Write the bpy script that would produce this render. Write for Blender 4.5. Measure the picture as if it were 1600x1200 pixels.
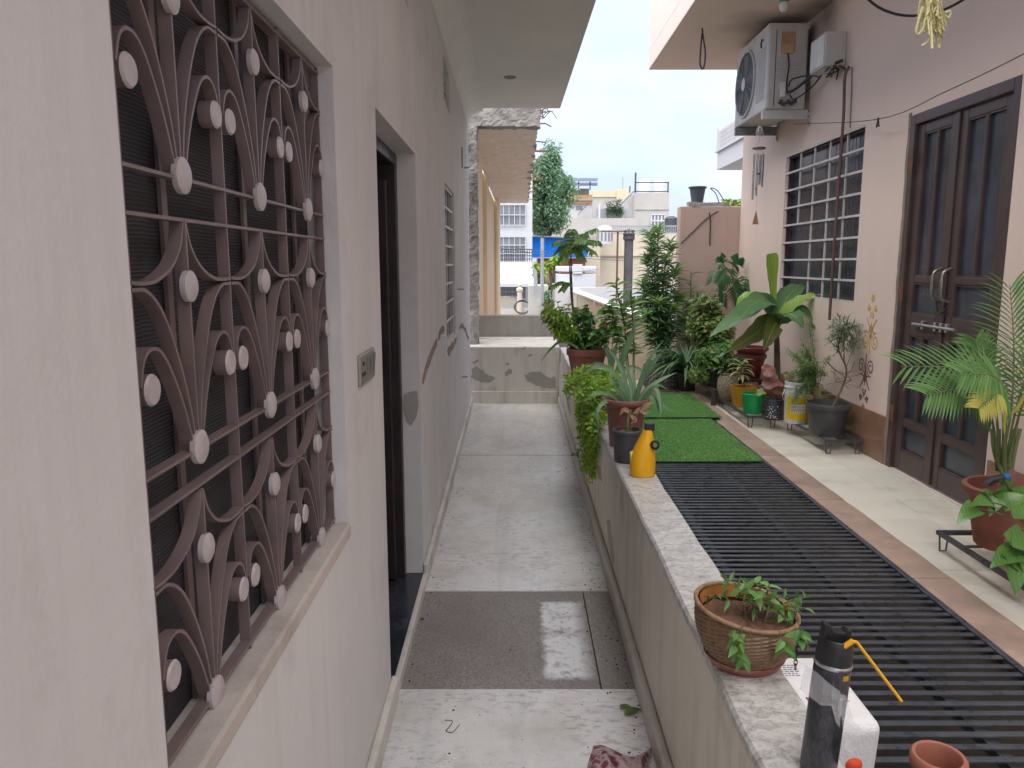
import bpy, math, random
from mathutils import Vector, Matrix, noise as mnoise
V = Vector
R = random.Random(7)
for o in list(bpy.data.objects): bpy.data.objects.remove(o)
scene = bpy.context.scene
COL = scene.collection

# ---------------------------------------------------------------- camera
F_PX, VX, VY, H = 1200.0, 812.0, 412.0, 1.55
PITCH = math.atan((600 - VY) / F_PX)
SP, CP = math.sin(PITCH), math.cos(PITCH)
cam_d = bpy.data.cameras.new('camera')
cam = bpy.data.objects.new('camera', cam_d); COL.objects.link(cam)
cam_d.sensor_fit = 'HORIZONTAL'; cam_d.sensor_width = 36.0
cam_d.lens = F_PX / 1600 * 36.0
cam_d.shift_x = -(VX - 800) / 1600.0
cam_d.clip_start = 0.05; cam_d.clip_end = 3000
cam.location = (0, 0, H)
cam.rotation_euler = (math.pi / 2 - PITCH, 0, 0)
scene.camera = cam
scene.render.resolution_x, scene.render.resolution_y = 1024, 768

# ---------------------------------------------------------------- sky, sun, exposure
SUN_EL, SUN_AZ = 72.0, 205.0            # degrees; azimuth from +Y towards +X
world = bpy.data.worlds.new('World'); scene.world = world; world.use_nodes = True
wt = world.node_tree; wt.nodes.clear()
w_out = wt.nodes.new('ShaderNodeOutputWorld'); w_bg = wt.nodes.new('ShaderNodeBackground')
sky = wt.nodes.new('ShaderNodeTexSky'); sky.sky_type = 'NISHITA'; sky.sun_disc = False
sky.sun_elevation = math.radians(SUN_EL); sky.sun_rotation = math.radians(SUN_AZ)
sky.air_density = 1.0; sky.dust_density = 3.0; sky.ozone_density = 1.0
w_tc = wt.nodes.new('ShaderNodeTexCoord')
w_map = wt.nodes.new('ShaderNodeMapping'); w_map.inputs['Scale'].default_value = (1.0, 1.0, 2.6)
w_no = wt.nodes.new('ShaderNodeTexNoise'); w_no.inputs['Scale'].default_value = 2.2
w_no.inputs['Detail'].default_value = 6; w_no.inputs['Roughness'].default_value = 0.55
w_rp = wt.nodes.new('ShaderNodeValToRGB')
w_rp.color_ramp.elements[0].position = 0.40; w_rp.color_ramp.elements[0].color = (1.42, 1.66, 2.38, 1)
w_rp.color_ramp.elements[1].position = 0.60; w_rp.color_ramp.elements[1].color = (2.02, 2.18, 2.6, 1)
w_mx = wt.nodes.new('ShaderNodeMix'); w_mx.data_type = 'RGBA'; w_mx.inputs['Factor'].default_value = 0.86
wt.links.new(w_tc.outputs['Generated'], w_map.inputs['Vector'])
wt.links.new(w_map.outputs['Vector'], w_no.inputs['Vector'])
wt.links.new(w_no.outputs['Fac'], w_rp.inputs['Fac'])
wt.links.new(sky.outputs['Color'], w_mx.inputs['A'])
wt.links.new(w_rp.outputs['Color'], w_mx.inputs['B'])
wt.links.new(w_mx.outputs['Result'], w_bg.inputs['Color'])
w_bg.inputs['Strength'].default_value = 0.10
wt.links.new(w_bg.outputs['Background'], w_out.inputs['Surface'])

sun_d = bpy.data.lights.new('sun', 'SUN'); sun = bpy.data.objects.new('sun', sun_d); COL.objects.link(sun)
sun_d.energy = 1.5; sun_d.angle = math.radians(90); sun_d.color = (1.0, 0.95, 0.87)
_el, _az = math.radians(SUN_EL), math.radians(SUN_AZ)
sdir = V((math.sin(_az) * math.cos(_el), math.cos(_az) * math.cos(_el), math.sin(_el)))
sun.rotation_euler = sdir.to_track_quat('Z', 'Y').to_euler(); sun.location = (1, 3, 9)

vs = scene.view_settings
vs.view_transform = 'Standard'; vs.look = 'None'; vs.exposure = 2.32; vs.gamma = 1.0
vs.use_curve_mapping = False
scene.cycles.max_bounces = 10; scene.cycles.diffuse_bounces = 6; scene.cycles.glossy_bounces = 4
scene.cycles.transparent_max_bounces = 12; scene.cycles.transmission_bounces = 6
scene.cycles.sample_clamp_indirect = 6.0

# ---------------------------------------------------------------- pixel -> place
def ray(px, py):
    u = (px - VX) / F_PX; v = (600 - py) / F_PX
    return V((u, CP + SP * v, CP * v - SP))
def P(px, py, x=None, y=None, z=None):
    a = ray(px, py)
    if x is not None: t = x / a.x
    elif y is not None: t = y / a.y
    else: t = (z - H) / a.z
    return V((0, 0, H)) + a * t
LX0, LSL = -0.425, 0.0143                 # left wall: x = LX0 - LSL*y
def PL(px, py, off=0.0):
    a = ray(px, py); t = (LX0 + off) / (a.x + LSL * a.y)
    return (a.y * t, H + a.z * t)
XR, ZC, ZL = 2.39, 0.25, 0.62             # right wall plane, courtyard level, ledge top

# ---------------------------------------------------------------- mesh helpers
class MB:
    def __init__(s): s.v = []; s.f = []
    def add(s, vs, fs):
        b = len(s.v); s.v += [tuple(q) for q in vs]; s.f += [tuple(b + i for i in f) for f in fs]; return s
    def box(s, a, b):
        x0, y0, z0 = (min(a[i], b[i]) for i in range(3)); x1, y1, z1 = (max(a[i], b[i]) for i in range(3))
        return s.add([(x0,y0,z0),(x1,y0,z0),(x1,y1,z0),(x0,y1,z0),(x0,y0,z1),(x1,y0,z1),(x1,y1,z1),(x0,y1,z1)],
              [(0,3,2,1),(4,5,6,7),(0,1,5,4),(1,2,6,5),(2,3,7,6),(3,0,4,7)])
    def bar(s, p, q, w, h, up=(0,0,1)):            # rectangular bar from p to q
        p, q = V(p), V(q); t = (q - p).normalized(); u = V(up)
        sd = t.cross(u)
        if sd.length < 1e-4: sd = t.cross(V((1,0,0)))
        sd.normalize(); u = sd.cross(t).normalized()
        vs = []
        for c in (p, q):
            vs += [c - sd*w/2 - u*h/2, c + sd*w/2 - u*h/2, c + sd*w/2 + u*h/2, c - sd*w/2 + u*h/2]
        return s.add(vs, [(3,2,1,0),(4,5,6,7),(0,1,5,4),(1,2,6,5),(2,3,7,6),(3,0,4,7)])
    def tube(s, pts, r, n=8, cap=True):
        pts = [V(p) for p in pts]; m = len(pts)
        rr = r if isinstance(r, (list, tuple)) else [r] * m
        t0 = (pts[1] - pts[0]).normalized()
        nrm = t0.orthogonal().normalized(); vs = []; fs = []
        for i, p in enumerate(pts):
            t = (pts[min(i+1, m-1)] - pts[max(i-1, 0)]).normalized()
            nrm = (nrm - t * nrm.dot(t))
            nrm = nrm.normalized() if nrm.length > 1e-5 else t.orthogonal().normalized()
            bn = t.cross(nrm)
            for k in range(n):
                a = 2 * math.pi * k / n
                vs.append(p + (nrm * math.cos(a) + bn * math.sin(a)) * rr[i])
        for i in range(m - 1):
            for k in range(n):
                a, b = i * n + k, i * n + (k + 1) % n
                fs.append((a, b, b + n, a + n))
        if cap:
            fs.append(tuple(range(n - 1, -1, -1))); fs.append(tuple((m - 1) * n + k for k in range(n)))
        return s.add(vs, fs)
    def lathe(s, prof, c=(0,0,0), n=32, squash=1.0):   # profile (r,z), open ends closed when r==0
        vs = []; fs = []; c = V(c)
        for r, z in prof:
            for k in range(n):
                a = 2 * math.pi * k / n
                vs.append((c.x + r * math.cos(a), c.y + squash * r * math.sin(a), c.z + z))
        for i in range(len(prof) - 1):
            for k in range(n):
                a, b = i * n + k, i * n + (k + 1) % n
                fs.append((a, b, b + n, a + n))
        return s.add(vs, fs)
    def disc(s, c, ax, r, n=16, th=0.004):
        c, ax = V(c), V(ax).normalized()
        return s.tube([c - ax * th / 2, c + ax * th / 2], r, n)
    def ribbon(s, pts, depth, th):                 # flat bar swept along pts in the yz plane, depth along x
        m = len(pts); vs = []; fs = []
        for i, p in enumerate(pts):
            a, b = pts[max(i-1,0)], pts[min(i+1,m-1)]
            t = V((0, b[1]-a[1], b[2]-a[2])).normalized(); nr = V((0, -t.z, t.y)) * th / 2
            p = V(p); d = V((depth, 0, 0))
            vs += [p - nr, p + nr, p + nr - d, p - nr - d]
        for i in range(m - 1):
            o = i * 4
            for k in range(4):
                fs.append((o + k, o + (k+1) % 4, o + 4 + (k+1) % 4, o + 4 + k))
        fs += [(3,2,1,0), tuple((m-1)*4 + k for k in range(4))]
        return s.add(vs, fs)
    def plate(s, poly, d):                         # polygon (list of 3d points) extruded by vector d
        n = len(poly); d = V(d); a = [V(p) for p in poly]
        return s.add(a + [p + d for p in a], [tuple(range(n-1,-1,-1)), tuple(range(n, 2*n))] +
              [(i, (i+1) % n, n + (i+1) % n, n + i) for i in range(n)])
    def leaf(s, pts, w, nrm=(0,0,1), fold=0.25, prof=None, twist=0.0):
        """leaf blade along pts; w half-width; two quads across"""
        m = len(pts); vs = []; fs = []
        pts = [V(p) for p in pts]; nrm = V(nrm)
        for i, p in enumerate(pts):
            t = (pts[min(i+1,m-1)] - pts[max(i-1,0)])
            t = t.normalized() if t.length > 1e-7 else V((0,0,1))
            sd = t.cross(nrm)
            sd = sd.normalized() if sd.length > 1e-4 else t.orthogonal().normalized()
            u = sd.cross(t)
            f = i / (m - 1)
            k = w * (prof(f) if prof else math.sin(math.pi * min(1, 0.06 + 0.94 * f) ** 0.8))
            vs += [p - sd * k + u * k * fold, p, p + sd * k + u * k * fold]
        for i in range(m - 1):
            o = i * 3
            fs += [(o, o+1, o+4, o+3), (o+1, o+2, o+5, o+4)]
        return s.add(vs, fs)

ROOT = {}
def obj(name, mb, mat, parent=None, smooth=False, bevel=0.0, local=False, label=None, seg=2):
    me = bpy.data.meshes.new(name)
    off = V((0,0,0)) if (parent is None or local) else ROOT.get(parent.name, V((0,0,0)))
    vs = [(v[0]-off.x, v[1]-off.y, v[2]-off.z) for v in mb.v] if off.length else mb.v
    me.from_pydata(vs, [], mb.f); me.update()
    if smooth:
        me.polygons.foreach_set('use_smooth', [True] * len(me.polygons))
        if smooth != 'all':
            try: me.set_sharp_from_angle(angle=math.radians(40))
            except Exception: pass
    if mat: me.materials.append(mat)
    o = bpy.data.objects.new(name, me); COL.objects.link(o)
    if bevel:
        b = o.modifiers.new('bevel', 'BEVEL'); b.width = bevel; b.segments = seg; b.limit_method = 'ANGLE'
        b.angle_limit = math.radians(35)
    if parent is not None:
        o.parent = parent; ROOT[o.name] = ROOT.get(parent.name, V((0,0,0)))
    if label: o['label'] = label
    return o
def tag(o, label, cat, group=None, kind=None):
    o['label'] = label; o['category'] = cat
    if group: o['group'] = group
    if kind: o['kind'] = kind
    return o
def thing(name, label, cat, loc=(0,0,0), group=None):
    o = bpy.data.objects.new(name, None); COL.objects.link(o); o.empty_display_size = 0.1
    o.location = loc; ROOT[o.name] = V(loc)
    return tag(o, label, cat, group)
def struct(o): o['kind'] = 'structure'; return o
def stuff(o): o['kind'] = 'stuff'; return o
def copy_of(o, loc=None, parent=None):
    c = o.copy(); COL.objects.link(c)
    if parent is not None: c.parent = parent
    if loc is not None: c.location = loc
    return c
def spline(pts, n=8):                              # Catmull-Rom
    pts = [V(p) for p in pts]
    q = [pts[0] * 2 - pts[1]] + pts + [pts[-1] * 2 - pts[-2]]
    out = []
    for i in range(1, len(q) - 2):
        a, b, c, d = q[i-1], q[i], q[i+1], q[i+2]
        for k in range(n):
            t = k / n
            out.append(0.5 * ((2*b) + (c-a)*t + (2*a-5*b+4*c-d)*t*t + (3*b-a-3*c+d)*t**3))
    out.append(pts[-1]); return out

# ---------------------------------------------------------------- materials
def nmat(name):
    m = bpy.data.materials.new(name); m.use_nodes = True
    nt = m.node_tree; b = nt.nodes['Principled BSDF']
    return m, nt, b
def N(nt, kind, **kw):
    n = nt.nodes.new(kind)
    for k, v in kw.items():
        if k in n.inputs: n.inputs[k].default_value = v
        else: setattr(n, k, v)
    return n
def mixc(nt, fac, a, b, mode='MIX'):
    n = nt.nodes.new('ShaderNodeMix'); n.data_type = 'RGBA'; n.blend_type = mode
    for sock, val in (('Factor', fac), ('A', a), ('B', b)):
        s = [i for i in n.inputs if i.name == sock and (sock == 'Factor' and i.type == 'VALUE' or sock != 'Factor' and i.type == 'RGBA')][0]
        if isinstance(val, (int, float)): s.default_value = val
        elif isinstance(val, tuple): s.default_value = (*val, 1) if len(val) == 3 else val
        else: nt.links.new(val, s)
    return [o for o in n.outputs if o.type == 'RGBA'][0]
def pos(nt, scale=(1,1,1), objspace=False):
    mp = N(nt, 'ShaderNodeMapping'); mp.inputs['Scale'].default_value = scale
    if objspace:
        tc = N(nt, 'ShaderNodeTexCoord'); nt.links.new(tc.outputs['Object'], mp.inputs['Vector'])
    else:
        g = N(nt, 'ShaderNodeNewGeometry'); nt.links.new(g.outputs['Position'], mp.inputs['Vector'])
    return mp.outputs['Vector']
def ntex(nt, vec, scale, detail=4, rough=0.6, dist=0.0):
    n = N(nt, 'ShaderNodeTexNoise'); n.inputs['Scale'].default_value = scale
    n.inputs['Detail'].default_value = detail; n.inputs['Roughness'].default_value = rough
    n.inputs['Distortion'].default_value = dist
    nt.links.new(vec, n.inputs['Vector']); return n.outputs['Fac']
def ramp(nt, fac, p0, p1, c0=0.0, c1=1.0):
    n = N(nt, 'ShaderNodeMapRange'); n.clamp = True
    for k, v in (('From Min', p0), ('From Max', p1), ('To Min', c0), ('To Max', c1)): n.inputs[k].default_value = v
    nt.links.new(fac, n.inputs['Value']); return n.outputs['Result']
def bump(nt, b, h, strength=0.3, dist=0.01):
    n = N(nt, 'ShaderNodeBump'); n.inputs['Strength'].default_value = strength; n.inputs['Distance'].default_value = dist
    nt.links.new(h, n.inputs['Height']); nt.links.new(n.outputs['Normal'], b.inputs['Normal']); return n
def simple(name, col, rough=0.5, metal=0.0, var=0.12, scale=12.0, bmp=0.1, spec=0.5, dirt=None, dirt_amt=0.35, dscale=5.0, objrand=0.0, objspace=False):
    m, nt, b = nmat(name); v = pos(nt, objspace=objspace)
    n1 = ntex(nt, v, scale, 5)
    dark = tuple(c * (1 - var) for c in col); lite = tuple(min(1, c * (1 + var)) for c in col)
    c = mixc(nt, ramp(nt, n1, 0.3, 0.7), dark, lite)
    if dirt:
        n2 = ntex(nt, v, dscale, 6, 0.65)
        c = mixc(nt, ramp(nt, n2, 0.52, 0.72, 0, dirt_amt), c, dirt)
    if objrand:
        oi = N(nt, 'ShaderNodeObjectInfo')
        hsv = N(nt, 'ShaderNodeHueSaturation')
        nt.links.new(ramp(nt, oi.outputs['Random'], 0, 1, 1 - objrand, 1 + objrand), hsv.inputs['Value'])
        nt.links.new(c, hsv.inputs['Color']); c = hsv.outputs['Color']
    nt.links.new(c, b.inputs['Base Color'])
    b.inputs['Metallic'].default_value = metal
    b.inputs['Specular IOR Level'].default_value = spec
    nt.links.new(ramp(nt, n1, 0.2, 0.8, max(0, rough - 0.08), min(1, rough + 0.08)), b.inputs['Roughness'])
    if bmp: bump(nt, b, ntex(nt, v, scale * 6, 3), bmp, 0.004)
    return m
def plaster(name, col, streak_col=None, streak=0.25, patch=0.12, rough=0.85, dirt=None, dirt_lo=0.56, dirt_amt=0.6, bmp=0.25, zs=0.35, soot=None):
    m, nt, b = nmat(name); v = pos(nt)
    big = ntex(nt, v, 1.1, 4, 0.6); c = mixc(nt, ramp(nt, big, 0.3, 0.7), tuple(q * (1 - patch) for q in col), tuple(min(1, q * (1 + patch * 0.5)) for q in col))
    sv = pos(nt, (6, 6, zs)); st = ntex(nt, sv, 1.6, 6, 0.65)
    c = mixc(nt, ramp(nt, st, 0.5, 0.78, 0, streak), c, streak_col or tuple(q * 0.55 for q in col))
    st2 = ntex(nt, pos(nt, (2.2, 2.2, 0.5)), 2.3, 5, 0.6)
    c = mixc(nt, ramp(nt, st2, 0.55, 0.8, 0, streak * 0.6), c, tuple(min(1, q * 1.12) for q in col))
    if dirt:
        dn = ntex(nt, pos(nt, (1, 1, 0.8)), 2.6, 8, 0.7)
        c = mixc(nt, ramp(nt, dn, dirt_lo, dirt_lo + 0.14, 0, dirt_amt), c, dirt)
    for (sc, sr, sa) in (soot or []):              # soot and grime with a shape of its own round a fixed spot
        vm = N(nt, 'ShaderNodeVectorMath', operation='DISTANCE'); vm.inputs[1].default_value = sc; nt.links.new(v, vm.inputs[0])
        sn = ntex(nt, v, 3.5, 4); ad = N(nt, 'ShaderNodeMath', operation='MULTIPLY_ADD'); nt.links.new(sn, ad.inputs[0]); ad.inputs[1].default_value = sr * 0.9
        nt.links.new(vm.outputs['Value'], ad.inputs[2])
        c = mixc(nt, ramp(nt, ad.outputs[0], sr * 0.55, sr * 1.45, sa, 0.0), c, (0.10, 0.085, 0.085))
    fine = ntex(nt, v, 55, 4, 0.7)
    c = mixc(nt, ramp(nt, fine, 0.58, 0.75, 0, 0.10), c, tuple(q * 0.5 for q in col))
    nt.links.new(c, b.inputs['Base Color']); b.inputs['Roughness'].default_value = rough
    b.inputs['Specular IOR Level'].default_value = 0.25
    hn = ntex(nt, v, 9, 6, 0.7); h2 = ntex(nt, v, 90, 3)
    add = N(nt, 'ShaderNodeMath', operation='ADD'); nt.links.new(hn, add.inputs[0])
    mul = N(nt, 'ShaderNodeMath', operation='MULTIPLY'); nt.links.new(h2, mul.inputs[0]); mul.inputs[1].default_value = 0.25
    nt.links.new(mul.outputs[0], add.inputs[1]); bump(nt, b, add.outputs[0], bmp, 0.012)
    return m
def leafmat(name, c1, c2, yellow=None, yel_amt=0.08, rough=0.42, trans=0.25, vein=0.0, k=1.55):
    c1 = tuple(q * k for q in c1); c2 = tuple(q * k for q in c2)
    m, nt, b = nmat(name); g = N(nt, 'ShaderNodeNewGeometry')
    rnd = g.outputs['Random Per Island']
    nz = ntex(nt, pos(nt), 14, 3)
    c = mixc(nt, rnd, c1, c2)
    c = mixc(nt, ramp(nt, nz, 0.3, 0.8, 0, 0.35), c, tuple(q * 0.6 for q in c1))
    if yellow: 
        gt = N(nt, 'ShaderNodeMath', operation='GREATER_THAN'); gt.inputs[1].default_value = 1 - yel_amt
        wn = N(nt, 'ShaderNodeTexWhiteNoise', noise_dimensions='1D'); nt.links.new(rnd, wn.inputs['W'])
        nt.links.new(wn.outputs['Value'], gt.inputs[0]); c = mixc(nt, gt.outputs[0], c, yellow)
    nt.links.new(c, b.inputs['Base Color']); b.inputs['Roughness'].default_value = rough
    b.inputs['Specular IOR Level'].default_value = 0.4
    tr = N(nt, 'ShaderNodeBsdfTranslucent'); nt.links.new(c, tr.inputs['Color'])
    ms = N(nt, 'ShaderNodeMixShader'); ms.inputs[0].default_value = trans
    nt.links.new(b.outputs[0], ms.inputs[1]); nt.links.new(tr.outputs[0], ms.inputs[2])
    nt.links.new(ms.outputs[0], nt.nodes['Material Output'].inputs['Surface'])
    return m
# ================================================================ materials for the setting
M = {}
M['lwall'] = plaster('left_plaster', (0.645, 0.625, 0.615), streak_col=(0.44, 0.41, 0.40), streak=0.34, patch=0.09, dirt=(0.40, 0.365, 0.35), dirt_lo=0.55, dirt_amt=0.38)
M['soffit'] = plaster('soffit_plaster', (0.72, 0.71, 0.70), streak=0.1, patch=0.08, bmp=0.15)
M['ledge'] = plaster('ledge_plaster', (0.74, 0.705, 0.62), streak_col=(0.34, 0.31, 0.27), streak=0.45, patch=0.18, dirt=(0.30, 0.27, 0.24), dirt_lo=0.57, dirt_amt=0.5, zs=0.5)
M['pink'] = plaster('pink_plaster', (0.76, 0.62, 0.55), streak_col=(0.60, 0.48, 0.425), streak=0.18, patch=0.05, bmp=0.12, soot=[((2.39, 6.35, 3.50), 0.42, 0.75), ((2.10, 6.75, 3.55), 0.45, 0.7), ((2.39, 6.0, 3.05), 0.22, 0.35)])
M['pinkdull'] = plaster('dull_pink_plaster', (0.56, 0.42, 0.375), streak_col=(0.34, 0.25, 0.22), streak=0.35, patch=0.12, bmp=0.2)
M['endwall'] = plaster('old_plaster', (0.64, 0.61, 0.565), streak_col=(0.26, 0.24, 0.22), streak=0.6, patch=0.16, dirt=(0.30, 0.27, 0.25), dirt_lo=0.56, dirt_amt=0.75, bmp=0.5)
M['concrete'] = plaster('raw_concrete', (0.36, 0.35, 0.33), streak_col=(0.16, 0.15, 0.14), streak=0.5, patch=0.25, dirt=(0.12, 0.11, 0.10), dirt_lo=0.58, dirt_amt=0.8, bmp=1.0)
M['roughconc'] = plaster('crumbling_concrete', (0.31, 0.295, 0.28), streak_col=(0.14, 0.13, 0.12), streak=0.3, patch=0.3, dirt=(0.07, 0.065, 0.06), dirt_lo=0.50, dirt_amt=0.85, bmp=1.0, zs=2.0)
M['mortar'] = plaster('brown_mortar', (0.30, 0.24, 0.21), streak=0.2, patch=0.3, bmp=0.9)
M['greymortar'] = plaster('grey_mortar', (0.36, 0.34, 0.32), streak=0.2, patch=0.25, bmp=0.6)
M['beige'] = plaster('beige_paint', (0.66, 0.50, 0.34), streak=0.12, patch=0.05, bmp=0.1)
M['nslab'] = plaster('neighbour_slab', (0.74, 0.66, 0.61), streak=0.1, patch=0.1, dirt=(0.38, 0.31, 0.27), dirt_lo=0.62, bmp=0.3)
M['white'] = plaster('white_paint', (0.52, 0.53, 0.555), streak=0.1, patch=0.04, bmp=0.05)
M['cream'] = plaster('cream_paint', (0.53, 0.475, 0.385), streak_col=(0.42, 0.38, 0.32), streak=0.25, patch=0.08, bmp=0.1)
M['offwhite'] = plaster('offwhite_paint', (0.45, 0.435, 0.41), streak_col=(0.36, 0.34, 0.32), streak=0.3, patch=0.08, bmp=0.1)
M['sill'] = plaster('dusty_sill', (0.50, 0.45, 0.41), streak=0.3, patch=0.2, dirt=(0.32, 0.27, 0.24), dirt_lo=0.5, dirt_amt=0.6, bmp=0.4)
M['skirt'] = plaster('worn_skirting', (0.62, 0.59, 0.55), streak=0.3, patch=0.15, dirt=(0.34, 0.30, 0.27), dirt_lo=0.52, dirt_amt=0.55, bmp=0.4, zs=3.0)
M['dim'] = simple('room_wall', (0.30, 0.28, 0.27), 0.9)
M['grille'] = simple('grille_paint', (0.19, 0.14, 0.14), 0.42, var=0.16, scale=9, dirt=(0.24, 0.17, 0.13), dirt_amt=0.7, dscale=11)
M['grille_disc'] = simple('grille_disc_paint', (0.47, 0.42, 0.42), 0.40, var=0.12, scale=60, bmp=0.25)
M['mesh'] = None
M['wood'] = simple('dark_brown_wood', (0.030, 0.020, 0.021), 0.38, var=0.35, scale=7, bmp=0.2, dirt=(0.05, 0.034, 0.032), dscale=3)
M['wood2'] = simple('door_wood', (0.068, 0.045, 0.044), 0.38, var=0.22, scale=9, bmp=0.2, dirt=(0.11, 0.078, 0.072), dirt_amt=0.5, dscale=4)
M['granite'] = simple('dark_granite', (0.030, 0.036, 0.048), 0.16, var=0.5, scale=5, bmp=0.02, dirt=(0.07, 0.08, 0.095), dscale=4)
M['dglass'] = simple('dark_mesh_glass', (0.036, 0.044, 0.068), 0.22, var=0.25, scale=4, bmp=0.0, dirt=(0.075, 0.09, 0.13), dscale=2.5, dirt_amt=0.6)
M['steel'] = simple('steel', (0.55, 0.55, 0.55), 0.30, metal=0.9, bmp=0)
M['brass'] = simple('aged_handle', (0.36, 0.31, 0.26), 0.36, metal=0.8, bmp=0.05)
M['slat'] = simple('grating_paint', (0.055, 0.062, 0.076), 0.30, var=0.3, scale=15, bmp=0.12, dirt=(0.12, 0.115, 0.11), dirt_amt=0.45, dscale=8)
M['black'] = simple('black_plastic', (0.018, 0.018, 0.020), 0.45, var=0.2, bmp=0.05)
M['blackrub'] = simple('black_cable', (0.022, 0.022, 0.024), 0.5, bmp=0)
M['rust'] = simple('rusty_iron', (0.16, 0.07, 0.045), 0.7, var=0.4, scale=20)
M['stone'] = simple('brown_sandstone', (0.40, 0.29, 0.235), 0.62, var=0.2, scale=4, bmp=0.4, dirt=(0.24, 0.17, 0.14), dirt_amt=0.75, dscale=3, objrand=0.08)
M['tile'] = simple('cream_tile', (0.78, 0.755, 0.66), 0.36, var=0.05, scale=5, bmp=0.03, dirt=(0.42, 0.36, 0.29), dirt_amt=0.5, dscale=2.6, objrand=0.06)
M['grout'] = simple('grout', (0.26, 0.22, 0.19), 0.9)
M['skirt_tile'] = simple('brown_skirting_tile', (0.27, 0.155, 0.10), 0.24, var=0.25, scale=3, bmp=0.05, dirt=(0.36, 0.23, 0.16), dscale=2.4, objrand=0.1)
M['pit'] = simple('shaft_wall', (0.22, 0.20, 0.19), 0.9)
M['whitebar'] = simple('white_bar_paint', (0.60, 0.56, 0.54), 0.5, bmp=0.05)

def marble(name, base, vein, vs, speck=(0.10, 0.09, 0.08), rough=0.30):
    m, nt, b = nmat(name); v = pos(nt)
    big = ntex(nt, v, 1.6, 5, 0.6, 0.6); c = mixc(nt, ramp(nt, big, 0.32, 0.68), base, vein)
    ban = ntex(nt, pos(nt, (3.2, 0.35, 1)), 1.3, 5, 0.6, 0.8)
    c = mixc(nt, ramp(nt, ban, 0.48, 0.68, 0, vs), c, (vein[0]*0.62, vein[1]*0.65, vein[2]*0.70))
    st = ntex(nt, pos(nt, (2.6, 5.5, 1)), 7, 7, 0.75)              # grime that collects in short cross streaks
    area = ntex(nt, v, 2.4, 4, 0.6)
    mu = N(nt, 'ShaderNodeMath', operation='MULTIPLY'); nt.links.new(ramp(nt, st, 0.50, 0.62), mu.inputs[0]); nt.links.new(ramp(nt, area, 0.38, 0.56), mu.inputs[1])
    c = mixc(nt, ramp(nt, mu.outputs[0], 0, 1, 0, 0.65), c, (0.27, 0.245, 0.22))
    br = ntex(nt, v, 3.3, 5, 0.65); c = mixc(nt, ramp(nt, br, 0.48, 0.68, 0, 0.45), c, (0.42, 0.37, 0.31))
    sp = ntex(nt, v, 60, 3, 0.7); c = mixc(nt, ramp(nt, sp, 0.64, 0.70, 0, 0.8), c, speck)
    nt.links.new(c, b.inputs['Base Color'])
    nt.links.new(ramp(nt, big, 0.2, 0.8, rough - 0.05, rough + 0.2), b.inputs['Roughness'])
    bump(nt, b, ntex(nt, v, 40, 4), 0.08, 0.004); return m
M['marble'] = marble('white_marble', (0.74, 0.74, 0.75), (0.64, 0.63, 0.615), 0.45)
M['marble2'] = marble('grey_marble', (0.68, 0.665, 0.64), (0.58, 0.56, 0.53), 0.35)
def rough_granite():
    m, nt, b = nmat('rough_grey_granite'); v = pos(nt)
    a = ntex(nt, v, 130, 3, 0.7); c = mixc(nt, ramp(nt, a, 0.35, 0.65), (0.14, 0.122, 0.115), (0.36, 0.33, 0.31))
    d = ntex(nt, v, 2.2, 5); c = mixc(nt, ramp(nt, d, 0.35, 0.7, 0.0, 0.6), c, (0.17, 0.145, 0.135))
    # a lime wash mark left where something stood: rectangle with a broken, flaky outline
    q0, q1, q2 = P(846, 940, z=0), P(921, 1058, z=0), P(850, 1034, z=0)
    sp = N(nt, 'ShaderNodeSeparateXYZ'); wob = ntex(nt, v, 26, 6, 0.75); wob2 = ntex(nt, v, 8, 4, 0.7)
    nt.links.new(v, sp.inputs[0])
    def edge(o, lo, hi): 
        ad = N(nt, 'ShaderNodeMath', operation='MULTIPLY_ADD'); nt.links.new(wob, ad.inputs[0]); ad.inputs[1].default_value = 0.07; nt.links.new(o, ad.inputs[2])
        return ramp(nt, ad.outputs[0], lo + 0.035, hi + 0.035)
    def mul(p, q):
        mm = N(nt, 'ShaderNodeMath', operation='MULTIPLY'); nt.links.new(p, mm.inputs[0]); nt.links.new(q, mm.inputs[1]); return mm.outputs[0]
    x0, x1, y0, y1 = q0.x, q0.x + 0.165, q1.y, q0.y
    mk = mul(mul(edge(sp.outputs['X'], x0 - .012, x0 + .012), edge(sp.outputs['X'], x1 + .03, x1 - .03)), mul(edge(sp.outputs['Y'], y0 - .02, y0 + .02), edge(sp.outputs['Y'], y1 + .012, y1 - .012)))
    mk = mul(mk, ramp(nt, wob2, 0.30, 0.48)); mk = mul(mk, ramp(nt, wob, 0.36, 0.46, 0.35, 1.0))
    c = mixc(nt, mk, c, (0.72, 0.72, 0.74))
    nt.links.new(c, b.inputs['Base Color']); nt.links.new(ramp(nt, mk, 0, 1, 0.42, 0.3), b.inputs['Roughness'])
    bump(nt, b, a, 0.3, 0.003); return m
M['rgran'] = rough_granite()
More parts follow.
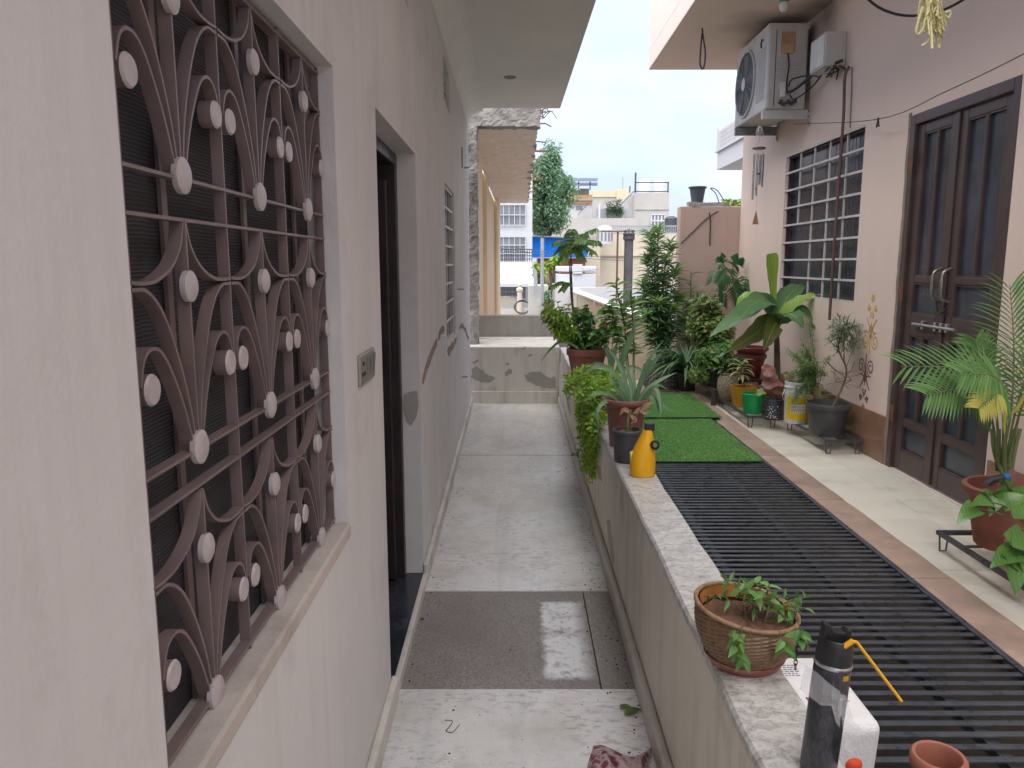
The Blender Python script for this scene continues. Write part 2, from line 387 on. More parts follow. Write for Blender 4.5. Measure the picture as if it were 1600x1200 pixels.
def ledge_top():
    m, nt, b = nmat('ledge_stone'); v = pos(nt)
    a = ntex(nt, pos(nt, (1, 1.6, 1)), 22, 9, 0.8, 0.9); c = mixc(nt, ramp(nt, a, 0.38, 0.56), (0.33, 0.32, 0.305), (0.62, 0.61, 0.595))
    d = ntex(nt, v, 2.0, 6, 0.6); c = mixc(nt, ramp(nt, d, 0.5, 0.75, 0, 0.6), c, (0.34, 0.295, 0.26))
    e = ntex(nt, v, 55, 6, 0.8, 0.6); c = mixc(nt, ramp(nt, e, 0.55, 0.64, 0, 0.75), c, (0.16, 0.145, 0.135))
    nt.links.new(c, b.inputs['Base Color']); nt.links.new(ramp(nt, a, 0.3, 0.7, 0.5, 0.25), b.inputs['Roughness'])
    bump(nt, b, a, 0.35, 0.006); return m
M['ledgetop'] = ledge_top()
def flymesh():
    m, nt, b = nmat('dark_fly_mesh'); v = pos(nt)
    w = N(nt, 'ShaderNodeTexWave', bands_direction='Z'); w.inputs['Scale'].default_value = 55; w.inputs['Distortion'].default_value = 2.5
    w.inputs['Detail'].default_value = 2; nt.links.new(v, w.inputs['Vector'])
    big = ntex(nt, v, 4, 4); c = mixc(nt, ramp(nt, big, 0.3, 0.7), (0.013, 0.013, 0.015), (0.034, 0.033, 0.037))
    c = mixc(nt, ramp(nt, w.outputs['Fac'], 0.55, 0.95, 0, 0.7), c, (0.062, 0.059, 0.066))
    nt.links.new(c, b.inputs['Base Color']); b.inputs['Roughness'].default_value = 0.75
    bump(nt, b, w.outputs['Fac'], 0.4, 0.004); return m
M['mesh'] = flymesh()

# ================================================================ ground far below
g = MB().add([(-900,-300,-3.3),(900,-300,-3.3),(900,1500,-3.3),(-900,1500,-3.3)], [(0,1,2,3)])
M['ground'] = plaster('street_ground', (0.30, 0.27, 0.24), patch=0.2)
struct(obj('ground', g, M['ground']))

# ================================================================ wall with openings
def wall_panel(plane, a0, a1, z0, z1, holes, th):
    """wall in a vertical plane; a = coordinate along it; holes (a0,a1,z0,z1). plane(a,d,z)->point, d depth behind the face"""
    mb = MB()
    A = sorted({a0, a1, *[h[0] for h in holes], *[h[1] for h in holes]}); A = [a for a in A if a0 <= a <= a1]
    Z = sorted({z0, z1, *[h[2] for h in holes], *[h[3] for h in holes]}); Z = [z for z in Z if z0 <= z <= z1]
    for i in range(len(A) - 1):
        for j in range(len(Z) - 1):
            ca, cz = (A[i]+A[i+1])/2, (Z[j]+Z[j+1])/2
            if any(h[0] < ca < h[1] and h[2] < cz < h[3] for h in holes): continue
            for d in (0, th):
                mb.add([plane(A[i],d,Z[j]), plane(A[i+1],d,Z[j]), plane(A[i+1],d,Z[j+1]), plane(A[i],d,Z[j+1])], [(0,1,2,3)])
    for h in list(holes) + [(a0, a1, z0, z1)]:
        q = [(h[0],h[2]),(h[1],h[2]),(h[1],h[3]),(h[0],h[3])]
        for k in range(4):
            (b0,c0),(b1,c1) = q[k], q[(k+1)%4]
            mb.add([plane(b0,0,c0), plane(b1,0,c1), plane(b1,th,c1), plane(b0,th,c0)], [(0,1,2,3)])
    return mb

# ================================================================ LEFT HOUSE (local frame: x = 0 on the wall face)
LH = thing('white_house', 'white plastered house with ornamental grille window, open doorway and projecting slab along corridor', 'house', (LX0, 0, 0))
LH.rotation_euler = (0, 0, LSL)
YE = 8.44
win = (0.87, 1.955, 0.865, 2.022); door = (2.56, 3.625, -0.29, 2.045); swin = (5.27, 6.17, 0.995, 2.088)
vent = (5.30, 5.83, 2.62, 2.90); vent2 = (2.75, 3.50, 2.62, 2.90)
lp = lambda a, d, z: (-d, a, z)
obj('wall', wall_panel(lp, -3.2, YE, -0.30, 3.14, [win, door, swin, vent, vent2], 0.22), M['lwall'], LH, local=True)
# coved joint between wall and soffit
cv = []
for k in range(9):
    a = k / 8 * math.pi / 2
    cv.append((0.16 - 0.16 * math.cos(a) + 0.002, 3.14 - 0.16 + 0.16 * math.sin(a) - 0.002))
mb = MB(); mb.v = [(x, y, z) for x, z in cv for y in (-0.4, YE)]
mb.f = [(2*k, 2*k+1, 2*k+3, 2*k+2) for k in range(8)]
obj('cove', mb, M['soffit'], LH, smooth='all', local=True)
slab = obj('roof_slab', MB().box((-0.10, -0.4, 3.14), (0.965, 8.30, 3.30)), M['soffit'], LH, local=True, bevel=0.006)
obj('added_shade_slab', MB().box((-0.10, -3.2, 3.142), (2.85, -1.1, 3.30)), M['soffit'], LH, local=True)  # unseen slab added behind the camera to keep sky light off the near wall
obj('fan_hook_box', MB().disc((0.44, 6.95, 3.139), (0,0,1), 0.055, 20, 0.006), M['black'], slab, local=True)
# skirting, interrupted by the doorway
for a, b in ((-3.0, 2.575), (3.61, YE)):
    obj('skirting', MB().box((0.0, a, -0.05), (0.026, b, 0.085)), M['skirt'], LH, local=True, bevel=0.008)
# doorway: frame, open leaf, dark granite sill, room behind
fr = MB()
fr.box((-0.19, door[1]-0.055, 0.035), (-0.085, door[1]-0.001, 2.04)); fr.box((-0.19, door[0]+0.001, 0.035), (-0.085, door[0]+0.05, 2.04))
fr.box((-0.19, door[0]+0.05, 1.99), (-0.085, door[1]-0.055, 2.04))
obj('door_frame', fr, M['wood'], LH, local=True, bevel=0.004)
dl = obj('door_leaf', MB().box((-1.06, door[1]-0.115, 0.05), (-0.12, door[1]-0.075, 1.92)), M['wood'], LH, local=True, bevel=0.004)
for z0, z1 in ((0.16, 0.60), (0.70, 1.10), (1.20, 1.80)):
    pn = MB().box((-0.97, door[1]-0.121, z0), (-0.22, door[1]-0.1155, z1))
    obj('panel', pn, M['wood'], dl, local=True, bevel=0.003)
obj('hall_floor', MB().box((-3.4, 1.2, -0.06), (-0.002, 5.2, 0.033)), M['granite'], LH, local=True)
obj('door_sill', MB().box((-0.001, door[0]+0.02, -0.04), (0.022, door[1]-0.02, 0.040)), M['endwall'], LH, local=True, bevel=0.004)
rm = MB(); rm.box((-3.4, 1.1, -0.06), (-3.3, 5.3, 2.7)); rm.box((-3.3, 1.0, -0.06), (-0.221, 1.1, 2.7)); rm.box((-3.3, 5.2, -0.06), (-0.221, 5.3, 2.7)); rm.box((-3.3, 1.1, 2.62), (-0.221, 5.2, 2.7))
obj('room_walls', rm, M['dim'], LH, local=True)
# big window: sill, grille, fly mesh
obj('window_sill', MB().box((-0.215, win[0]+0.002, 0.835), (0.006, win[1]-0.002, 0.872)), M['sill'], LH, local=True, bevel=0.006)
obj('fly_mesh', MB().box((-0.084, win[0]+0.002, 0.873), (-0.076, win[1]-0.002, win[3]-0.002)), M['mesh'], LH, local=True)
GO = -0.034; GD = 0.0185; TH = 0.0048
gr = obj('window_grille', MB().ribbon([(GO, 0.938, 0.885), (GO, 1.952, 0.885)], GD, 0.006), M['grille'], LH, local=True)
rows = [0.885, 1.278, 1.668]; CH = 0.333; cols = [1.111, 1.453, 1.795]; CW = 0.342
def gbar(pts, nm='flat_bar'): return obj(nm, MB().ribbon(pts, GD, TH), M['grille'], gr, local=True, smooth=True)
for y in (0.944, 1.282, 1.624, 1.947): gbar([(GO-0.0015, y, 0.872), (GO-0.0015, y, 2.016)])
for z in (1.225, 1.278, 1.611, 1.668, 2.003): gbar([(GO, 0.938, z), (GO, 1.952, z)])
for k, c in enumerate(cols):                                   # thin tie bars at the back
    obj('tie_bar', MB().ribbon([(GO-0.034, c+0.018, 0.873), (GO-0.034, c+0.018, 2.018)], 0.006, 0.018), M['grille'], gr, local=True)
def gc(c, z, s, pts, n=7): return [V((GO, c + s*p.y, z + p.z)) for p in spline([(0, a, b) for a, b in pts], n)]
hw = CW / 2 - 0.003
shapes = {}
for ri, z0 in enumerate(rows):
    for c in cols:
        gbar([(GO+0.0012, c, z0), (GO+0.0012, c, z0 + CH)])
        for s in (-1, 1):
            top = z0 + CH
            # cusp hanging from the upper bar
            gbar(gc(c, z0, s, [(0.004, CH-0.003), (0.018, CH-0.036), (0.048, CH-0.064), (0.095, CH-0.082), (0.135, CH-0.086), (hw, CH-0.084)]))
            # tall arch
            gbar(gc(c, z0, s, [(0.006, 0.0), (0.022, 0.075), (0.052, 0.150), (0.088, 0.208), (0.128, 0.237), (hw, 0.240)]))
            # small arch with the hooked end
            gbar(gc(c, z0, s, [(0.012, 0.0), (0.040, 0.070), (0.072, 0.125), (0.100, 0.156), (0.128, 0.163), (0.150, 0.150), (0.163, 0.118)]))
            obj('stud', MB().tube([(GO-0.019, c+s*0.140, z0+0.112), (GO+0.0015, c+s*0.140, z0+0.112)], 0.0205, 20), M['grille'], gr, local=True, smooth=True)
            obj('stud_face', MB().tube([(GO+0.0016, c+s*0.140, z0+0.112), (GO+0.005, c+s*0.140, z0+0.112)], [0.0212, 0.0185], 20), M['grille_disc'], gr, local=True, smooth=True)
        for zz, rr in ((z0 + 0.004, 0.0255), (z0 + 0.240, 0.0225)):
            obj('rosette', MB().tube([(GO-0.004, c, zz), (GO+0.004, c, zz), (GO+0.0075, c, zz)], [rr, rr, rr*0.74], 22), M['grille_disc'], gr, local=True, smooth=True)
# slim window: bars and dark panes
gm = MB().box((-0.055, swin[0]+0.002, swin[2]+0.002), (-0.048, swin[1]-0.002, swin[3]-0.002))
sw = obj('slim_window', gm, M['dglass'], LH, local=True)
for k in range(9):
    z = swin[2] + 0.012 + k * (swin[3] - swin[2] - 0.024) / 8
    obj('grille_bar', MB().box((-0.022, swin[0]+0.003, z-0.008), (-0.014, swin[1]-0.003, z+0.008)), M['whitebar'], sw, local=True)
for k in range(5):
    y = swin[0] + 0.02 + k * (swin[1] - swin[0] - 0.04) / 4
    obj('grille_bar', MB().box((-0.030, y-0.006, swin[2]+0.003), (-0.023, y+0.006, swin[3]-0.003)), M['whitebar'], sw, local=True)
for vv in (vent, vent2):
    vo = obj('ventilator', MB().box((-0.075, vv[0]+0.002, vv[2]+0.002), (-0.065, vv[1]-0.002, vv[3]-0.002)), M['dglass'], LH, local=True)
    for k in range(1, 4):
        z = vv[2] + k * (vv[3]-vv[2]) / 4
        obj('grille_bar', MB().box((-0.035, vv[0]+0.003, z-0.007), (-0.025, vv[1]-0.003, z+0.007)), M['whitebar'], vo, local=True)
# plaster torn off along an old chase, as thin uneven patches
def lpatch(px, m, th=0.003):
    pts = [(-0.001, *PL(*p)) for p in px]
    return obj('exposed_mortar', MB().plate(pts, (th + 0.001, 0, 0)), m, LH, local=True)
lpatch([(659,598),(661,585),(664,573),(668,560),(673,548),(678,536),(681,529),(683,531),(682,540),(678,549),(674,560),(671,571),(667,578),(664,590),(661,600)], M['mortar'])
lpatch([(684,530),(686,517),(690,510),(693,509),(694,514),(692,521),(688,523),(687,529),(685,532)], M['mortar'])
lpatch([(699,547),(701,541),(704,540),(706,534),(709,536),(711,528),(713,527),(713,533),(710,541),(707,546),(704,549),(702,556),(700,556)], M['mortar'])
lpatch([(717,513),(720,506),(723,505),(725,510),(728,513),(730,522),(733,528),(732,531),(729,527),(727,519),(724,514),(721,512),(718,514)], M['mortar'])
obj('exposed_mortar', MB().plate([(x, door[1]-0.0005, z) for x, z in ((-.078,.93),(-.05,.945),(-.012,.95),(-.008,.88),(-.02,.82),(-.045,.78),(-.07,.80),(-.082,.86))], (0,-0.003,0)), M['greymortar'], LH, local=True)
# iron stubs left in the wall
for q in ((725, 262), (722, 589), (715, 452)):
    y, z = PL(*q); obj('iron_stub', MB().bar((0, y, z), (0.05, y+0.01, z), 0.014, 0.012), M['greymortar'], LH, local=True)
y, z = PL(721, 248); obj('iron_stub', MB().bar((0.006, y, z-0.08), (0.006, y, z+0.10), 0.010, 0.012), M['greymortar'], LH, local=True)

# light switch plate
(sy0, sz0), (sy1, sz1) = PL(558, 604), PL(582, 545)
sy0, sy1, sz0, sz1 = 2.14, 2.37, 1.205, 1.292
swp = thing('light_switch', 'grey metal switch plate with socket and rockers on wall before the doorway', 'switch', (LX0 - LSL*2.25, 2.25, 1.25)); swp.rotation_euler = (0, 0, LSL)
def loc(mb): return mb
M['swp'] = simple('switch_plate_metal', (0.30, 0.27, 0.25), 0.35, metal=0.4, var=0.2)
M['swr'] = simple('switch_rocker', (0.17, 0.16, 0.155), 0.4)
obj('plate', MB().box((-0.001,-0.115,-0.045),(0.010,0.115,0.045)), M['swp'], swp, local=True, bevel=0.004)
for yy in (-0.005, 0.045, 0.092):
    obj('rocker', MB().plate([(0.010,yy-0.016,-0.03),(0.015,yy-0.016,0.03),(0.010,yy-0.016,0.03)], (0,0.032,0)), M['swr'], swp, local=True, bevel=0.001)
sk = MB()
for a, b in ((-0.075, 0.018), (-0.09, -0.012), (-0.06, -0.012)): sk.disc((0.011, a, b), (1,0,0), 0.006, 10, 0.003)
obj('socket_hole', sk, M['black'], swp, local=True)

# ================================================================ CORRIDOR FLOOR: slabs
cf = struct(obj('corridor_floor', MB().box((-0.9, -3.0, -0.25), (0.46, 8.55, -0.022)), M['grout']))
ys = [-3.0, -1.4, 0.1, 1.32, 2.627, 3.486, 4.785, 6.131, 7.535, 8.52]
xr = 0.452
def lx(y): return LX0 - LSL * y
for i in range(len(ys) - 1):
    a, b = ys[i] + 0.0018, ys[i+1] - 0.0018
    zt = [0.0, -0.002, 0.0, 0.0, -0.003, 0.0, -0.0035, 0.0, -0.002][i]
    def slabmb(x0a, x0b, x1):
        return MB().add([(x0a,a,-0.024),(x1,a,-0.024),(x1,b,-0.024),(x0b,b,-0.024),(x0a,a,zt),(x1,a,zt),(x1,b,zt),(x0b,b,zt)],
              [(0,3,2,1),(4,5,6,7),(0,1,5,4),(1,2,6,5),(2,3,7,6),(3,0,4,7)])
    if i == 4:
        obj('granite_slab', slabmb(lx(a)+0.004, lx(b)+0.004, 0.300), M['rgran'], cf, bevel=0.002)
        obj('granite_slab', slabmb(0.304, 0.304, xr), M['rgran'], cf, bevel=0.002)
    else:
        obj('marble_slab', slabmb(lx(a)+0.004, lx(b)+0.004, xr), M['marble'] if i in (3, 5, 0, 2) else M['marble2'], cf, bevel=0.002)
# lime patch left on the granite slab
M['lime'] = marble('lime_patch', (0.80, 0.80, 0.82), (0.70, 0.69, 0.70), 0.3)
def ragged(pts, amp, sub=5, seed=1):
    rr = random.Random(seed); out = []
    for i in range(len(pts)):
        p, q = V(pts[i]), V(pts[(i+1) % len(pts)])
        for k in range(sub):
            w = p.lerp(q, k / sub); out.append(w + V((rr.uniform(-amp, amp), rr.uniform(-amp, amp), 0)))
    return out

# ================================================================ LEDGE (dwarf wall) between corridor and courtyard
lw = thing('dwarf_wall', 'stained cream dwarf wall with stone coping between corridor and courtyard', 'wall', (0.53, 0, 0))
mb = MB(); nseg = 60; xs = 0.457
obj('wall_body', MB().box((xs, -3.0, -0.25), (0.601, 8.60, 0.592)), M['ledge'], lw)
cp = MB(); rr = random.Random(5); m = 110; vs = []; 
for i in range(m + 1):
    y = -3.0 + i * 11.60 / m
    e0 = mnoise.noise(V((0, y*3.1, 0)))*0.006 + mnoise.noise(V((3, y*11, 0)))*0.003
    e1 = mnoise.noise(V((7, y*3.7, 0)))*0.007 + mnoise.noise(V((9, y*13, 0)))*0.003
    vs += [(0.452+e0*0.5, y, 0.590), (0.452+e0, y, 0.612), (0.459+e0, y, 0.620), (0.606+e1, y, 0.620), (0.613+e1, y, 0.611), (0.611+e1*0.5, y, 0.590)]
fs = []
for i in range(m):
    for k in range(5): fs.append((i*6+k, i*6+k+1, (i+1)*6+k+1, (i+1)*6+k))
    fs.append((i*6+5, i*6, (i+1)*6, (i+1)*6+5))
fs += [(0,1,2,3,4,5), tuple(m*6+k for k in (5,4,3,2,1,0))]
cp.add(vs, fs); obj('coping', cp, M['ledgetop'], lw)
obj('skirting', MB().box((0.427, -3.0, -0.03), (0.4568, 8.49, 0.078)), M['skirt'], lw, bevel=0.010)
# blistered plaster on the ledge face
def epatch(px, m, seed):
    pp = [P(*q, x=0.4566) for q in px]; r2 = random.Random(seed); out = []
    for i in range(len(pp)):
        p, q = pp[i], pp[(i+1) % len(pp)]
        for k in range(3):
            w = p.lerp(q, k/3); out.append(w + V((0, r2.uniform(-.01,.01), r2.uniform(-.006,.006))))
    return obj('blistered_plaster', MB().plate(out, (-0.0022,0,0)), m, lw)
epatch([(930,722),(938,730),(941,752),(936,748),(933,735)], M['sill'], 1)
epatch([(949,815),(953,812),(957,850),(960,880),(955,870),(951,845)], M['sill'], 2)
epatch([(905,655),(911,668),(916,690),(911,684),(907,670)], M['sill'], 4)
epatch([(884,616),(889,628),(893,650),(888,640)], M['sill'], 5)

# ================================================================ END OF THE CORRIDOR
ew = thing('end_wall', 'flaking grey plaster end wall with stepped concrete block closing the corridor', 'wall', (0, 8.5, 0))
obj('step_block', MB().box((-0.60, 8.52, -0.25), (0.448, 9.72, 0.636)), M['endwall'], ew, bevel=0.012)
obj('skirting', MB().box((-0.545, 8.494, -0.02), (0.426, 8.519, 0.135)), M['endwall'], ew, bevel=0.006)
obj('upper_parapet', MB().box((-0.62, 9.73, 0.3), (0.62, 9.90, 0.905)), M['concrete'], ew, bevel=0.012)
def fpatch(px, y, seed, m='greymortar', amp=0.010, parent=ew, nm='bare_patch'):
    pp = [P(*q, y=y) for q in px]; r2 = random.Random(seed); out = []
    for i in range(len(pp)):
        p, q = pp[i], pp[(i+1) % len(pp)]
        for k in range(4):
            w = p.lerp(q, k/4); out.append(w + V((r2.uniform(-amp,amp), 0, r2.uniform(-amp,amp))))
    return obj(nm, MB().plate(out, (0,-0.004,0)), M[m], parent)
fpatch([(737,576),(745,572),(752,578),(765,586),(774,591),(766,597),(755,598),(744,594),(737,590)], 8.521, 11)
fpatch([(820,586),(832,581),(846,582),(858,590),(868,588),(869,606),(850,607),(834,600),(824,596)], 8.521, 12)
fpatch([(788,584),(796,575),(801,578),(798,585),(790,588)], 8.521, 13)
fpatch([(738,567),(746,561),(748,563),(742,570)], 8.521, 14)
fpatch([(810,544),(822,542),(818,546)], 8.521, 15); fpatch([(824,556),(832,552),(829,558)], 8.521, 16)
fpatch([(788,568),(796,566),(794,572)], 8.521, 17); fpatch([(848,505),(852,503),(853,522),(848,523)], 9.729, 18)
# ================================================================ NEIGHBOUR beyond the end wall
nh = thing('beige_house', 'unfinished beige neighbouring house with rough slab edge beyond the end wall', 'house', (-0.5, 9.9, 0))
rough = MB(); vs = []; fs = []
def rough_box(x0, x1, y0, y1, z0, z1, amp, nx, ny, nz, seed=0):
    """box whose surface is broken up by noise"""
    mb = MB(); idx = {}
    def vid(i, j, k):
        if (i, j, k) not in idx:
            p = V((x0 + (x1-x0)*i/nx, y0 + (y1-y0)*j/ny, z0 + (z1-z0)*k/nz))
            n = V((mnoise.noise(p*9+V((seed,0,0))), mnoise.noise(p*9+V((0,seed+5,0))), mnoise.noise(p*9+V((0,0,seed+9)))))
            n2 = V((mnoise.noise(p*31), mnoise.noise(p*31+V((5,5,5))), mnoise.noise(p*31+V((9,9,9)))))
            idx[(i,j,k)] = len(mb.v); mb.v.append(tuple(p + n*amp + n2*amp*0.5))
        return idx[(i,j,k)]
    for i in range(nx):
        for j in range(ny):
            for k in (0, nz):
                mb.f.append((vid(i,j,k), vid(i+1,j,k), vid(i+1,j+1,k), vid(i,j+1,k)))
    for i in range(nx):
        for k in range(nz):
            for j in (0, ny): mb.f.append((vid(i,j,k), vid(i+1,j,k), vid(i+1,j,k+1), vid(i,j,k+1)))
    for j in range(ny):
        for k in range(nz):
            for i in (0, nx): mb.f.append((vid(i,j,k), vid(i,j+1,k), vid(i,j+1,k+1), vid(i,j,k+1)))
    return mb
obj('rough_wall_end', rough_box(-0.62, -0.475, 8.75, 8.98, -0.2, 3.06, 0.020, 8, 6, 150, 1), M['roughconc'], nh)
obj('edge_beam', rough_box(-0.60, 0.225, 8.80, 8.98, 3.045, 3.26, 0.018, 44, 8, 10, 2), M['roughconc'], nh)
obj('roof_slab', rough_box(-0.60, 0.205, 8.98, 19.8, 3.05, 3.22, 0.012, 14, 170, 3, 3), M['nslab'], nh)
obj('wall', MB().box((-0.80, 8.98, -3.2), (-0.62, 19.8, 3.05)), M['beige'], nh)
for y0, y1, xx in ((9.95, 11.2, -0.53), (13.2, 14.1, -0.55)):
    obj('pilaster', MB().box((-0.70, y0, -3.2), (xx, y1, 3.049)), M['beige'], nh, bevel=0.01)
M['ltbeige'] = plaster('light_beige_paint', (0.70, 0.58, 0.42), streak=0.08, patch=0.03, bmp=0.05)
obj('corner_column', MB().box((-0.72, 18.9, -3.2), (-0.49, 19.75, 3.049)), M['ltbeige'], nh, bevel=0.01)
obj('drain_pipe', MB().tube([(-0.53, 18.2, -3.0), (-0.53, 18.2, 3.05)], 0.055, 12), M['ltbeige'], nh, smooth=True)
rb = random.Random(3)
for k in range(13):                                    # rebar stubs sticking out of the slab edge
    y = 9.3 + k * 0.80 + rb.uniform(-.2, .2)
    z = 3.10 + rb.uniform(-.03, .10); L = rb.uniform(0.10, 0.26)
    obj('rebar', MB().tube([(0.15, y, z), (0.2+L*0.6, y+rb.uniform(-.03,.03), z+rb.uniform(-.02,.02)), (0.2+L, y+rb.uniform(-.06,.06), z+rb.uniform(-.04,.03))], 0.008, 6), M['rust'], nh)
wz = MB()
for k in range(14):
    p = V((0.20+rb.uniform(-.05,.05), 8.86+rb.uniform(-.06,.06), 3.20+rb.uniform(-.05,.05)))
    wz.tube(spline([p, p+V((rb.uniform(0,.10), 0, rb.uniform(-.06,.08))), p+V((rb.uniform(.05,.17), 0, rb.uniform(-.10,.08)))], 4), 0.004, 5)
stuff(obj('wire_tangle', wz, M['rust'], nh))
for k in range(10):
    y = 10.0 + k * 0.95
    ch = [(0.218, y, 3.05), (0.218, y+0.35+rb.random()*.3, 3.05), (0.10+rb.random()*.08, y+0.2, 3.046)]
    obj('spalled_chip', MB().plate([(x, yy, 3.036) for x, yy, z in ch], (0,0,0.004)), M['concrete'], nh)

# ================================================================ RIGHT HOUSE
rh = thing('pink_house', 'pink plastered house with double door, barred window and projecting slab over courtyard', 'house', (XR, 4, ZC))
rp = lambda a, d, z: (XR + d, a, z)
rdoor = (3.83, 4.872, ZC, 2.440); rwin = (5.52, 7.115, 1.27, 2.505)
obj('wall', wall_panel(rp, -3.2, 8.50, -0.2, 3.54, [rdoor, rwin], 0.22), M['pink'], rh)
sl = obj('roof_slab', MB().box((1.33, 1.2, 3.525), (XR + 0.2, 8.33, 3.70)), M['pink'], rh, bevel=0.006)
obj('parapet', MB().box((1.331, 1.2, 3.701), (1.46, 8.329, 4.6)), M['pink'], rh, bevel=0.006)
for k in range(12):                                    # brown tile skirting
    y0 = 4.90 + k * 0.303
    if y0 > 8.3: break
    obj('skirting_tile', MB().box((XR - 0.012, y0 + 0.0015, ZC + 0.001), (XR - 0.0005, y0 + 0.3015, ZC + 0.315)), M['skirt_tile'], rh, bevel=0.002)
for k in range(10):
    y1 = 3.80 - k * 0.303
    obj('skirting_tile', MB().box((XR - 0.012, y1 - 0.3015, ZC + 0.001), (XR - 0.0005, y1 - 0.0015, ZC + 0.315)), M['skirt_tile'], rh, bevel=0.002)
# double door
df = MB(); a0, a1, zt = rdoor[0], rdoor[1], rdoor[3]
df.box((XR - 0.004, a1 - 0.052, ZC), (XR + 0.10, a1 - 0.001, zt - 0.001)); df.box((XR - 0.004, a0 + 0.001, ZC), (XR + 0.10, a0 + 0.052, zt - 0.001))
df.box((XR - 0.004, a0 + 0.0525, zt - 0.062), (XR + 0.10, a1 - 0.0525, zt - 0.001))
drf = obj('door_frame', df, M['wood2'], rh, bevel=0.004)
obj('torn_plaster_edge', rough_box(XR - 0.006, XR + 0.02, a1 + 0.001, a1 + 0.030, ZC, zt + 0.02, 0.005, 2, 2, 60, 4), M['mortar'], rh)
def door_leaf(y0, y1):
    xf = XR + 0.018
    cells = [(1.475, 2.318), (1.25, 1.435), (0.585, 1.115), (0.385, 0.545)]
    st = 0.078
    lf = MB()
    lf.box((xf, y0, ZC + 0.012), (xf + 0.04, y0 + st, zt - 0.066)); lf.box((xf, y1 - st, ZC + 0.012), (xf + 0.04, y1, zt - 0.066))
    edges = [ZC + 0.012, 0.385, 0.545, 0.585, 1.115, 1.25, 1.435, 1.475, 2.318, zt - 0.066]
    for z0, z1 in zip(edges[0::2], edges[1::2]): lf.box((xf + 0.001, y0 + st, z0), (xf + 0.039, y1 - st, z1))
    L = obj('door_leaf', lf, M['wood2'], rh, bevel=0.004)
    for i, (z0, z1) in enumerate(cells):
        for (u, w) in (((y0 + st, (y0+y1)/2 - 0.010), ((y0+y1)/2 + 0.010, y1 - st)) if i in (0, 2) else ((y0 + st, y1 - st),)):
            obj('pane', MB().box((xf + 0.022, u, z0), (xf + 0.030, w, z1)), M['dglass'], L)
            bd = MB()
            for (p, q) in (((u, z0), (w, z0 + 0.010)), ((u, z1 - 0.010), (w, z1))): bd.box((xf + 0.006, p[0]+0.0005, p[1]+0.0004), (xf + 0.0215, q[0]-0.0005, q[1]-0.0004))
            for p in (u, w - 0.008): bd.box((xf + 0.007, p + 0.0004, z0 + 0.0104), (xf + 0.0215, p + 0.0076, z1 - 0.0104))
            obj('beading', bd, M['wood2'], L)
        if i in (0, 2): obj('glazing_bar', MB().box((xf + 0.003, (y0+y1)/2 - 0.010, z0), (xf + 0.036, (y0+y1)/2 + 0.010, z1)), M['wood2'], L, bevel=0.003)
    return L
ymid = 4.372
Lf = door_leaf(ymid + 0.003, a1 - 0.055); Rf = door_leaf(a0 + 0.055, ymid - 0.003)
obj('cover_strip', MB().box((XR + 0.006, ymid - 0.016, ZC + 0.02), (XR + 0.0175, ymid + 0.016, zt - 0.07)), M['wood2'], Lf, bevel=0.003)
for L, y in ((Lf, ymid + 0.050), (Rf, ymid - 0.050)):
    x = XR + 0.016
    obj('handle', MB().tube(spline([(x, y, 1.335), (x - 0.045, y, 1.36), (x - 0.05, y, 1.43), (x - 0.045, y, 1.50), (x, y, 1.525)], 5), [0.008]*8+[0.011]*5+[0.008]*8, 10), M['brass'], L, smooth=True)
obj('bolt', MB().tube([(XR - 0.006, 4.66, 1.19), (XR - 0.006, 4.20, 1.19)], 0.009, 10), M['steel'], Lf, smooth=True)
bp = MB()
for y in (4.42, 4.36, 4.30, 4.56): bp.box((XR - 0.004, y - 0.012, 1.165), (XR + 0.0175, y + 0.012, 1.215))
obj('bolt_plate', bp, M['steel'], Lf, bevel=0.002)
obj('padlock_chain', MB().tube(spline([(XR+.0, 4.425, 1.33), (XR-.01, 4.39, 1.28), (XR-.012, 4.36, 1.27), (XR, 4.315, 1.30)], 5), 0.006, 6), M['black'], Lf)
for z in (0.55, 1.32, 2.1): obj('hinge', MB().box((XR - 0.007, a1 - 0.060, z), (XR - 0.0045, a1 - 0.012, z + 0.11)), M['rust'], drf)
# barred window: 5 x 8 openings, the lower left bars missing
wf = MB(); (b0, b1, z0, z1) = rwin; xw = XR + 0.012
wn = obj('barred_window', MB().box((XR + 0.07, b0 + 0.002, z0 + 0.002), (XR + 0.08, b1 - 0.002, z1 - 0.002)), M['dglass'], rh)
fr = MB(); w = 0.016
fr.box((XR + 0.03, b0+0.001, z0+0.001), (XR + 0.069, b0 + 0.03, z1-0.001)); fr.box((XR + 0.03, b1 - 0.03, z0+0.001), (XR + 0.069, b1-0.001, z1-0.001))
fr.box((XR + 0.03, b0 + 0.0301, z0+0.001), (XR + 0.069, b1 - 0.0301, z0 + 0.03)); fr.box((XR + 0.03, b0 + 0.0301, z1 - 0.03), (XR + 0.069, b1 - 0.0301, z1-0.001))
obj('window_frame', fr, M['wood2'], wn)
for k in range(9):
    z = z0 + 0.008 + k * (z1 - z0 - 0.016) / 8
    obj('grille_bar', MB().box((XR + 0.002, b0 + 0.002, z - w/2), (XR + 0.014, b1 - 0.002, z + w/2)), M['whitebar'], wn)
ybars = [b0 + 0.009 + k * (b1 - b0 - 0.018) / 5 for k in range(6)]
for k, y in enumerate(ybars):
    zlo = z0 + 0.002 if k != 4 else z0 + 0.008 + 4 * (z1 - z0 - 0.016) / 8
    obj('grille_bar', MB().box((XR + 0.0145, y - w/2, zlo), (XR + 0.026, y + w/2, z1 - 0.002)), M['whitebar'], wn)
cu = MB()
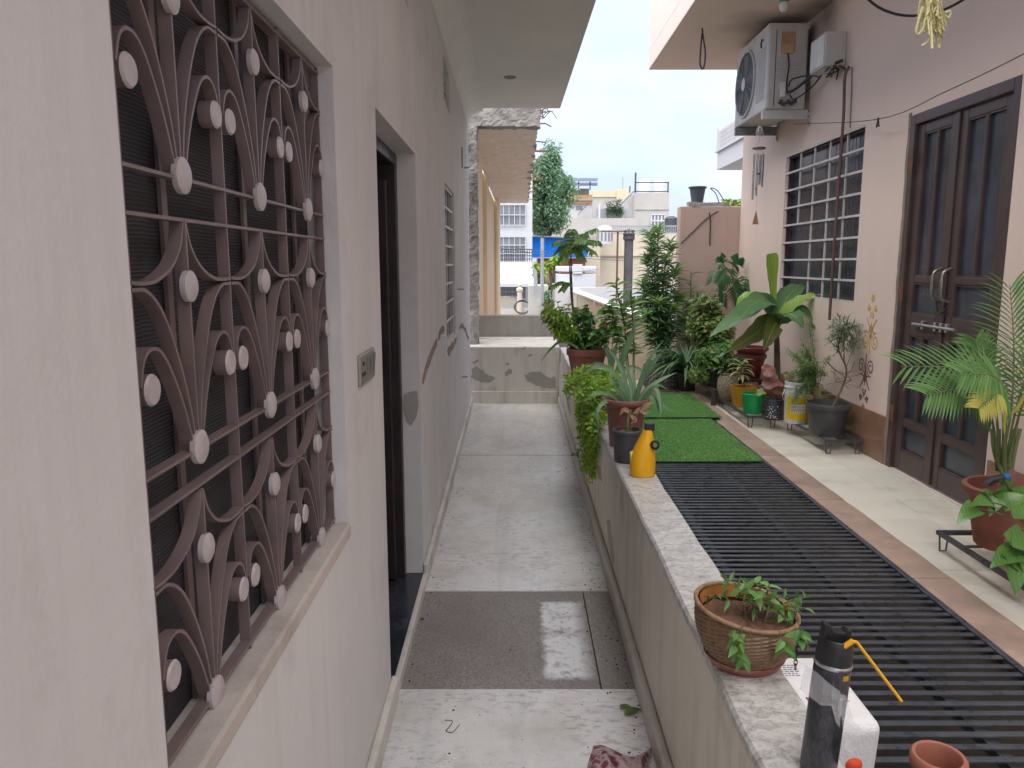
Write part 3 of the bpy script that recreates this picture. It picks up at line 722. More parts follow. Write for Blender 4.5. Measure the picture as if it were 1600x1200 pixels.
for y in [b0 + 0.05 + 0.06*k for k in range(25)]:
    cu.box((XR + 0.0691, y, z0 + 0.04), (XR + 0.0697, y + 0.008, z1 - 0.04 if y < 6.2 else z0 + 0.62))
M['curtain'] = simple('curtain_fold', (0.07, 0.075, 0.095), 0.6)
obj('curtain_fold', cu, M['curtain'], wn)
# stencilled motifs
def wallpt(y, z): return V((XR - 0.0015, y, z))
def stroke(mb, pts, w):
    n = len(pts); vs = []
    for i, p in enumerate(pts):
        a, b = pts[max(0,i-1)], pts[min(n-1,i+1)]
        t = V((b[0]-a[0], b[1]-a[1], 0)).normalized(); wd = w * (0.35 + 0.65 * math.sin(math.pi * (0.15 + 0.7 * i/(n-1))))
        vs += [wallpt(p[0] - t.y*wd/2, p[1] + t.x*wd/2), wallpt(p[0] + t.y*wd/2, p[1] - t.x*wd/2)]
    mb.add(vs, [(2*i, 2*i+1, 2*i+3, 2*i+2) for i in range(n-1)])
def blob(mb, y, z, r, n=8): mb.add([wallpt(y + r*math.cos(2*math.pi*k/n), z + r*math.sin(2*math.pi*k/n)) for k in range(n)], [tuple(range(n))])
def spiral(cy, cz, r, s, up, turns=1.7):
    return [(cy + s*r*(1-t*0.78)*math.cos(a), cz + up*r*1.15*(1-t*0.78)*math.sin(a)) for t, a in [(k/22, -math.pi*0.6 + turns*2*math.pi*k/22) for k in range(23)]]
def motif(cy, cz, up, m):
    mb = MB()
    for s in (-1, 1):
        stroke(mb, spiral(cy + s*0.070, cz, 0.055, -s, up), 0.012)
        stroke(mb, [(cy + s*0.005, cz - up*0.02), (cy + s*0.02, cz - up*0.09), (cy + s*0.075, cz - up*0.155)], 0.018)
        stroke(mb, [(cy + s*0.06, cz - up*0.055), (cy + s*0.02, cz - up*0.07), (cy + s*0.003, cz - up*0.11)], 0.012)
        for (a, b) in ((0.045, 0.21), (0.05, 0.235), (0.03, 0.22), (0.018, 0.165), (0.06, 0.215)): blob(mb, cy + s*a, cz - up*b, 0.012)
    stroke(mb, [(cy, cz + up*0.09), (cy + 0.003, cz), (cy, cz - up*0.13)], 0.018)
    for (a, b) in ((0, 0.27), (0.016, 0.285), (-0.016, 0.285), (0.01, 0.305), (-0.01, 0.305), (0, 0.20), (0.012, 0.185), (-0.012, 0.185)): blob(mb, cy + a, cz - up*b, 0.011)
    return stuff(obj('wall_motif', mb, m, rh))
M['mot_y'] = simple('ochre_stencil', (0.62, 0.40, 0.12), 0.8, var=0.25); M['mot_p'] = simple('plum_stencil', (0.22, 0.10, 0.12), 0.8, var=0.3)
c1 = P(1360, 533, x=XR); c2 = P(1353, 573, x=XR)
motif(c1.y, c1.z, -1, M['mot_y']); motif(c2.y, c2.z, 1, M['mot_p'])

# pink boundary wall closing the far right corner, with a bucket on it
pw = thing('pink_boundary_wall', 'dull pink boundary wall at far end of courtyard with bucket on top', 'wall', (2.05, 8.5, ZC))
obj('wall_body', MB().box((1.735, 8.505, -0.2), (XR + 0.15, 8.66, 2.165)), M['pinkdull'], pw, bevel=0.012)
obj('mortar_cap', rough_box(1.83, 2.27, 8.51, 8.65, 2.15, 2.205, 0.014, 16, 5, 3, 8), M['concrete'], pw)
M['bluegrey'] = simple('faded_black_plastic', (0.09, 0.10, 0.13), 0.5)
bk = thing('plastic_bucket', 'dark grey plastic bucket standing on top of pink boundary wall', 'bucket', (1.935, 8.58, 2.205))
obj('bucket_body', MB().lathe([(0,0),(0.062,0),(0.085,0.155),(0.092,0.158),(0.092,0.17),(0.083,0.17),(0.06,0.015),(0,0.015)], (1.935, 8.58, 2.207), 28), M['bluegrey'], bk, smooth=True)
obj('rim', MB().lathe([(0.0925,0.150),(0.098,0.153),(0.098,0.166),(0.0925,0.169)], (1.935, 8.58, 2.207), 28), M['bluegrey'], bk, smooth=True)
wb = MB()
wb.tube(spline([P(1122,330,y=8.5), P(1112,336,y=8.49), P(1100,345,y=8.497), P(1085,360,y=8.497), P(1064,380,y=8.497)], 6), 0.006, 6)
tag(obj('black_cable', wb, M['blackrub']), 'black cable drooping across face of pink boundary wall', 'cable')
tag(obj('iron_hook', MB().tube(spline([P(1108,332,y=8.49), P(1110,345,y=8.49), P(1109,384,y=8.495)], 5), 0.006, 6), M['black']), 'straight black rod hanging down face of pink boundary wall', 'rod')
tag(obj('bent_wire', MB().tube(spline([P(1124,318,y=8.58), P(1118,302,y=8.58), P(1110,294,y=8.58), P(1120,297,y=8.58), P(1132,314,y=8.58)], 6), 0.005, 6), M['blackrub']), 'thin bent wire sticking up beside bucket on pink wall', 'wire')

# ================================================================ COURTYARD FLOOR
cy = struct(obj('courtyard_floor', MB().box((1.62, -3.0, -0.2), (XR + 0.15, 8.50, ZC - 0.014)), M['grout']))
for k in range(-18, 18):
    y0 = 2.806 + 0.328 * k; y1 = y0 + 0.328
    if y1 > 8.6 or y0 < -3.0: continue
    y1 = min(y1, 8.49)
    for (x0, x1) in ((1.805, 2.111), (2.111, 2.3885)):
        obj('floor_tile', MB().box((x0 + 0.0016, y0 + 0.0016, ZC - 0.018), (x1 - 0.0016, y1 - 0.0016, ZC + R.uniform(-.0007, .0007))), M['tile'], cy, bevel=0.0015)
sy = [-3.0, -1.4, 0.2, 1.7, 3.04, 4.12, 5.12, 6.3, 7.4, 8.49]
for i in range(len(sy) - 1):
    mb = MB(); n = 14; e = [mnoise.noise(V((i*3.3, k*0.7, 2)))*0.008 for k in range(n+1)]
    vs = []
    for k in range(n + 1):
        y = sy[i] + 0.003 + (sy[i+1] - sy[i] - 0.006) * k / n
        vs += [(1.640, y, ZC - 0.02), (1.640, y, ZC + 0.004), (1.803 + e[k], y, ZC + 0.004), (1.803 + e[k], y, ZC - 0.02)]
    fs = [(k*4+j, k*4+j+1, (k+1)*4+j+1, (k+1)*4+j) for k in range(n) for j in range(3)] + [(0,1,2,3), tuple(n*4+j for j in (3,2,1,0))]
    obj('stone_strip', mb.add(vs, fs), M['stone'], cy)
# floor under the mats at the far end
struct(obj('far_floor', MB().box((0.602, 6.6, 0.0), (1.62, 8.60, ZC - 0.004)), M['stone']))
# light shaft below the grating
sh_ = MB(); sh_.box((0.5, -3.0, -3.2), (1.7, 6.7, -3.1)); sh_.box((1.621, -3.0, -3.1), (1.70, 6.6, -0.20)); sh_.box((0.46, -3.0, -3.1), (0.60, 6.6, -0.25)); sh_.box((0.6, 6.6, -3.1), (1.62, 6.7, 0.0)); sh_.box((0.6, -3.1, -3.1), (1.62, -3.0, 0.2))
struct(obj('light_shaft', sh_, M['pit']))
gt = thing('floor_grating', 'black painted steel bar grating over light shaft beside dwarf wall', 'grating', (1.12, 2.0, ZC))
base = obj('slat', MB().box((0.618, -0.0115, ZC - 0.006), (1.612, 0.0115, ZC)), M['slat'], gt, bevel=0.0015)
base.location = (0, 0.10, 0)
k = 1
while 0.10 + k * 0.0534 < 6.55:
    c = copy_of(base, (0, 0.10 + k * 0.0534 + R.uniform(-.0025, .0025), R.uniform(-.0012, .0012)), gt); k += 1
    c.rotation_euler = (0, 0, R.uniform(-.0016, .0016))
bm = MB(); bm.box((1.6125, 0.0, ZC - 0.03), (1.638, 6.6, ZC + 0.006)); obj('edge_angle', bm, M['slat'], gt, bevel=0.002)
obj('edge_angle', MB().box((0.603, 0.0, ZC - 0.03), (0.6178, 6.6, ZC + 0.004)), M['slat'], gt)
for x in (0.90, 1.32):
    obj('support_flat', MB().box((x - 0.018, 0.0, ZC - 0.050), (x + 0.018, 6.6, ZC - 0.020)), M['slat'], gt)
# ================================================================ BACKGROUND BUILDINGS
M['bglass'] = simple('far_window_glass', (0.20, 0.21, 0.235), 0.3, var=0.2, scale=2, bmp=0)
M['blue'] = simple('blue_sheet', (0.02, 0.24, 0.75), 0.45, var=0.08, bmp=0)
M['redbrick'] = simple('red_band', (0.27, 0.085, 0.06), 0.8)
M['brownw'] = simple('brown_wall', (0.30, 0.22, 0.15), 0.85, var=0.2, scale=3)
M['tank_w'] = simple('white_tank_plastic', (0.62, 0.65, 0.68), 0.5, bmp=0); M['tank_b'] = simple('black_tank_plastic', (0.035, 0.04, 0.055), 0.5, bmp=0)
M['dkmetal'] = simple('dark_metal', (0.06, 0.06, 0.07), 0.5, bmp=0); M['grey'] = simple('grey_metal', (0.30, 0.32, 0.34), 0.45, bmp=0)
M['solar'] = simple('solar_cells', (0.035, 0.05, 0.08), 0.25, bmp=0); M['orange'] = simple('orange_band_paint', (0.60, 0.30, 0.10), 0.8)
M['yellowp'] = plaster('pale_yellow_paint', (0.62, 0.54, 0.36), patch=0.06, bmp=0.05)
GZ = -3.3
def Q(px, py, y): return P(px, py, y=y)
def fbox(mb, px0, py0, px1, py1, y, d):            # box whose camera face spans these pixels at depth y
    a, b = Q(px0, py1, y), Q(px1, py0, y); mb.box((a.x, y, a.z), (b.x, y + d, b.z)); return mb
def tower_box(px0, pytop, px1, y, d):
    a, b = Q(px0, pytop, y), Q(px1, pytop, y); return MB().box((a.x, y, GZ), (b.x, y + d, a.z))
def win_grid(parent, px0, py0, px1, py1, y, nx, ny, name='window', frame='white', bw=0.028):
    a, b = Q(px0, py1, y), Q(px1, py0, y)
    w = obj(name, MB().box((a.x, y - 0.02, a.z), (b.x, y - 0.004, b.z)), M['bglass'], parent)
    mb = MB()
    for i in range(nx + 1):
        x = a.x + (b.x - a.x) * i / nx; mb.box((x - bw/2, y - 0.07, a.z), (x + bw/2, y - 0.022, b.z))
    for j in range(ny + 1):
        z = a.z + (b.z - a.z) * j / ny; mb.box((a.x, y - 0.10, z - bw/2), (b.x, y - 0.071, z + bw/2))
    obj('window_bars', mb, M[frame], w); return w
# white house with grid windows
YW = 30.0
wb_ = thing('white_apartment_house', 'white apartment house with gridded windows, balcony rail and white awning', 'house', (-1, YW, GZ))
a, b = Q(700, 250, YW), Q(832, 250, YW)
obj('wall', MB().box((a.x - 3, YW, GZ), (b.x, YW + 8, 7.2)), M['white'], wb_)
win_grid(wb_, 770, 320, 821, 352, YW, 6, 2); win_grid(wb_, 770, 370, 821, 409, YW, 6, 3); win_grid(wb_, 770, 446, 821, 466, YW, 5, 2, frame='grey')
a, b = Q(770, 409, YW - 0.8), Q(831, 409, YW - 0.8)
obj('balcony_slab', MB().box((a.x - 1, YW - 0.9, a.z - 0.14), (b.x, YW - 0.001, a.z)), M['white'], wb_)
rl = MB()
for k in range(18): x = a.x + (b.x - a.x) * k / 17; rl.box((x-.012, YW-.86, a.z), (x+.012, YW-.83, a.z + 0.46))
for zz in (0.10, 0.22, 0.34, 0.46): rl.box((a.x, YW-.88, a.z+zz-.015), (b.x, YW-.861, a.z+zz+.015))
obj('balcony_railing', rl, M['dkmetal'], wb_)
a, b, c, d = Q(770, 412, YW - .95), Q(830, 412, YW - .95), Q(770, 443, YW - 1.5), Q(834, 443, YW - 1.5)
aw = obj('awning', MB().plate([a, b, d, c], (0, 0.02, 0.04)), M['white'], wb_)
obj('awning_valance', MB().plate([c, d, d - V((0,0,0.12)), c - V((0,0,0.12))], (0, 0.02, 0)), M['white'], aw)
# jali screen wall, gate pier and coiled hose below it
jl = thing('lattice_screen_wall', 'pale lattice screen wall in front of white apartment house', 'wall', (0, 27, GZ))
a, b = Q(770, 463, 27), Q(807, 482, 27); jm = MB(); n = 9
obj('wall_body', MB().box((a.x - 2, 27, GZ), (Q(834,490,27).x, 27.15, b.z)), M['offwhite'], jl)
for i in range(-5, n + 1):
    for s in (1, -1):
        x0 = a.x + (b.x - a.x) * i / n; x1 = x0 + s * (a.z - b.z)
        p0, p1 = V((x0 if s > 0 else x0 + (a.z-b.z), 27.05 + 0.021*s, b.z)), V((x1 if s > 0 else x1 + (a.z-b.z), 27.05 + 0.021*s, a.z))
        if max(p0.x, p1.x) > b.x + 0.15: continue
        jm.bar(p0, p1, 0.02, 0.045, (0, 1, 0))
obj('lattice', jm, M['cream'], jl)
a, b = Q(809, 452, 26.9), Q(814, 485, 26.9)
obj('pier', MB().lathe([(0,0),(0.09,0),(0.09,0.8),(0.12,0.82),(0.12,0.9),(0.05,0.95),(0.07,1.02),(0.03,1.1),(0,1.12)], (Q(812,470,26.9).x, 26.9, Q(812,478,26.9).z - 0.3), 12), M['cream'], jl, smooth=True)
hp = Q(816, 480, 26.0); hm = MB()
for k in range(4): hm.tube([hp + V((0.24*math.cos(t*math.pi/10)*(1+.05*k), 0.03*k, 0.24*math.sin(t*math.pi/10)*(1-.06*k))) for t in range(21)], 0.018, 6, False)
tag(obj('coiled_hose', hm, M['dkmetal']), 'dark coiled hose hanging by the lattice screen wall', 'hose')
tag(obj('grey_wall_block', MB().box((Q(826,440,24).x, 24, GZ), (Q(857,440,24).x, 25.2, Q(840,446,24).z)), M['offwhite'], bevel=0.02), 'pale grey wall block between lattice screen and utility pole', 'wall')
tag(obj('leaning_board', MB().plate([Q(833,415,23.8), Q(839,425,23.8), Q(841,458,23.8), Q(834,452,23.8)], (0, 0.05, 0)), M['grey']), 'grey board leaning against end of white awning', 'board')
# utility pole with wires
up = thing('utility_pole', 'thin grey utility pole standing before the blue shed', 'pole', (Q(847,470,22).x, 22, GZ))
x = Q(847, 470, 22).x
obj('pole', MB().tube([(x, 22, GZ), (x, 22, Q(847, 371, 22).z)], [0.06, 0.05], 10), M['grey'], up, smooth=True)
obj('cap', MB().disc((x, 22, Q(847, 370, 22).z), (0,0,1), 0.065, 10, 0.03), M['dkmetal'], up)
for i, (pa, pb) in enumerate((((782, 384), (985, 404)), ((782, 388), (985, 408)), ((848, 422), (935, 421)), ((782, 432), (832, 417)), ((800, 442), (832, 417)))):
    a, b = Q(*pa, 21.9), Q(*pb, 21.9); mid = (a + b) / 2 - V((0, 0, 0.06))
    tag(obj('overhead_wire', MB().tube(spline([a, mid, b], 6), 0.007, 5), M['dkmetal']), ['upper of two overhead wires crossing the blue shed','lower of two overhead wires crossing the blue shed','short wire from utility pole to white tank box','wire slanting across the white awning from its right corner','steeper wire slanting down the white awning'][i], 'wire', 'overhead wires by the utility pole')
# blue shed
YB = 38.0
bs = thing('blue_shed', 'bright blue corrugated sheet shed above a red brown wall', 'shed', (Q(870,400,YB).x, YB, GZ))
a, b = Q(831, 370, YB), Q(918, 402, YB); nn = 60; vs = []
for i in range(nn + 1):
    x = a.x + (b.x - a.x) * i / nn; yy = YB + (0.05 if i % 2 else 0.0); zt = a.z - (i/nn) * 0.10
    vs += [(x, yy, b.z), (x, yy, zt)]
obj('corrugated_sheet', MB().add(vs, [(2*i, 2*i+2, 2*i+3, 2*i+1) for i in range(nn)]), M['blue'], bs)
obj('sheet_roof', MB().plate([(a.x-.1, YB-.25, a.z+.02), (b.x+.3, YB-.25, a.z-.10), (b.x+.3, YB+3, a.z-.0), (a.x-.1, YB+3, a.z+.1)], (0,0,.04)), M['grey'], bs)
obj('lower_wall', MB().box((a.x+.3, YB+.1, GZ), (Q(915,402,YB).x, YB+3, b.z)), M['redbrick'], bs)
obj('ledge', MB().box((a.x, YB-.2, b.z-.05), (Q(925,402,YB).x, YB+.09, b.z)), M['offwhite'], bs)
tag(obj('brown_wall', MB().box((Q(846,425,32).x, 32, GZ), (Q(876,425,32).x, 32.3, Q(846,424,32).z)), M['brownw']), 'brown wall stub between utility pole and white tank', 'wall')
# white water tank house and the white sloping parapet
YT = 26.0
wt_ = thing('white_tank_box', 'white moulded water tank box with stepped lid on terrace', 'tank', (Q(900,440,YT).x, YT, GZ))
a, b = Q(871, 432, YT), Q(931, 432, YT)
obj('box', MB().box((a.x, YT, GZ), (b.x, YT + 1.4, Q(871,428,YT).z)), M['white'], wt_, bevel=0.02)
obj('lid', MB().box((a.x-.01, YT-.03, Q(871,425,YT).z), (b.x+.01, YT+1.43, Q(871,416,YT).z)), M['white'], wt_, bevel=0.03)
obj('lid_rib', MB().box((Q(895,420,YT).x, YT-.06, Q(895,428,YT).z), (Q(910,420,YT).x, YT-.031, Q(895,413,YT).z)), M['white'], wt_, bevel=0.01)
tag(obj('white_terrace_wall', MB().box((Q(868,450,22).x, 22, GZ), (Q(1060,450,22).x, 22.2, Q(900,449,22).z)), M['white']), 'bright white terrace wall behind the sloping parapet', 'wall')
pr = thing('cream_parapet_wall', 'long cream parapet wall with white top running away behind the plants', 'wall', (1.4, 15, 0))
p0, p1 = P(856, 440, z=0.8), P(1005, 497, z=0.8)
dv = (p0 - p1).normalized(); p2 = p1 - dv * 2.0
sd = V((-dv.y, dv.x, 0))
def strip(pA, pB, off0, off1, zlo, zhi):
    A0, A1, B0, B1 = pA - sd*off0, pA - sd*off1, pB - sd*off0, pB - sd*off1
    vs = [(q.x, q.y, z) for z in (zlo, zhi) for q in (A0, A1, B1, B0)]
    return MB().add(vs, [(0,1,2,3),(7,6,5,4),(0,4,5,1),(1,5,6,2),(2,6,7,3),(3,7,4,0)])
if sd.x > 0: sd = -sd
obj('wall_body', strip(p2, p0, 0.0, 0.24, GZ, 0.76), M['cream'], pr)
obj('white_top', strip(p2, p0, -0.02, 0.26, 0.762, 0.80), M['white'], pr)
for k in range(1, 6):
    q = p2.lerp(p0, k/6.5); obj('pilaster', strip(q, q + dv*0.25, -0.03, 0.0, GZ, 0.755), M['cream'], pr)
# dark chimney pipe
YC = 14.0; cx = Q(981, 450, YC).x
ch = thing('chimney_pipe', 'dark grey cement vent pipe with collar rising behind the plants', 'chimney', (cx, YC, 0))
s_ = YC / 1200
obj('pipe', MB().lathe([(7*s_, -2.0), (7*s_, 0.0)], (cx, YC, Q(981,374,YC).z), 20), simple('cement_pipe', (0.075, 0.075, 0.085), 0.7, var=0.3, scale=5), ch, smooth=True)
zt_ = Q(981, 374, YC).z
obj('collar', MB().lathe([(7*s_,-.02),(9*s_,0.0),(9*s_,.06),(8*s_,.07),(9.5*s_,.08),(9.5*s_,.10),(8*s_,.11),(7.5*s_,.11),(0,.11)], (cx, YC, zt_), 20), M['dkmetal'], ch, smooth=True)
for k in range(8):
    t = k * math.pi / 4; obj('cap_fin', MB().box((cx+7*s_*math.cos(t)-.006, YC+7*s_*math.sin(t)-.006, zt_+.10), (cx+7*s_*math.cos(t)+.006, YC+7*s_*math.sin(t)+.006, zt_+.15)), M['dkmetal'], ch)
obj('cap_top', MB().lathe([(0,.15),(8*s_,.15),(7*s_,.165),(1.5*s_,.17),(1.5*s_,.185),(0,.185)], (cx, YC, zt_), 16), M['dkmetal'], ch, smooth=True)
ta = thing('tv_aerial', 'thin T shaped aerial mast left of the chimney pipe', 'aerial', (Q(964,430,16).x, 16, 0))
x = Q(964,430,16).x; obj('mast', MB().tube([(x,16,-1),(x,16,Q(964,361,16).z)], 0.02, 8), M['rust'], ta)
obj('cross_arm', MB().bar((Q(938,362,16).x,15.97,Q(938,362,16).z), (Q(992,361,16).x,15.97,Q(992,361,16).z), 0.02, 0.025), M['rust'], ta)
# cream house, railing, small white dome tank
YK = 45.0
ck = thing('cream_house', 'cream flat roofed house with roof railing behind the chimney pipe', 'house', (Q(1000,440,YK).x, YK, GZ))
a, b = Q(934, 366, YK), Q(1062, 366, YK)
obj('wall', MB().box((a.x, YK, GZ), (b.x + 2, YK + 8, a.z)), M['cream'], ck)
obj('string_course', MB().box((a.x-.05, YK-.12, Q(934,400,YK).z), (b.x+2, YK-.001, Q(934,398,YK).z)), M['cream'], ck)
rl = MB(); zb = a.z; zt2 = Q(955, 353, YK).z; xa, xb = Q(955,360,YK).x, Q(1062,360,YK).x
for k in range(34): x = xa + (xb-xa)*k/33; rl.box((x-.02,YK+.1,zb),(x+.02,YK+.14,zt2))
rl.box((xa,YK+.08,zt2-.03),(xb,YK+.16,zt2+.03)); rl.box((xa,YK+.08,zb+.06),(xb,YK+.16,zb+.1))
obj('roof_railing', rl, M['grey'], ck)
obj('low_wing', MB().box((Q(912,402,YK-3).x, YK-3, GZ), (Q(938,402,YK-3).x, YK+3, Q(912,380,YK-3).z)), M['cream'], ck)
s_ = (YK-1)/1200; c = Q(945, 361, YK-1)
dt = thing('domed_white_kiosk', 'small white domed roof turret with dark slots on cream house', 'turret', (c.x, YK-1, c.z))
obj('turret_body', MB().lathe([(0,-.75),(11*s_,-.75),(11*s_,0.0),(12*s_,.02),(12*s_,.10),(10*s_,.2),(5*s_,.3),(0,.33)], (c.x, YK-1, c.z), 20), M['white'], dt, smooth=True)
for k in range(7):
    t = math.pi + k * math.pi / 6; x, y = c.x + 11*s_*math.cos(t), YK-1 + 11*s_*math.sin(t)
    obj('slot', MB().box((x-.05, y-.03, c.z-.55), (x+.05, y+.03, c.z-.1)), M['bglass'], dt)
# upper terrace house behind
YU = 56.0
tu = thing('terrace_house', 'pale grey house with high blank terrace wall behind blue shed', 'house', (Q(930,365,YU).x, YU, GZ))
a, b = Q(868, 341, YU), Q(992, 341, YU)
obj('wall', MB().box((a.x, YU, GZ), (b.x, YU + 3, a.z)), M['offwhite'], tu)
obj('shade_net_fence', MB().box((Q(930,330,YU+3).x, YU+2.5, a.z), (Q(985,330,YU+3).x, YU+2.6, Q(930,327,YU+3).z)), M['grey'], tu)
for px in (937, 974): obj('fence_post', MB().box((Q(px,330,YU+2).x-.06, YU+2.2, a.z), (Q(px,330,YU+2).x+.06, YU+2.3, Q(px,318,YU+2).z)), M['white'], tu)
pl = MB(); r9 = random.Random(9)
for k in range(260):
    p = Q(r9.uniform(948, 972), r9.gauss(330, 6), YU+2) ; pl.leaf([p, p+V((r9.uniform(-.2,.2),r9.uniform(-.2,.2),.15)), p+V((r9.uniform(-.4,.4),0,.1))], .10)
M['farleaf'] = leafmat('far_leaves', (0.055, 0.10, 0.045), (0.12, 0.19, 0.08), trans=0.2)
pt = thing('terrace_plants', 'green plants growing along netted fence on far terrace', 'plant', Q(960, 338, YU+2)); stuff(obj('foliage', pl, M['farleaf'], pt))
# stair tower with two tanks
YS = 62.0
st = thing('stair_tower', 'pale concrete stair tower with tall barred window carrying two water tanks', 'tower', (Q(1015,350,YS).x, YS, GZ))
a, b = Q(993, 301, YS), Q(1046, 301, YS)
obj('wall', MB().box((a.x, YS, GZ), (b.x, YS + 4, a.z)), M['offwhite'], st)
obj('string_line', MB().box((a.x-.02, YS-.06, Q(993,328,YS).z), (b.x+.02, YS-.001, Q(993,327,YS).z)), M['concrete'], st)
obj('side_wing', MB().box((Q(985,303,YS).x, YS+1, GZ), (a.x-.001, YS+4, Q(985,303,YS).z)), M['offwhite'], st)
win_grid(st, 1017, 335, 1039, 365, YS, 4, 3, 'barred_window', 'white', 0.12)
fr = MB(); zz = a.z
for px in (994, 1045):
    for dy in (0.3, 3.5): fr.box((Q(px,290,YS).x-.05, YS+dy-.05, zz), (Q(px,290,YS).x+.05, YS+dy+.05, zz+0.85))
for h in (0.12, 0.80): fr.box((a.x, YS+.26, zz+h-.04), (b.x, YS+.34, zz+h+.04))
fr.box((Q(994,290,YS).x-.09, YS+.2, zz), (Q(994,290,YS).x+.04, YS+.3, Q(994,269,YS).z))
obj('tank_frame', fr, M['dkmetal'], st)
for px, m in ((1007, 'tank_w'), (1030, 'tank_w')):
    c = Q(px, 297, YS+2); s_ = (YS+2)/1200
    t = thing('water_tank', 'white cylindrical roof tank, %s of two on the stair tower' % ('left' if px < 1015 else 'right'), 'water tank', (c.x, YS+2, zz))
    obj('tank_body', MB().lathe([(0,0),(9*s_,0),(9*s_,.25),(9.3*s_,.3),(9*s_,.35),(9*s_,.7),(9.3*s_,.75),(9*s_,.8),(8.6*s_,1.0),(5*s_,1.15),(3*s_,1.18),(0,1.18)], (c.x, YS+2, zz+.02), 20), M[m], t, smooth=True)
    obj('tank_lid', MB().lathe([(3*s_,0),(3*s_,.09),(0,.12)], (c.x, YS+2, zz+1.2), 12), M[m], t, smooth=True)
obj('sloping_pipe', MB().tube([Q(990,298,YS-1), Q(964,324,YS-1)], 0.10, 8), M['grey'], st)
c = Q(1048, 364, 50); s_ = 50/1200; bt = thing('black_water_tank', 'black ribbed water tank on roof between railing and pink wall', 'water tank', c)
prof = [(0,0)]
for k in range(7): prof += [(9.6*s_, k*.13), (10.2*s_, k*.13+.04), (10.2*s_, k*.13+.08)]
obj('tank_body', MB().lathe(prof + [(9*s_,.95),(4*s_,1.05),(0,1.05)], c, 20), M['tank_b'], bt, smooth=True)
tag(obj('far_white_house', MB().box((Q(1046,342,75).x, 75, GZ), (Q(1070,342,75).x, 80, Q(1046,336,75).z)), M['white']), 'small far white house between stair tower and pink wall', 'house')
# solar roof house, yellow house
YO = 78.0
so = thing('solar_roof_house', 'house with orange bands and outside stair under a tilted solar array', 'house', (Q(910,330,YO).x, YO, GZ))
a, b = Q(882, 308, YO), Q(925, 308, YO)
obj('wall', MB().box((a.x, YO, GZ), (b.x, YO+6, a.z)), M['white'], so)
obj('orange_band', MB().box((a.x-.1, YO-.3, Q(882,310,YO).z), (b.x, YO-.001, Q(882,305,YO).z)), M['orange'], so)
obj('grey_band', MB().box((a.x-.1, YO-.5, Q(882,314,YO).z), (b.x+.1, YO-.001, Q(882,310.3,YO).z)), M['grey'], so)
obj('orange_band', MB().box((a.x-.1, YO-.3, Q(882,318,YO).z), (b.x, YO-.001, Q(882,314.3,YO).z)), M['orange'], so)
obj('top_room', MB().box((Q(888,294,YO).x, YO+1, a.z), (Q(922,294,YO).x, YO+4, Q(888,293,YO).z)), M['offwhite'], so)
w1 = obj('window', MB().box((Q(900,328,YO).x, YO-.05, Q(900,328,YO).z), (Q(910,322,YO).x, YO-.002, Q(910,322,YO).z)), M['bglass'], so)
obj('stair', MB().bar(Q(903,341,YO-1), Q(920,322,YO-1), 0.9, 0.12), M['offwhite'], so); obj('stair_rail', MB().bar(Q(903,336,YO-1.5), Q(920,317,YO-1.5), .06, .06), M['dkmetal'], so)
sa = thing('solar_array', 'tilted dark solar panels in two rows on far roof', 'solar panels', Q(905, 292, YO))
for (p0_, p1_) in ((279, 283.5), (286, 290.5)):
    for k in range(2):
        x0, x1 = 872 + k*31, 872 + k*31 + 30.3
        q = [Q(x0, p1_, YO-1), Q(x1, p1_, YO-1), Q(x1+1, p0_, YO+1), Q(x0+1, p0_, YO+1)]
        obj('solar_panel', MB().plate(q, (0, 0.02, 0.05)), M['solar'], sa)
lg = MB()
for px in (886, 904, 922): lg.tube([Q(px, 297, YO), Q(px, 284, YO+.3)], .06, 6)
obj('array_leg', lg, M['grey'], sa)
yh = thing('yellow_house', 'pale yellow roofed house between solar array and stair tower', 'house', (Q(955,320,85).x, 85, GZ))
obj('wall', MB().box((Q(926,305,85).x, 85, GZ), (Q(983,305,85).x, 92, Q(926,308,85).z)), M['offwhite'], yh)
obj('parapet', MB().box((Q(926,305,85).x, 84.9, Q(926,308,85).z), (Q(965,305,85).x, 92, Q(926,298,85).z)), M['yellowp'], yh)
obj('roof_room', MB().box((Q(963,305,85).x, 84.7, Q(963,312,85).z), (Q(984,305,85).x, 92, Q(963,296,85).z)), M['yellowp'], yh)
obj('mast', MB().tube([Q(973,296,86), Q(973,277,86)], .06, 6), M['grey'], yh)
# white balcony far right, running away from the camera beside the pink house
vb = thing('white_balcony_house', 'white house balcony with pierced parapet seen beside pink house', 'house', (5, 15, GZ))
bx_, bz0, bz1, bz2 = 4.48, 3.65, 4.03, 4.50
obj('balcony_slab', MB().box((bx_, 9.5, bz0), (8.5, 18.0, bz1)), M['white'], vb, bevel=0.01)
obj('slab_lip', MB().box((bx_-.05, 9.5, bz1+.001), (8.5, 18.05, bz1+.05)), M['white'], vb)
obj('pierced_parapet', MB().box((bx_, 9.5, bz1+.051), (bx_+.10, 18.0, bz2)), M['white'], vb)
obj('end_post', MB().box((bx_-.02, 17.9, bz1+.051), (bx_+.12, 18.03, bz2+.06)), M['white'], vb)
hm = MB()
for i in range(40):
    for j in range(4): y = 17.75 - i*.13; hm.box((bx_-.006, y-.045, bz1+.10+j*.09), (bx_-.001, y+.02, bz1+.15+j*.09))
stuff(obj('piercing', hm, M['offwhite'], vb)); obj('back_wall', MB().box((bx_+1.2, 9.5, GZ), (8.5, 17.5, bz0-.001)), M['white'], vb)

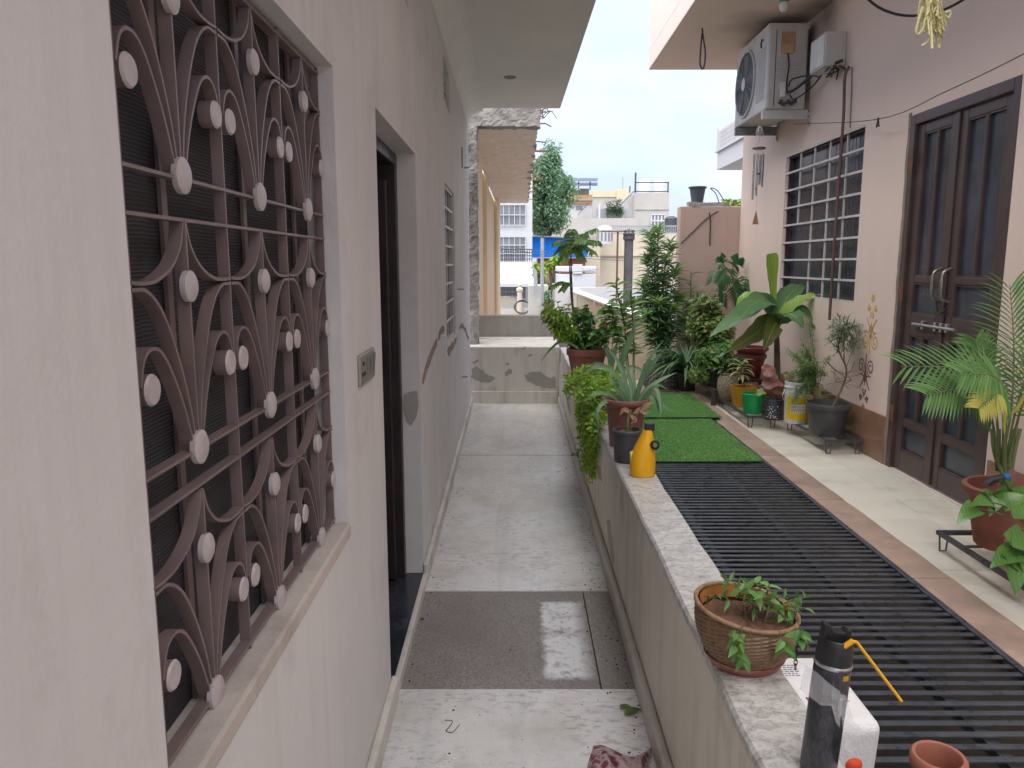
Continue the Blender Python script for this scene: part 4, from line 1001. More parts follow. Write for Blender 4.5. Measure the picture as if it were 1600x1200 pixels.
# ================================================================ TREES
def tree(name, label, base, h, crown_c, crown_r, n, leaf, m, seed, lump=7):
    r = random.Random(seed); base = V(base); cc = V(crown_c); cr = V(crown_r)
    t = thing(name, label, 'tree', base)
    tr = MB(); top = V((cc.x, cc.y, cc.z + cr.z*0.5))
    tr.tube(spline([base, base.lerp(top, .4) + V((.2,0,0)), top], 6), [0.26 - 0.20*k/12 for k in range(13)], 9)
    lumps = []
    for k in range(lump):
        d = V((r.gauss(0,1), r.gauss(0,1), r.gauss(0,1))).normalized(); q = cc + V((d.x*cr.x, d.y*cr.y, d.z*cr.z)) * r.uniform(.35, .85)
        lumps.append((q, r.uniform(.16, .36)))
        tr.tube(spline([base.lerp(top, r.uniform(.4,.8)), (q+base.lerp(top,.6))/2 + V((0,0,.1)), q], 4), [.09,.08,.07,.06,.05,.045,.04,.03,.02], 6)
    obj('trunk', tr, M['rust'] if False else M['bark'], t, smooth=True)
    lf = MB()
    for k in range(n):
        q, s = lumps[k % lump]; d = V((r.gauss(0,1), r.gauss(0,1), r.gauss(0,1))).normalized() * (r.random() ** .45) * s
        p = q + V((d.x*cr.x, d.y*cr.y, d.z*cr.z)) * 1.1
        a = V((r.gauss(0,1), r.gauss(0,1), r.gauss(-.5,.6))).normalized() * leaf * r.uniform(.6, 1.3)
        lf.leaf([p, p + a*.5, p + a + V((0,0,-leaf*.2))], leaf*.22, V((r.gauss(0,1), r.gauss(0,1), 1.2)))
    stuff(obj('crown', lf, m, t)); return t
M['bark'] = simple('bark', (0.10, 0.075, 0.055), 0.9, var=0.3, scale=20, bmp=0.5)
M['treeleaf'] = leafmat('tree_leaves', (0.085, 0.165, 0.095), (0.17, 0.27, 0.16), trans=0.35)
M['limeleaf'] = leafmat('lime_leaves', (0.14, 0.24, 0.03), (0.26, 0.34, 0.05), trans=0.35)
YTr = 46.0
c = Q(852, 307, YTr)
tree('neem_tree', 'feathery grey green tree rising behind the white apartment house', (c.x, YTr, GZ), 8, c, (1.85, 1.7, 2.8), 24000, 0.22, M['treeleaf'], 21, 44)
c = Q(866, 410, 30.0); tree('lime_green_shrub', 'lime green leafy shrub in front of the blue shed wall', (c.x, 30, GZ), 3, c, (0.42, .4, .35), 450, 0.20, M['limeleaf'], 22, 6)
c = Q(842, 430, 27.5); tree('climber_shrub', 'dull olive shrub behind the utility pole', (c.x, 27.5, GZ), 3, c, (0.24, .3, .75), 700, 0.14, M['limeleaf'], 23, 8)
c = Q(856, 470, 23.5); tree('dark_shrub', 'dark green shrub low beside the utility pole', (c.x, 23.5, GZ), 3, c, (0.16, .3, .5), 500, 0.12, M['treeleaf'], 24, 7)
c = Q(1148, 320, 22.0); tree('far_green_tree', 'light green treetop peeking above pink boundary wall', (c.x, 22, GZ), 6, c, (0.42, .5, .28), 700, 0.16, M['limeleaf'], 25, 7)
# ================================================================ OBJECT MATERIALS
M['terra'] = simple('terracotta', (0.27, 0.10, 0.07), 0.72, var=0.18, scale=8, bmp=0.2, dirt=(0.42, 0.24, 0.18), dirt_amt=0.5, dscale=6)
M['terra2'] = simple('brown_plastic_pot', (0.20, 0.075, 0.058), 0.5, var=0.15, scale=6, bmp=0.05, dirt=(0.28, 0.16, 0.13), dirt_amt=0.4)
M['clay'] = simple('smooth_clay', (0.33, 0.125, 0.085), 0.6, var=0.1, scale=14, bmp=0.08)
M['maroon'] = simple('maroon_plastic', (0.16, 0.025, 0.035), 0.42, bmp=0.03)
M['greypot'] = simple('charcoal_plastic', (0.055, 0.058, 0.064), 0.48, var=0.15, bmp=0.04, dirt=(0.13, 0.12, 0.115), dirt_amt=0.4)
M['greenpot'] = simple('green_plastic', (0.01, 0.34, 0.10), 0.40, var=0.06, bmp=0.02)
M['yellowpot'] = simple('mustard_plastic', (0.55, 0.27, 0.02), 0.42, var=0.1, bmp=0.02)
M['sprayer'] = simple('yellow_plastic', (0.78, 0.40, 0.008), 0.34, var=0.05, bmp=0.02)
M['sprayer2'] = simple('pale_yellow_plastic', (0.75, 0.62, 0.16), 0.3, bmp=0)
M['soil'] = simple('potting_soil', (0.055, 0.038, 0.028), 0.95, var=0.4, scale=60, bmp=0.8)
M['soil2'] = simple('red_brown_soil', (0.16, 0.085, 0.055), 0.95, var=0.3, scale=50, bmp=0.8)
M['stem'] = simple('green_stem', (0.13, 0.17, 0.06), 0.6, bmp=0.05); M['brstem'] = simple('woody_stem', (0.16, 0.12, 0.085), 0.8, var=0.3, scale=40, bmp=0.3)
M['aloe'] = leafmat('aloe_leaf', (0.075, 0.15, 0.075), (0.13, 0.22, 0.11), rough=0.4, trans=0.08)
M['oleander'] = leafmat('oleander_leaf', (0.05, 0.115, 0.05), (0.14, 0.24, 0.095), trans=0.3)
M['oleander2'] = leafmat('young_leaf', (0.10, 0.20, 0.05), (0.18, 0.29, 0.08), trans=0.3)
M['bright'] = leafmat('bright_leaf', (0.14, 0.28, 0.03), (0.27, 0.42, 0.06), yellow=(0.45, 0.38, 0.05), yel_amt=0.06, trans=0.35)
M['mid'] = leafmat('mid_leaf', (0.06, 0.15, 0.04), (0.14, 0.26, 0.07), yellow=(0.42, 0.32, 0.05), yel_amt=0.04, trans=0.25)
M['olive'] = leafmat('olive_leaf', (0.10, 0.17, 0.05), (0.20, 0.28, 0.09), yellow=(0.34, 0.25, 0.12), yel_amt=0.12, trans=0.25)
M['philo'] = leafmat('glossy_dark_leaf', (0.02, 0.065, 0.022), (0.04, 0.10, 0.035), rough=0.3, trans=0.12)
M['fern'] = leafmat('fern_leaf', (0.10, 0.20, 0.06), (0.20, 0.30, 0.11), yellow=(0.40, 0.32, 0.16), yel_amt=0.08, trans=0.3)
M['thuja'] = leafmat('thuja_leaf', (0.075, 0.13, 0.065), (0.16, 0.21, 0.12), trans=0.2)
M['palm'] = leafmat('palm_leaf', (0.05, 0.125, 0.035), (0.12, 0.22, 0.07), rough=0.35, trans=0.3)
M['palmdry'] = leafmat('yellow_palm_leaf', (0.24, 0.26, 0.05), (0.32, 0.26, 0.06), rough=0.45, trans=0.3)
M['pink'+'leaf'] = leafmat('pink_leaf', (0.19, 0.085, 0.075), (0.25, 0.115, 0.10), trans=0.2); M['redleaf'] = leafmat('red_leaf', (0.22, 0.035, 0.045), (0.26, 0.06, 0.06), trans=0.2)
def banded(name, mid, edge, w=14, rough=0.4):       # leaf with paler side veins
    m, nt, b = nmat(name); v = pos(nt, objspace=False); big = ntex(nt, v, 6, 3)
    wv = N(nt, 'ShaderNodeTexWave'); wv.inputs['Scale'].default_value = w; wv.inputs['Distortion'].default_value = 3; nt.links.new(v, wv.inputs['Vector'])
    c = mixc(nt, ramp(nt, big, 0.3, 0.7), mid, edge); c = mixc(nt, ramp(nt, wv.outputs['Fac'], 0.6, 1, 0, 0.25), c, tuple(min(1, q*1.6) for q in edge))
    nt.links.new(c, b.inputs['Base Color']); b.inputs['Roughness'].default_value = rough
    tr = N(nt, 'ShaderNodeBsdfTranslucent'); nt.links.new(c, tr.inputs['Color']); ms = N(nt, 'ShaderNodeMixShader'); ms.inputs[0].default_value = 0.25
    nt.links.new(b.outputs[0], ms.inputs[1]); nt.links.new(tr.outputs[0], ms.inputs[2]); nt.links.new(ms.outputs[0], nt.nodes['Material Output'].inputs['Surface'])
    return m
M['ban'] = banded('banana_leaf', (0.085, 0.19, 0.075), (0.14, 0.26, 0.12)); M['banlight'] = banded('young_banana_leaf', (0.24, 0.40, 0.05), (0.32, 0.46, 0.09)); M['banold'] = banded('old_banana_leaf', (0.12, 0.15, 0.035), (0.17, 0.19, 0.05))
M['pothos'] = banded('pothos_leaf', (0.05, 0.15, 0.03), (0.13, 0.26, 0.06), 25, 0.25)
M['drac'] = banded('variegated_leaf', (0.36, 0.42, 0.12), (0.50, 0.52, 0.22), 30, 0.4)
M['dryl'] = simple('dry_leaf_tan', (0.36,0.22,0.13), .8)
M['white_p'] = simple('white_plastic', (0.66, 0.66, 0.64), 0.45, bmp=0.02, dirt=(0.45, 0.42, 0.38), dirt_amt=0.35)

# ================================================================ plant helpers
def pot(parent, c, prof, mat, soil_z=None, soil_r=None, soilm='soil', n=36, nm='pot'):
    o = obj(nm, MB().lathe(prof, c, n), M[mat], parent, smooth=True)
    if soil_z is not None:
        r_ = random.Random(int(c[0]*999)); mb = MB(); vs = [(c[0], c[1], c[2]+soil_z+0.004)]; k = 20
        for ring in (0.5, 1.0):
            for i in range(k):
                a = 2*math.pi*i/k; vs.append((c[0]+soil_r*ring*math.cos(a), c[1]+soil_r*ring*math.sin(a), c[2]+soil_z+r_.uniform(-.006,.006)))
        fs = [(0, 1+i, 1+(i+1)%k) for i in range(k)] + [(1+i, 1+k+i, 1+k+(i+1)%k, 1+(i+1)%k) for i in range(k)]
        obj('soil', mb.add(vs, fs), M[soilm], parent)
    return o
def simple_pot(h, rb, rt, lip=0.012, liph=0.03, wall=0.008):
    return [(0,0),(rb*.96,0),(rb,0.006),(rt,h-liph),(rt+lip,h-liph+.003),(rt+lip,h-.004),(rt+lip-.004,h),(rt-wall,h),(rt-wall-.002,h*.75),(rb-wall,0.012),(0,0.012)]
def curve_leaf(mb, p, d, L, w, droop=0.6, n=5, nrm=(0,0,1), fold=0.3, prof=None):
    p = V(p); d = V(d).normalized(); pts = [p.copy()]; st = L/n
    for k in range(n):
        p = p + d*st; d = (d + V((0,0,-droop/n))).normalized(); pts.append(p.copy())
    return mb.leaf(pts, w, nrm, fold, prof)
lance = lambda f: math.sin(math.pi * min(1, 0.04 + 0.96*f) ** 0.75)
strap = lambda f: (0.75 + 0.25*math.sin(math.pi*f)) * (1 - f**3.0)
oval = lambda f: math.sin(math.pi * min(1, 0.10 + 0.90*f) ** 0.62)
heart = lambda f: (math.sin(math.pi * min(1.0, 0.18 + 0.82*f) ** 0.50))
def rdir(r, up=0.3): return V((r.gauss(0,1), r.gauss(0,1), r.gauss(up, .6))).normalized()
def leaves_on(mb, path, r, n, L, w, spread=0.9, droop=0.6, start=0.1, k=3, prof=lance, jitter=.25):
    m = len(path)
    for i in range(n):
        f = start + (1-start) * (i + r.random()) / n; j = min(m-2, int(f*(m-1))); q = path[j].lerp(path[j+1], f*(m-1)-j)
        t = (path[j+1]-path[j]).normalized(); a = i*2.4 + r.uniform(-.5,.5); o = t.orthogonal().normalized(); b = t.cross(o)
        d = (t*(1-spread) + (o*math.cos(a) + b*math.sin(a))*spread).normalized()
        curve_leaf(mb, q, d, L*r.uniform(1-jitter, 1+jitter), w*r.uniform(.8,1.2), droop, k, (r.uniform(-.8,.8), r.uniform(-.9,.25), .75), prof=prof)
def bush(mb, stems, c, rad, r, nstem, nleaf, L, w, base=None, droop=.5, prof=oval, k=2):
    c = V(c)
    for i in range(nstem):
        d = rdir(r, .35); e = c + V((d.x*rad[0], d.y*rad[1], d.z*rad[2])) * r.uniform(.55, 1.0)
        b = V(base) + V((r.uniform(-.03,.03), r.uniform(-.03,.03), 0)) if base else c
        path = spline([b, (b+e)/2 + V((r.uniform(-.03,.03), r.uniform(-.03,.03), .04)), e], 5)
        stems.tube(path, [0.004 - 0.0025*q/10 for q in range(11)], 5, False)
        leaves_on(mb, path, r, nleaf, L, w, .85, droop, .25, k, prof)
def W_(Y): return lambda px, py, dy=0.0: P(px, py, y=Y+dy)

# ================================================================ PLANTS ON THE LEDGE
# -- terracotta pot with curry-leaf sapling and mixed plants
X0, Y0 = 0.535, 6.10; r = random.Random(31)
t = thing('potted_sapling', 'tall curry leaf sapling and mixed leaves in terracotta pot on dwarf wall', 'plant', (X0, Y0, ZL))
pot(t, (X0, Y0, ZL+.001), [(0,0),(.105,0),(.11,.01),(.135,.14),(.148,.20),(.150,.205),(.160,.21),(.162,.262),(.150,.265),(.142,.262),(.130,.18),(.10,.02),(0,.02)], 'terra', .225, .138)
w = W_(Y0); mb = MB(); path = spline([(X0-.05, Y0, ZL+.22), w(897,500), w(893,440), w(892,395)], 8)
obj('trunk', mb.tube(path, [.011-.006*k/24 for k in range(25)], 7), M['brstem'], t, smooth=True)
obj('trunk', MB().tube(spline([(X0-.045, Y0+.01, ZL+.22), w(894,480), w(890,420), w(888,392)], 6), [.006-.003*k/18 for k in range(19)], 6), M['brstem'], t, smooth=True)
lf = MB(); stm = MB()
for (ex, ey, dz) in ((868,378,0),(880,385,.2),(893,360,-.1),(912,366,.1),(930,358,0),(933,378,-.2),(925,392,.1),(908,400,-.15),(880,402,-.1),(918,376,-.25),(875,390,.15),(900,378,.2)):
    a = w(891, 396); e = w(ex, ey, dz); pa = spline([a, (a+e)/2+V((0,0,.05)), e], 5); stm.tube(pa, .0022, 4, False)
    for k in range(2, 11):
        q = pa[k]; tt = (pa[min(k+1,10)]-pa[k-1]).normalized(); sd = tt.cross(V((0,0,1))).normalized()
        for s in (-1, 1): curve_leaf(lf, q, sd*s*.8 + tt*.5 + V((0,0,-.45)), .074*r.uniform(.8,1.2), .0155, .7, 3, (r.uniform(-.4,.4),-.8,.5), prof=oval)
for (ex, ey) in ((862,448),(878,452)):
    a = w(893, 445); e = w(ex, ey, -.1); pa = spline([a, (a+e)/2+V((0,0,.03)), e], 5); stm.tube(pa, .0018, 4, False)
    for k in range(2, 11):
        tt = (pa[min(k+1,10)]-pa[k-1]).normalized(); sd = tt.cross(V((0,0,1))).normalized()
        for s in (-1, 1): curve_leaf(lf, pa[k], sd*s + tt*.4 + V((0,0,-.6)), .05, .012, .5, 3, (0,-.8,.5), prof=oval)
stuff(obj('sapling_leaves', lf, M['mid'], t)); stuff(obj('leaf_stalks', stm, M['stem'], t))
lf = MB(); stm = MB(); bush(lf, stm, w(868, 492, -.1), (.14,.16,.17), r, 34, 15, .046, .012, (X0-.08, Y0-.02, ZL+.23)); bush(lf, stm, w(882, 520, -.05), (.14,.12,.14), r, 24, 14, .046, .013, (X0-.07, Y0-.02, ZL+.23))
stuff(obj('feathery_leaves', lf, M['bright'], t)); stuff(obj('feathery_stems', stm, M['stem'], t))
lf = MB(); stm = MB(); bush(lf, stm, w(912, 487, -.05), (.08,.08,.10), r, 14, 10, .068, .028, (X0-.02, Y0, ZL+.23)); bush(lf, stm, w(930, 528, -.1), (.14,.08,.07), r, 20, 10, .065, .024, (X0+.02, Y0-.02, ZL+.23))
stuff(obj('rounded_leaves', lf, M['mid'], t)); stuff(obj('rounded_stems', stm, M['stem'], t))
for pts in ([(905,545),(880,533),(860,546),(843,568)], [(915,548),(903,520),(898,520)], [(930,550),(927,520),(921,487)]):
    obj('long_leaf', MB().leaf(spline([w(x, y, -.1) for x, y in pts], 5), .012, (0,-1,.4), .5, strap), M['aloe'], t, smooth='all')
# -- slender aloe with thick leaves behind
X0, Y0 = 0.60, 5.55; r = random.Random(32)
t = thing('broad_aloe', 'broad leaved aloe with thin dry stalk between the two terracotta pots', 'plant', (X0, Y0, ZL-.02))
pot(t, (X0-.04, Y0, ZL+.001), simple_pot(.17,.07,.085), 'greypot', .14, .076); w = W_(Y0)
for pts, wd in (([(965,580),(978,545),(989,520),(992,490)], .026), ([(955,585),(953,560),(945,540),(948,560)], .022), ([(962,585),(975,560),(974,535)], .022), ([(950,575),(930,570),(905,585)], .020), ([(960,585),(985,575),(1010,580)], .022), ([(955,575),(960,550),(967,530)], .020)):
    obj('leaf', MB().leaf(spline([w(x, y) for x, y in pts], 6), wd, (0,-1,.5), .55, strap), M['aloe'], t, smooth='all')
obj('dry_stalk', MB().tube(spline([w(990,640), w(991,560), w(989,495), w(991,478)], 6), .004, 6), M['brstem'], t)
lf = MB(); stm = MB()
for (bx, by, ex, ey) in ((950,560,943,480),(955,560,955,470),(968,560,960,500)): 
    pa = spline([w(bx,by), w((bx+ex)/2+3,(by+ey)/2), w(ex,ey)], 6); stm.tube(pa, .003, 5, False); leaves_on(lf, pa, r, 22, .075, .024, .9, .7, .4, 3, oval)
stuff(obj('young_shoot_leaves', lf, M['mid'], t)); obj('shoot', stm, M['brstem'], t)
lf = MB(); stm = MB()
for (bx, by, ex, ey) in ((985,600,962,440),(988,600,985,455),(980,590,970,470)):
    pa = spline([w(bx,by,.3), w((bx+ex)/2+3,(by+ey)/2,.3), w(ex,ey,.3)], 6); stm.tube(pa, .004, 5, False); leaves_on(lf, pa, r, 42, .15, .0125, .7, .9, .30, 4)
t2 = thing('young_oleander', 'young oleander with light green narrow leaves left of the tall oleander', 'plant', (X0+.12, Y0+.3, ZC)); pot(t2, (0.74, Y0+.32, ZC+.001), simple_pot(.22,.08,.10), 'greypot', .18, .09)
stuff(obj('narrow_leaves', lf, M['oleander2'], t2)); obj('stems', stm, M['brstem'], t2)
# -- trailing plant spilling over the corridor face
X0, Y0 = 0.525, 4.75; r = random.Random(33)
t = thing('trailing_plant', 'bright green trailing plant spilling over dwarf wall towards corridor', 'plant', (X0, Y0, ZL))
pot(t, (X0, Y0, ZL+.001), simple_pot(.14,.07,.09), 'greypot', .12, .08)
lf = MB(); stm = MB()
for k in range(95):
    a = r.uniform(0, 6.28); out = V((math.cos(a)*.18 - .07, math.sin(a)*.38, r.uniform(-.02,.11))); b = V((X0, Y0, ZL+.13))
    e = b + out; pts = [b, b + out*.5 + V((0,0,.07)), e]
    pa = spline(pts, 5); stm.tube(pa, .002, 4, False); leaves_on(lf, pa, r, 20, .030, .0105, .8, .5, .15, 2, oval)
for k in range(80):
    y = Y0 + r.uniform(-.55, .60); x = 0.445 - r.uniform(0, .045); L = r.uniform(.05, .40) * (1 - .3*abs(y-Y0))
    b = V((0.50, y, ZL + r.uniform(.03,.14))); pa = spline([b, V((x+.01, y+r.uniform(-.02,.02), ZL+.04)), V((x, y+r.uniform(-.03,.03), ZL-L*.5)), V((x+r.uniform(-.02,.02), y+r.uniform(-.05,.05), ZL-L))], 5)
    stm.tube(pa, .0018, 4, False); leaves_on(lf, pa, r, int(14+40*L), .030, .011, .9, .4, .05, 2, oval)
stuff(obj('trailing_leaves', lf, M['bright'], t)); stuff(obj('trailing_stems', stm, M['stem'], t))
w = W_(4.05); lf = MB(); stm = MB()
for pts in ([(935,640),(925,665),(918,690),(926,715)], [(930,650),(935,680),(932,700),(925,716)], [(920,640),(914,680),(905,706),(896,712)]):
    pa = spline([P(x, y, x=0.43) for x, y in pts], 6); stm.tube(pa, .0022, 5, False); leaves_on(lf, pa, r, 26, .030, .011, .9, .4, .05, 2, oval)
stuff(obj('hanging_strand_leaves', lf, M['mid'], t)); obj('hanging_strand', stm, M['stem'], t)
# -- aloe in brown pot
X0, Y0 = 0.545, 3.88; r = random.Random(34)
t = thing('strappy_aloe', 'aloe with long arching strappy leaves in brown pot on dwarf wall', 'plant', (X0, Y0, ZL))
pot(t, (X0, Y0, ZL+.001), [(0,0),(.075,0),(.08,.005),(.098,.21),(.106,.213),(.119,.222),(.123,.235),(.119,.246),(.108,.249),(.100,.24),(.078,.02),(0,.02)], 'terra2', .215, .102)
w = W_(Y0)
ALOE = [([(985,638),(965,590),(935,575),(895,592)], .0), ([(983,640),(955,618),(930,615),(912,628)], -.05), ([(980,640),(950,628),(935,640),(935,670)], -.12), ([(985,640),(975,590),(962,560),(948,545)], .05), ([(986,640),(985,600),(975,560)], .1),
        ([(990,640),(1000,600),(1015,560),(1038,530)], .0), ([(990,638),(1005,590),(1022,565),(1037,548)], -.05), ([(992,640),(1010,610),(1035,592),(1058,582)], .05), ([(995,640),(1015,618),(1030,640),(1033,655)], -.08), ([(995,640),(1020,622),(1045,640),(1058,643)], .05),
        ([(985,640),(990,600),(987,570)], .12), ([(988,642),(1012,612),(1028,602),(1045,610)], .1), ([(980,640),(960,600),(948,585)], .1), ([(994,640),(1022,606),(1032,635),(1031,655)], -.1), ([(985,641),(968,612),(950,606)], -.1), ([(988,640),(998,605),(1004,585)], .08)]
for pts, dy in ALOE:
    obj('leaf', MB().leaf(spline([w(x, y, dy*f) for (x, y), f in zip(pts, (0,.5,1,1.2))], 6), .0125, (0,-1,.7), .55, strap), M['aloe'], t, smooth='all')
for pts in ([(985,645),(975,640),(968,650)], [(990,646),(1000,640),(1008,645),(1018,640)], [(985,648),(992,656),(985,662)], [(1000,645),(1010,632),(1022,628)]):
    obj('dry_leaf', MB().leaf(spline([w(x, y, -.12) for x, y in pts], 5), .012, (0,-1,.3), .3, lance), M['dryl'], t)
# -- small black pot with a bare stem
X0, Y0 = 0.510, 3.56
t = thing('small_black_pot', 'small black pot holding a cut green stem in front of strappy aloe', 'pot', (X0, Y0, ZL))
pot(t, (X0, Y0, ZL+.001), simple_pot(.155,.060,.066,.006,.02,.005), 'greypot', .135, .060, 'soil2'); w = W_(Y0)
obj('stem', MB().tube(spline([(X0, Y0, ZL+.13), w(981,655), w(986,640)], 5), [.007]*6+[.006]*5, 8), M['stem'], t, smooth=True); obj('stem', MB().tube(spline([(X0+.005, Y0, ZL+.13), w(992,655), w(1005,632)], 5), .003, 6), M['stem'], t)
# -- yellow sprayer
X0, Y0 = 0.545, 3.31
t = thing('spray_bottle', 'yellow plastic garden sprayer bottle with black trigger head on dwarf wall', 'spray bottle', (X0, Y0, ZL))
def oval_ring(mb, secs, n=28):
    vs = []; fs = []
    for (cx, rx, ry, z) in secs:
        for k in range(n): a = 2*math.pi*k/n; vs.append((X0+cx+rx*math.cos(a), Y0+ry*math.sin(a), ZL+z))
    for i in range(len(secs)-1):
        for k in range(n): fs.append((i*n+k, i*n+(k+1)%n, (i+1)*n+(k+1)%n, (i+1)*n+k))
    fs += [tuple(range(n-1,-1,-1)), tuple((len(secs)-1)*n+k for k in range(n))]; return mb.add(vs, fs)
obj('bottle', oval_ring(MB(), [(0,.052,.045,.001),(0,.057,.048,.008),(0,.057,.048,.06),(.002,.053,.046,.10),(.008,.042,.040,.14),(.014,.030,.030,.175),(.018,.022,.022,.20),(.018,.020,.020,.208)]), M['sprayer'], t, smooth=True)
obj('side_fin', MB().plate([(X0-.058,Y0-.010,ZL+.105),(X0-.040,Y0-.010,ZL+.115),(X0-.030,Y0-.010,ZL+.03),(X0-.052,Y0-.010,ZL+.03)], (0,.02,0)), M['sprayer2'], t, bevel=.004)
obj('trigger_head', MB().box((X0+.004,Y0-.014,ZL+.205),(X0+.048,Y0+.014,ZL+.240)), M['black'], t, bevel=.005)
obj('trigger', MB().bar((X0+.040,Y0,ZL+.21),(X0+.036,Y0,ZL+.165),.012,.008,(1,0,0)), M['black'], t, bevel=.002)
nz = V((X0+.047, Y0-.045, ZL+.148)); obj('nozzle', MB().lathe([(.011,-.008),(.021,-.006),(.021,.006),(.011,.008),(.011,-.008)], (0,0,0), 20), M['black'], t, smooth=True, local=True)
for o in COL.objects:
    if o.name == 'nozzle': o.location = (.046, -.040, .148); o.rotation_euler = (math.pi/2.2, 0, -.35)
# -- woven basket pot
X0, Y0 = 0.532, 1.70; r = random.Random(35)
t = thing('woven_basket_planter', 'round brown woven basket planter with small creeper on red saucer', 'planter', (X0, Y0, ZL))
obj('saucer', MB().lathe([(0,0),(.080,0),(.090,.022),(.094,.024),(.094,.020),(.083,.006),(0,.006)], (X0, Y0, ZL+.001), 40), M['terra'], t, smooth=True)
NB, NR = 72, 26; vs = []; fs = []
bprof = lambda f: .082 + .036*math.sin(math.pi*min(1,f*1.05)*.62)
tilt = V((-.10, .06, 1)).normalized()
for j in range(NR+1):
    f = j/NR
    for k in range(NB):
        a = 2*math.pi*k/NB; bulge = .0024*math.sin(k*math.pi/2 + (math.pi if j % 2 else 0)); rad = bprof(f) + bulge
        z = .010 + .125*f + f*(-.12*rad*math.cos(a) + .05*rad*math.sin(a)); vs.append((X0+rad*math.cos(a), Y0+rad*math.sin(a), ZL+z))
for j in range(NR):
    for k in range(NB): fs.append((j*NB+k, j*NB+(k+1)%NB, (j+1)*NB+(k+1)%NB, (j+1)*NB+k))
def weave():
    m, nt, b = nmat('woven_plastic'); g = N(nt, 'ShaderNodeNewGeometry'); v = pos(nt, (1,1,1))
    n1 = ntex(nt, v, 40, 3); c = mixc(nt, ramp(nt, n1, .3, .7), (0.17, 0.095, 0.05), (0.36, 0.225, 0.125))
    pt = ramp(nt, g.outputs['Pointiness'], .44, .56); c = mixc(nt, pt, (0.11, 0.06, 0.03), c)
    nt.links.new(c, b.inputs['Base Color']); b.inputs['Roughness'].default_value = .5; return m
M['weave'] = weave()
obj('basket', MB().add(vs, fs), M['weave'], t)
rim = [V((X0+(bprof(1)+.001)*math.cos(2*math.pi*k/40), Y0+(bprof(1)+.001)*math.sin(2*math.pi*k/40), ZL+.135+bprof(1)*(-.12*math.cos(2*math.pi*k/40)+.05*math.sin(2*math.pi*k/40)))) for k in range(41)]
obj('rim', MB().tube(rim, .0055, 8, False), M['weave'], t, smooth=True)
M['inner'] = simple('orange_inner_pot', (0.36, 0.14, 0.035), .6, var=.25, scale=20)
inn = MB(); vs = []; fs = []
for j, (rr_, zz) in enumerate(((.107, 1.0), (.104, .78))):
    for k in range(40):
        a = 2*math.pi*k/40; vs.append((X0+rr_*math.cos(a), Y0+rr_*math.sin(a), ZL+.010+.125*zz+zz*rr_*(-.12*math.cos(a)+.05*math.sin(a))))
obj('liner', inn.add(vs, [(k, 40+k, 40+(k+1)%40, (k+1)%40) for k in range(40)]), M['inner'], t)
vs = [(X0, Y0, ZL+.108)] + [(X0+.1045*math.cos(2*math.pi*k/24)*q, Y0+.1045*math.sin(2*math.pi*k/24)*q, ZL+.108+r.uniform(-.008,.008)) for q in (.5,1) for k in range(24)]
obj('soil', MB().add(vs, [(0,1+k,1+(k+1)%24) for k in range(24)]+[(1+k,25+k,25+(k+1)%24,1+(k+1)%24) for k in range(24)]), M['soil2'], t)
lf = MB(); stm = MB(); ends = [(-.02,.02,.05),(.02,.03,.06),(.06,-.01,.03),(.03,-.05,.05),(.10,.01,.02),(.14,.0,.00),(.155,.02,.02),(.05,.06,.05),(-.05,.05,.06),(-.10,.0,.03),(.0,-.02,.04),(.08,-.07,.0),(.125,-.07,-.06),(.11,-.04,.01),(.0,.0,.05),(.05,.0,.06)]
for e in ends:
    b = V((X0+r.uniform(-.01,.06), Y0+r.uniform(-.04,.03), ZL+.11)); q = V((X0, Y0, ZL+.13))+V(e)
    pa = spline([b, (b+q)/2+V((0,0,.02)), q], 5); stm.tube(pa, .0015, 4, False); leaves_on(lf, pa, r, 7, .030, .0065, .85, .5, .3, 4, oval)
for pts in ([(1165,975),(1150,990),(1160,1005)], [(1160,985),(1150,1015),(1165,1035)], [(1215,980),(1225,1005),(1232,1018)], [(1240,960),(1252,985),(1250,1000)]):
    pa = spline([P(x, y, y=Y0-.135) for x, y in pts], 5); stm.tube(pa, .0015, 4, False); leaves_on(lf, pa, r, 6, .034, .009, .85, .5, .4, 4, oval)
stuff(obj('creeper_leaves', lf, M['mid'], t)); stuff(obj('creeper_stems', stm, M['brstem'], t))
chn = MB()
for k in range(11):
    c = V((X0+.112, Y0-.03, ZL+.11-k*.011)); chn.tube([c+V((.004*math.cos(a)*(1 if k%2 else 0), .004*math.cos(a)*(0 if k%2 else 1), .008*math.sin(a))) for a in [2*math.pi*q/10 for q in range(11)]], .0012, 5, False)
obj('chain', chn, M['black'], t)
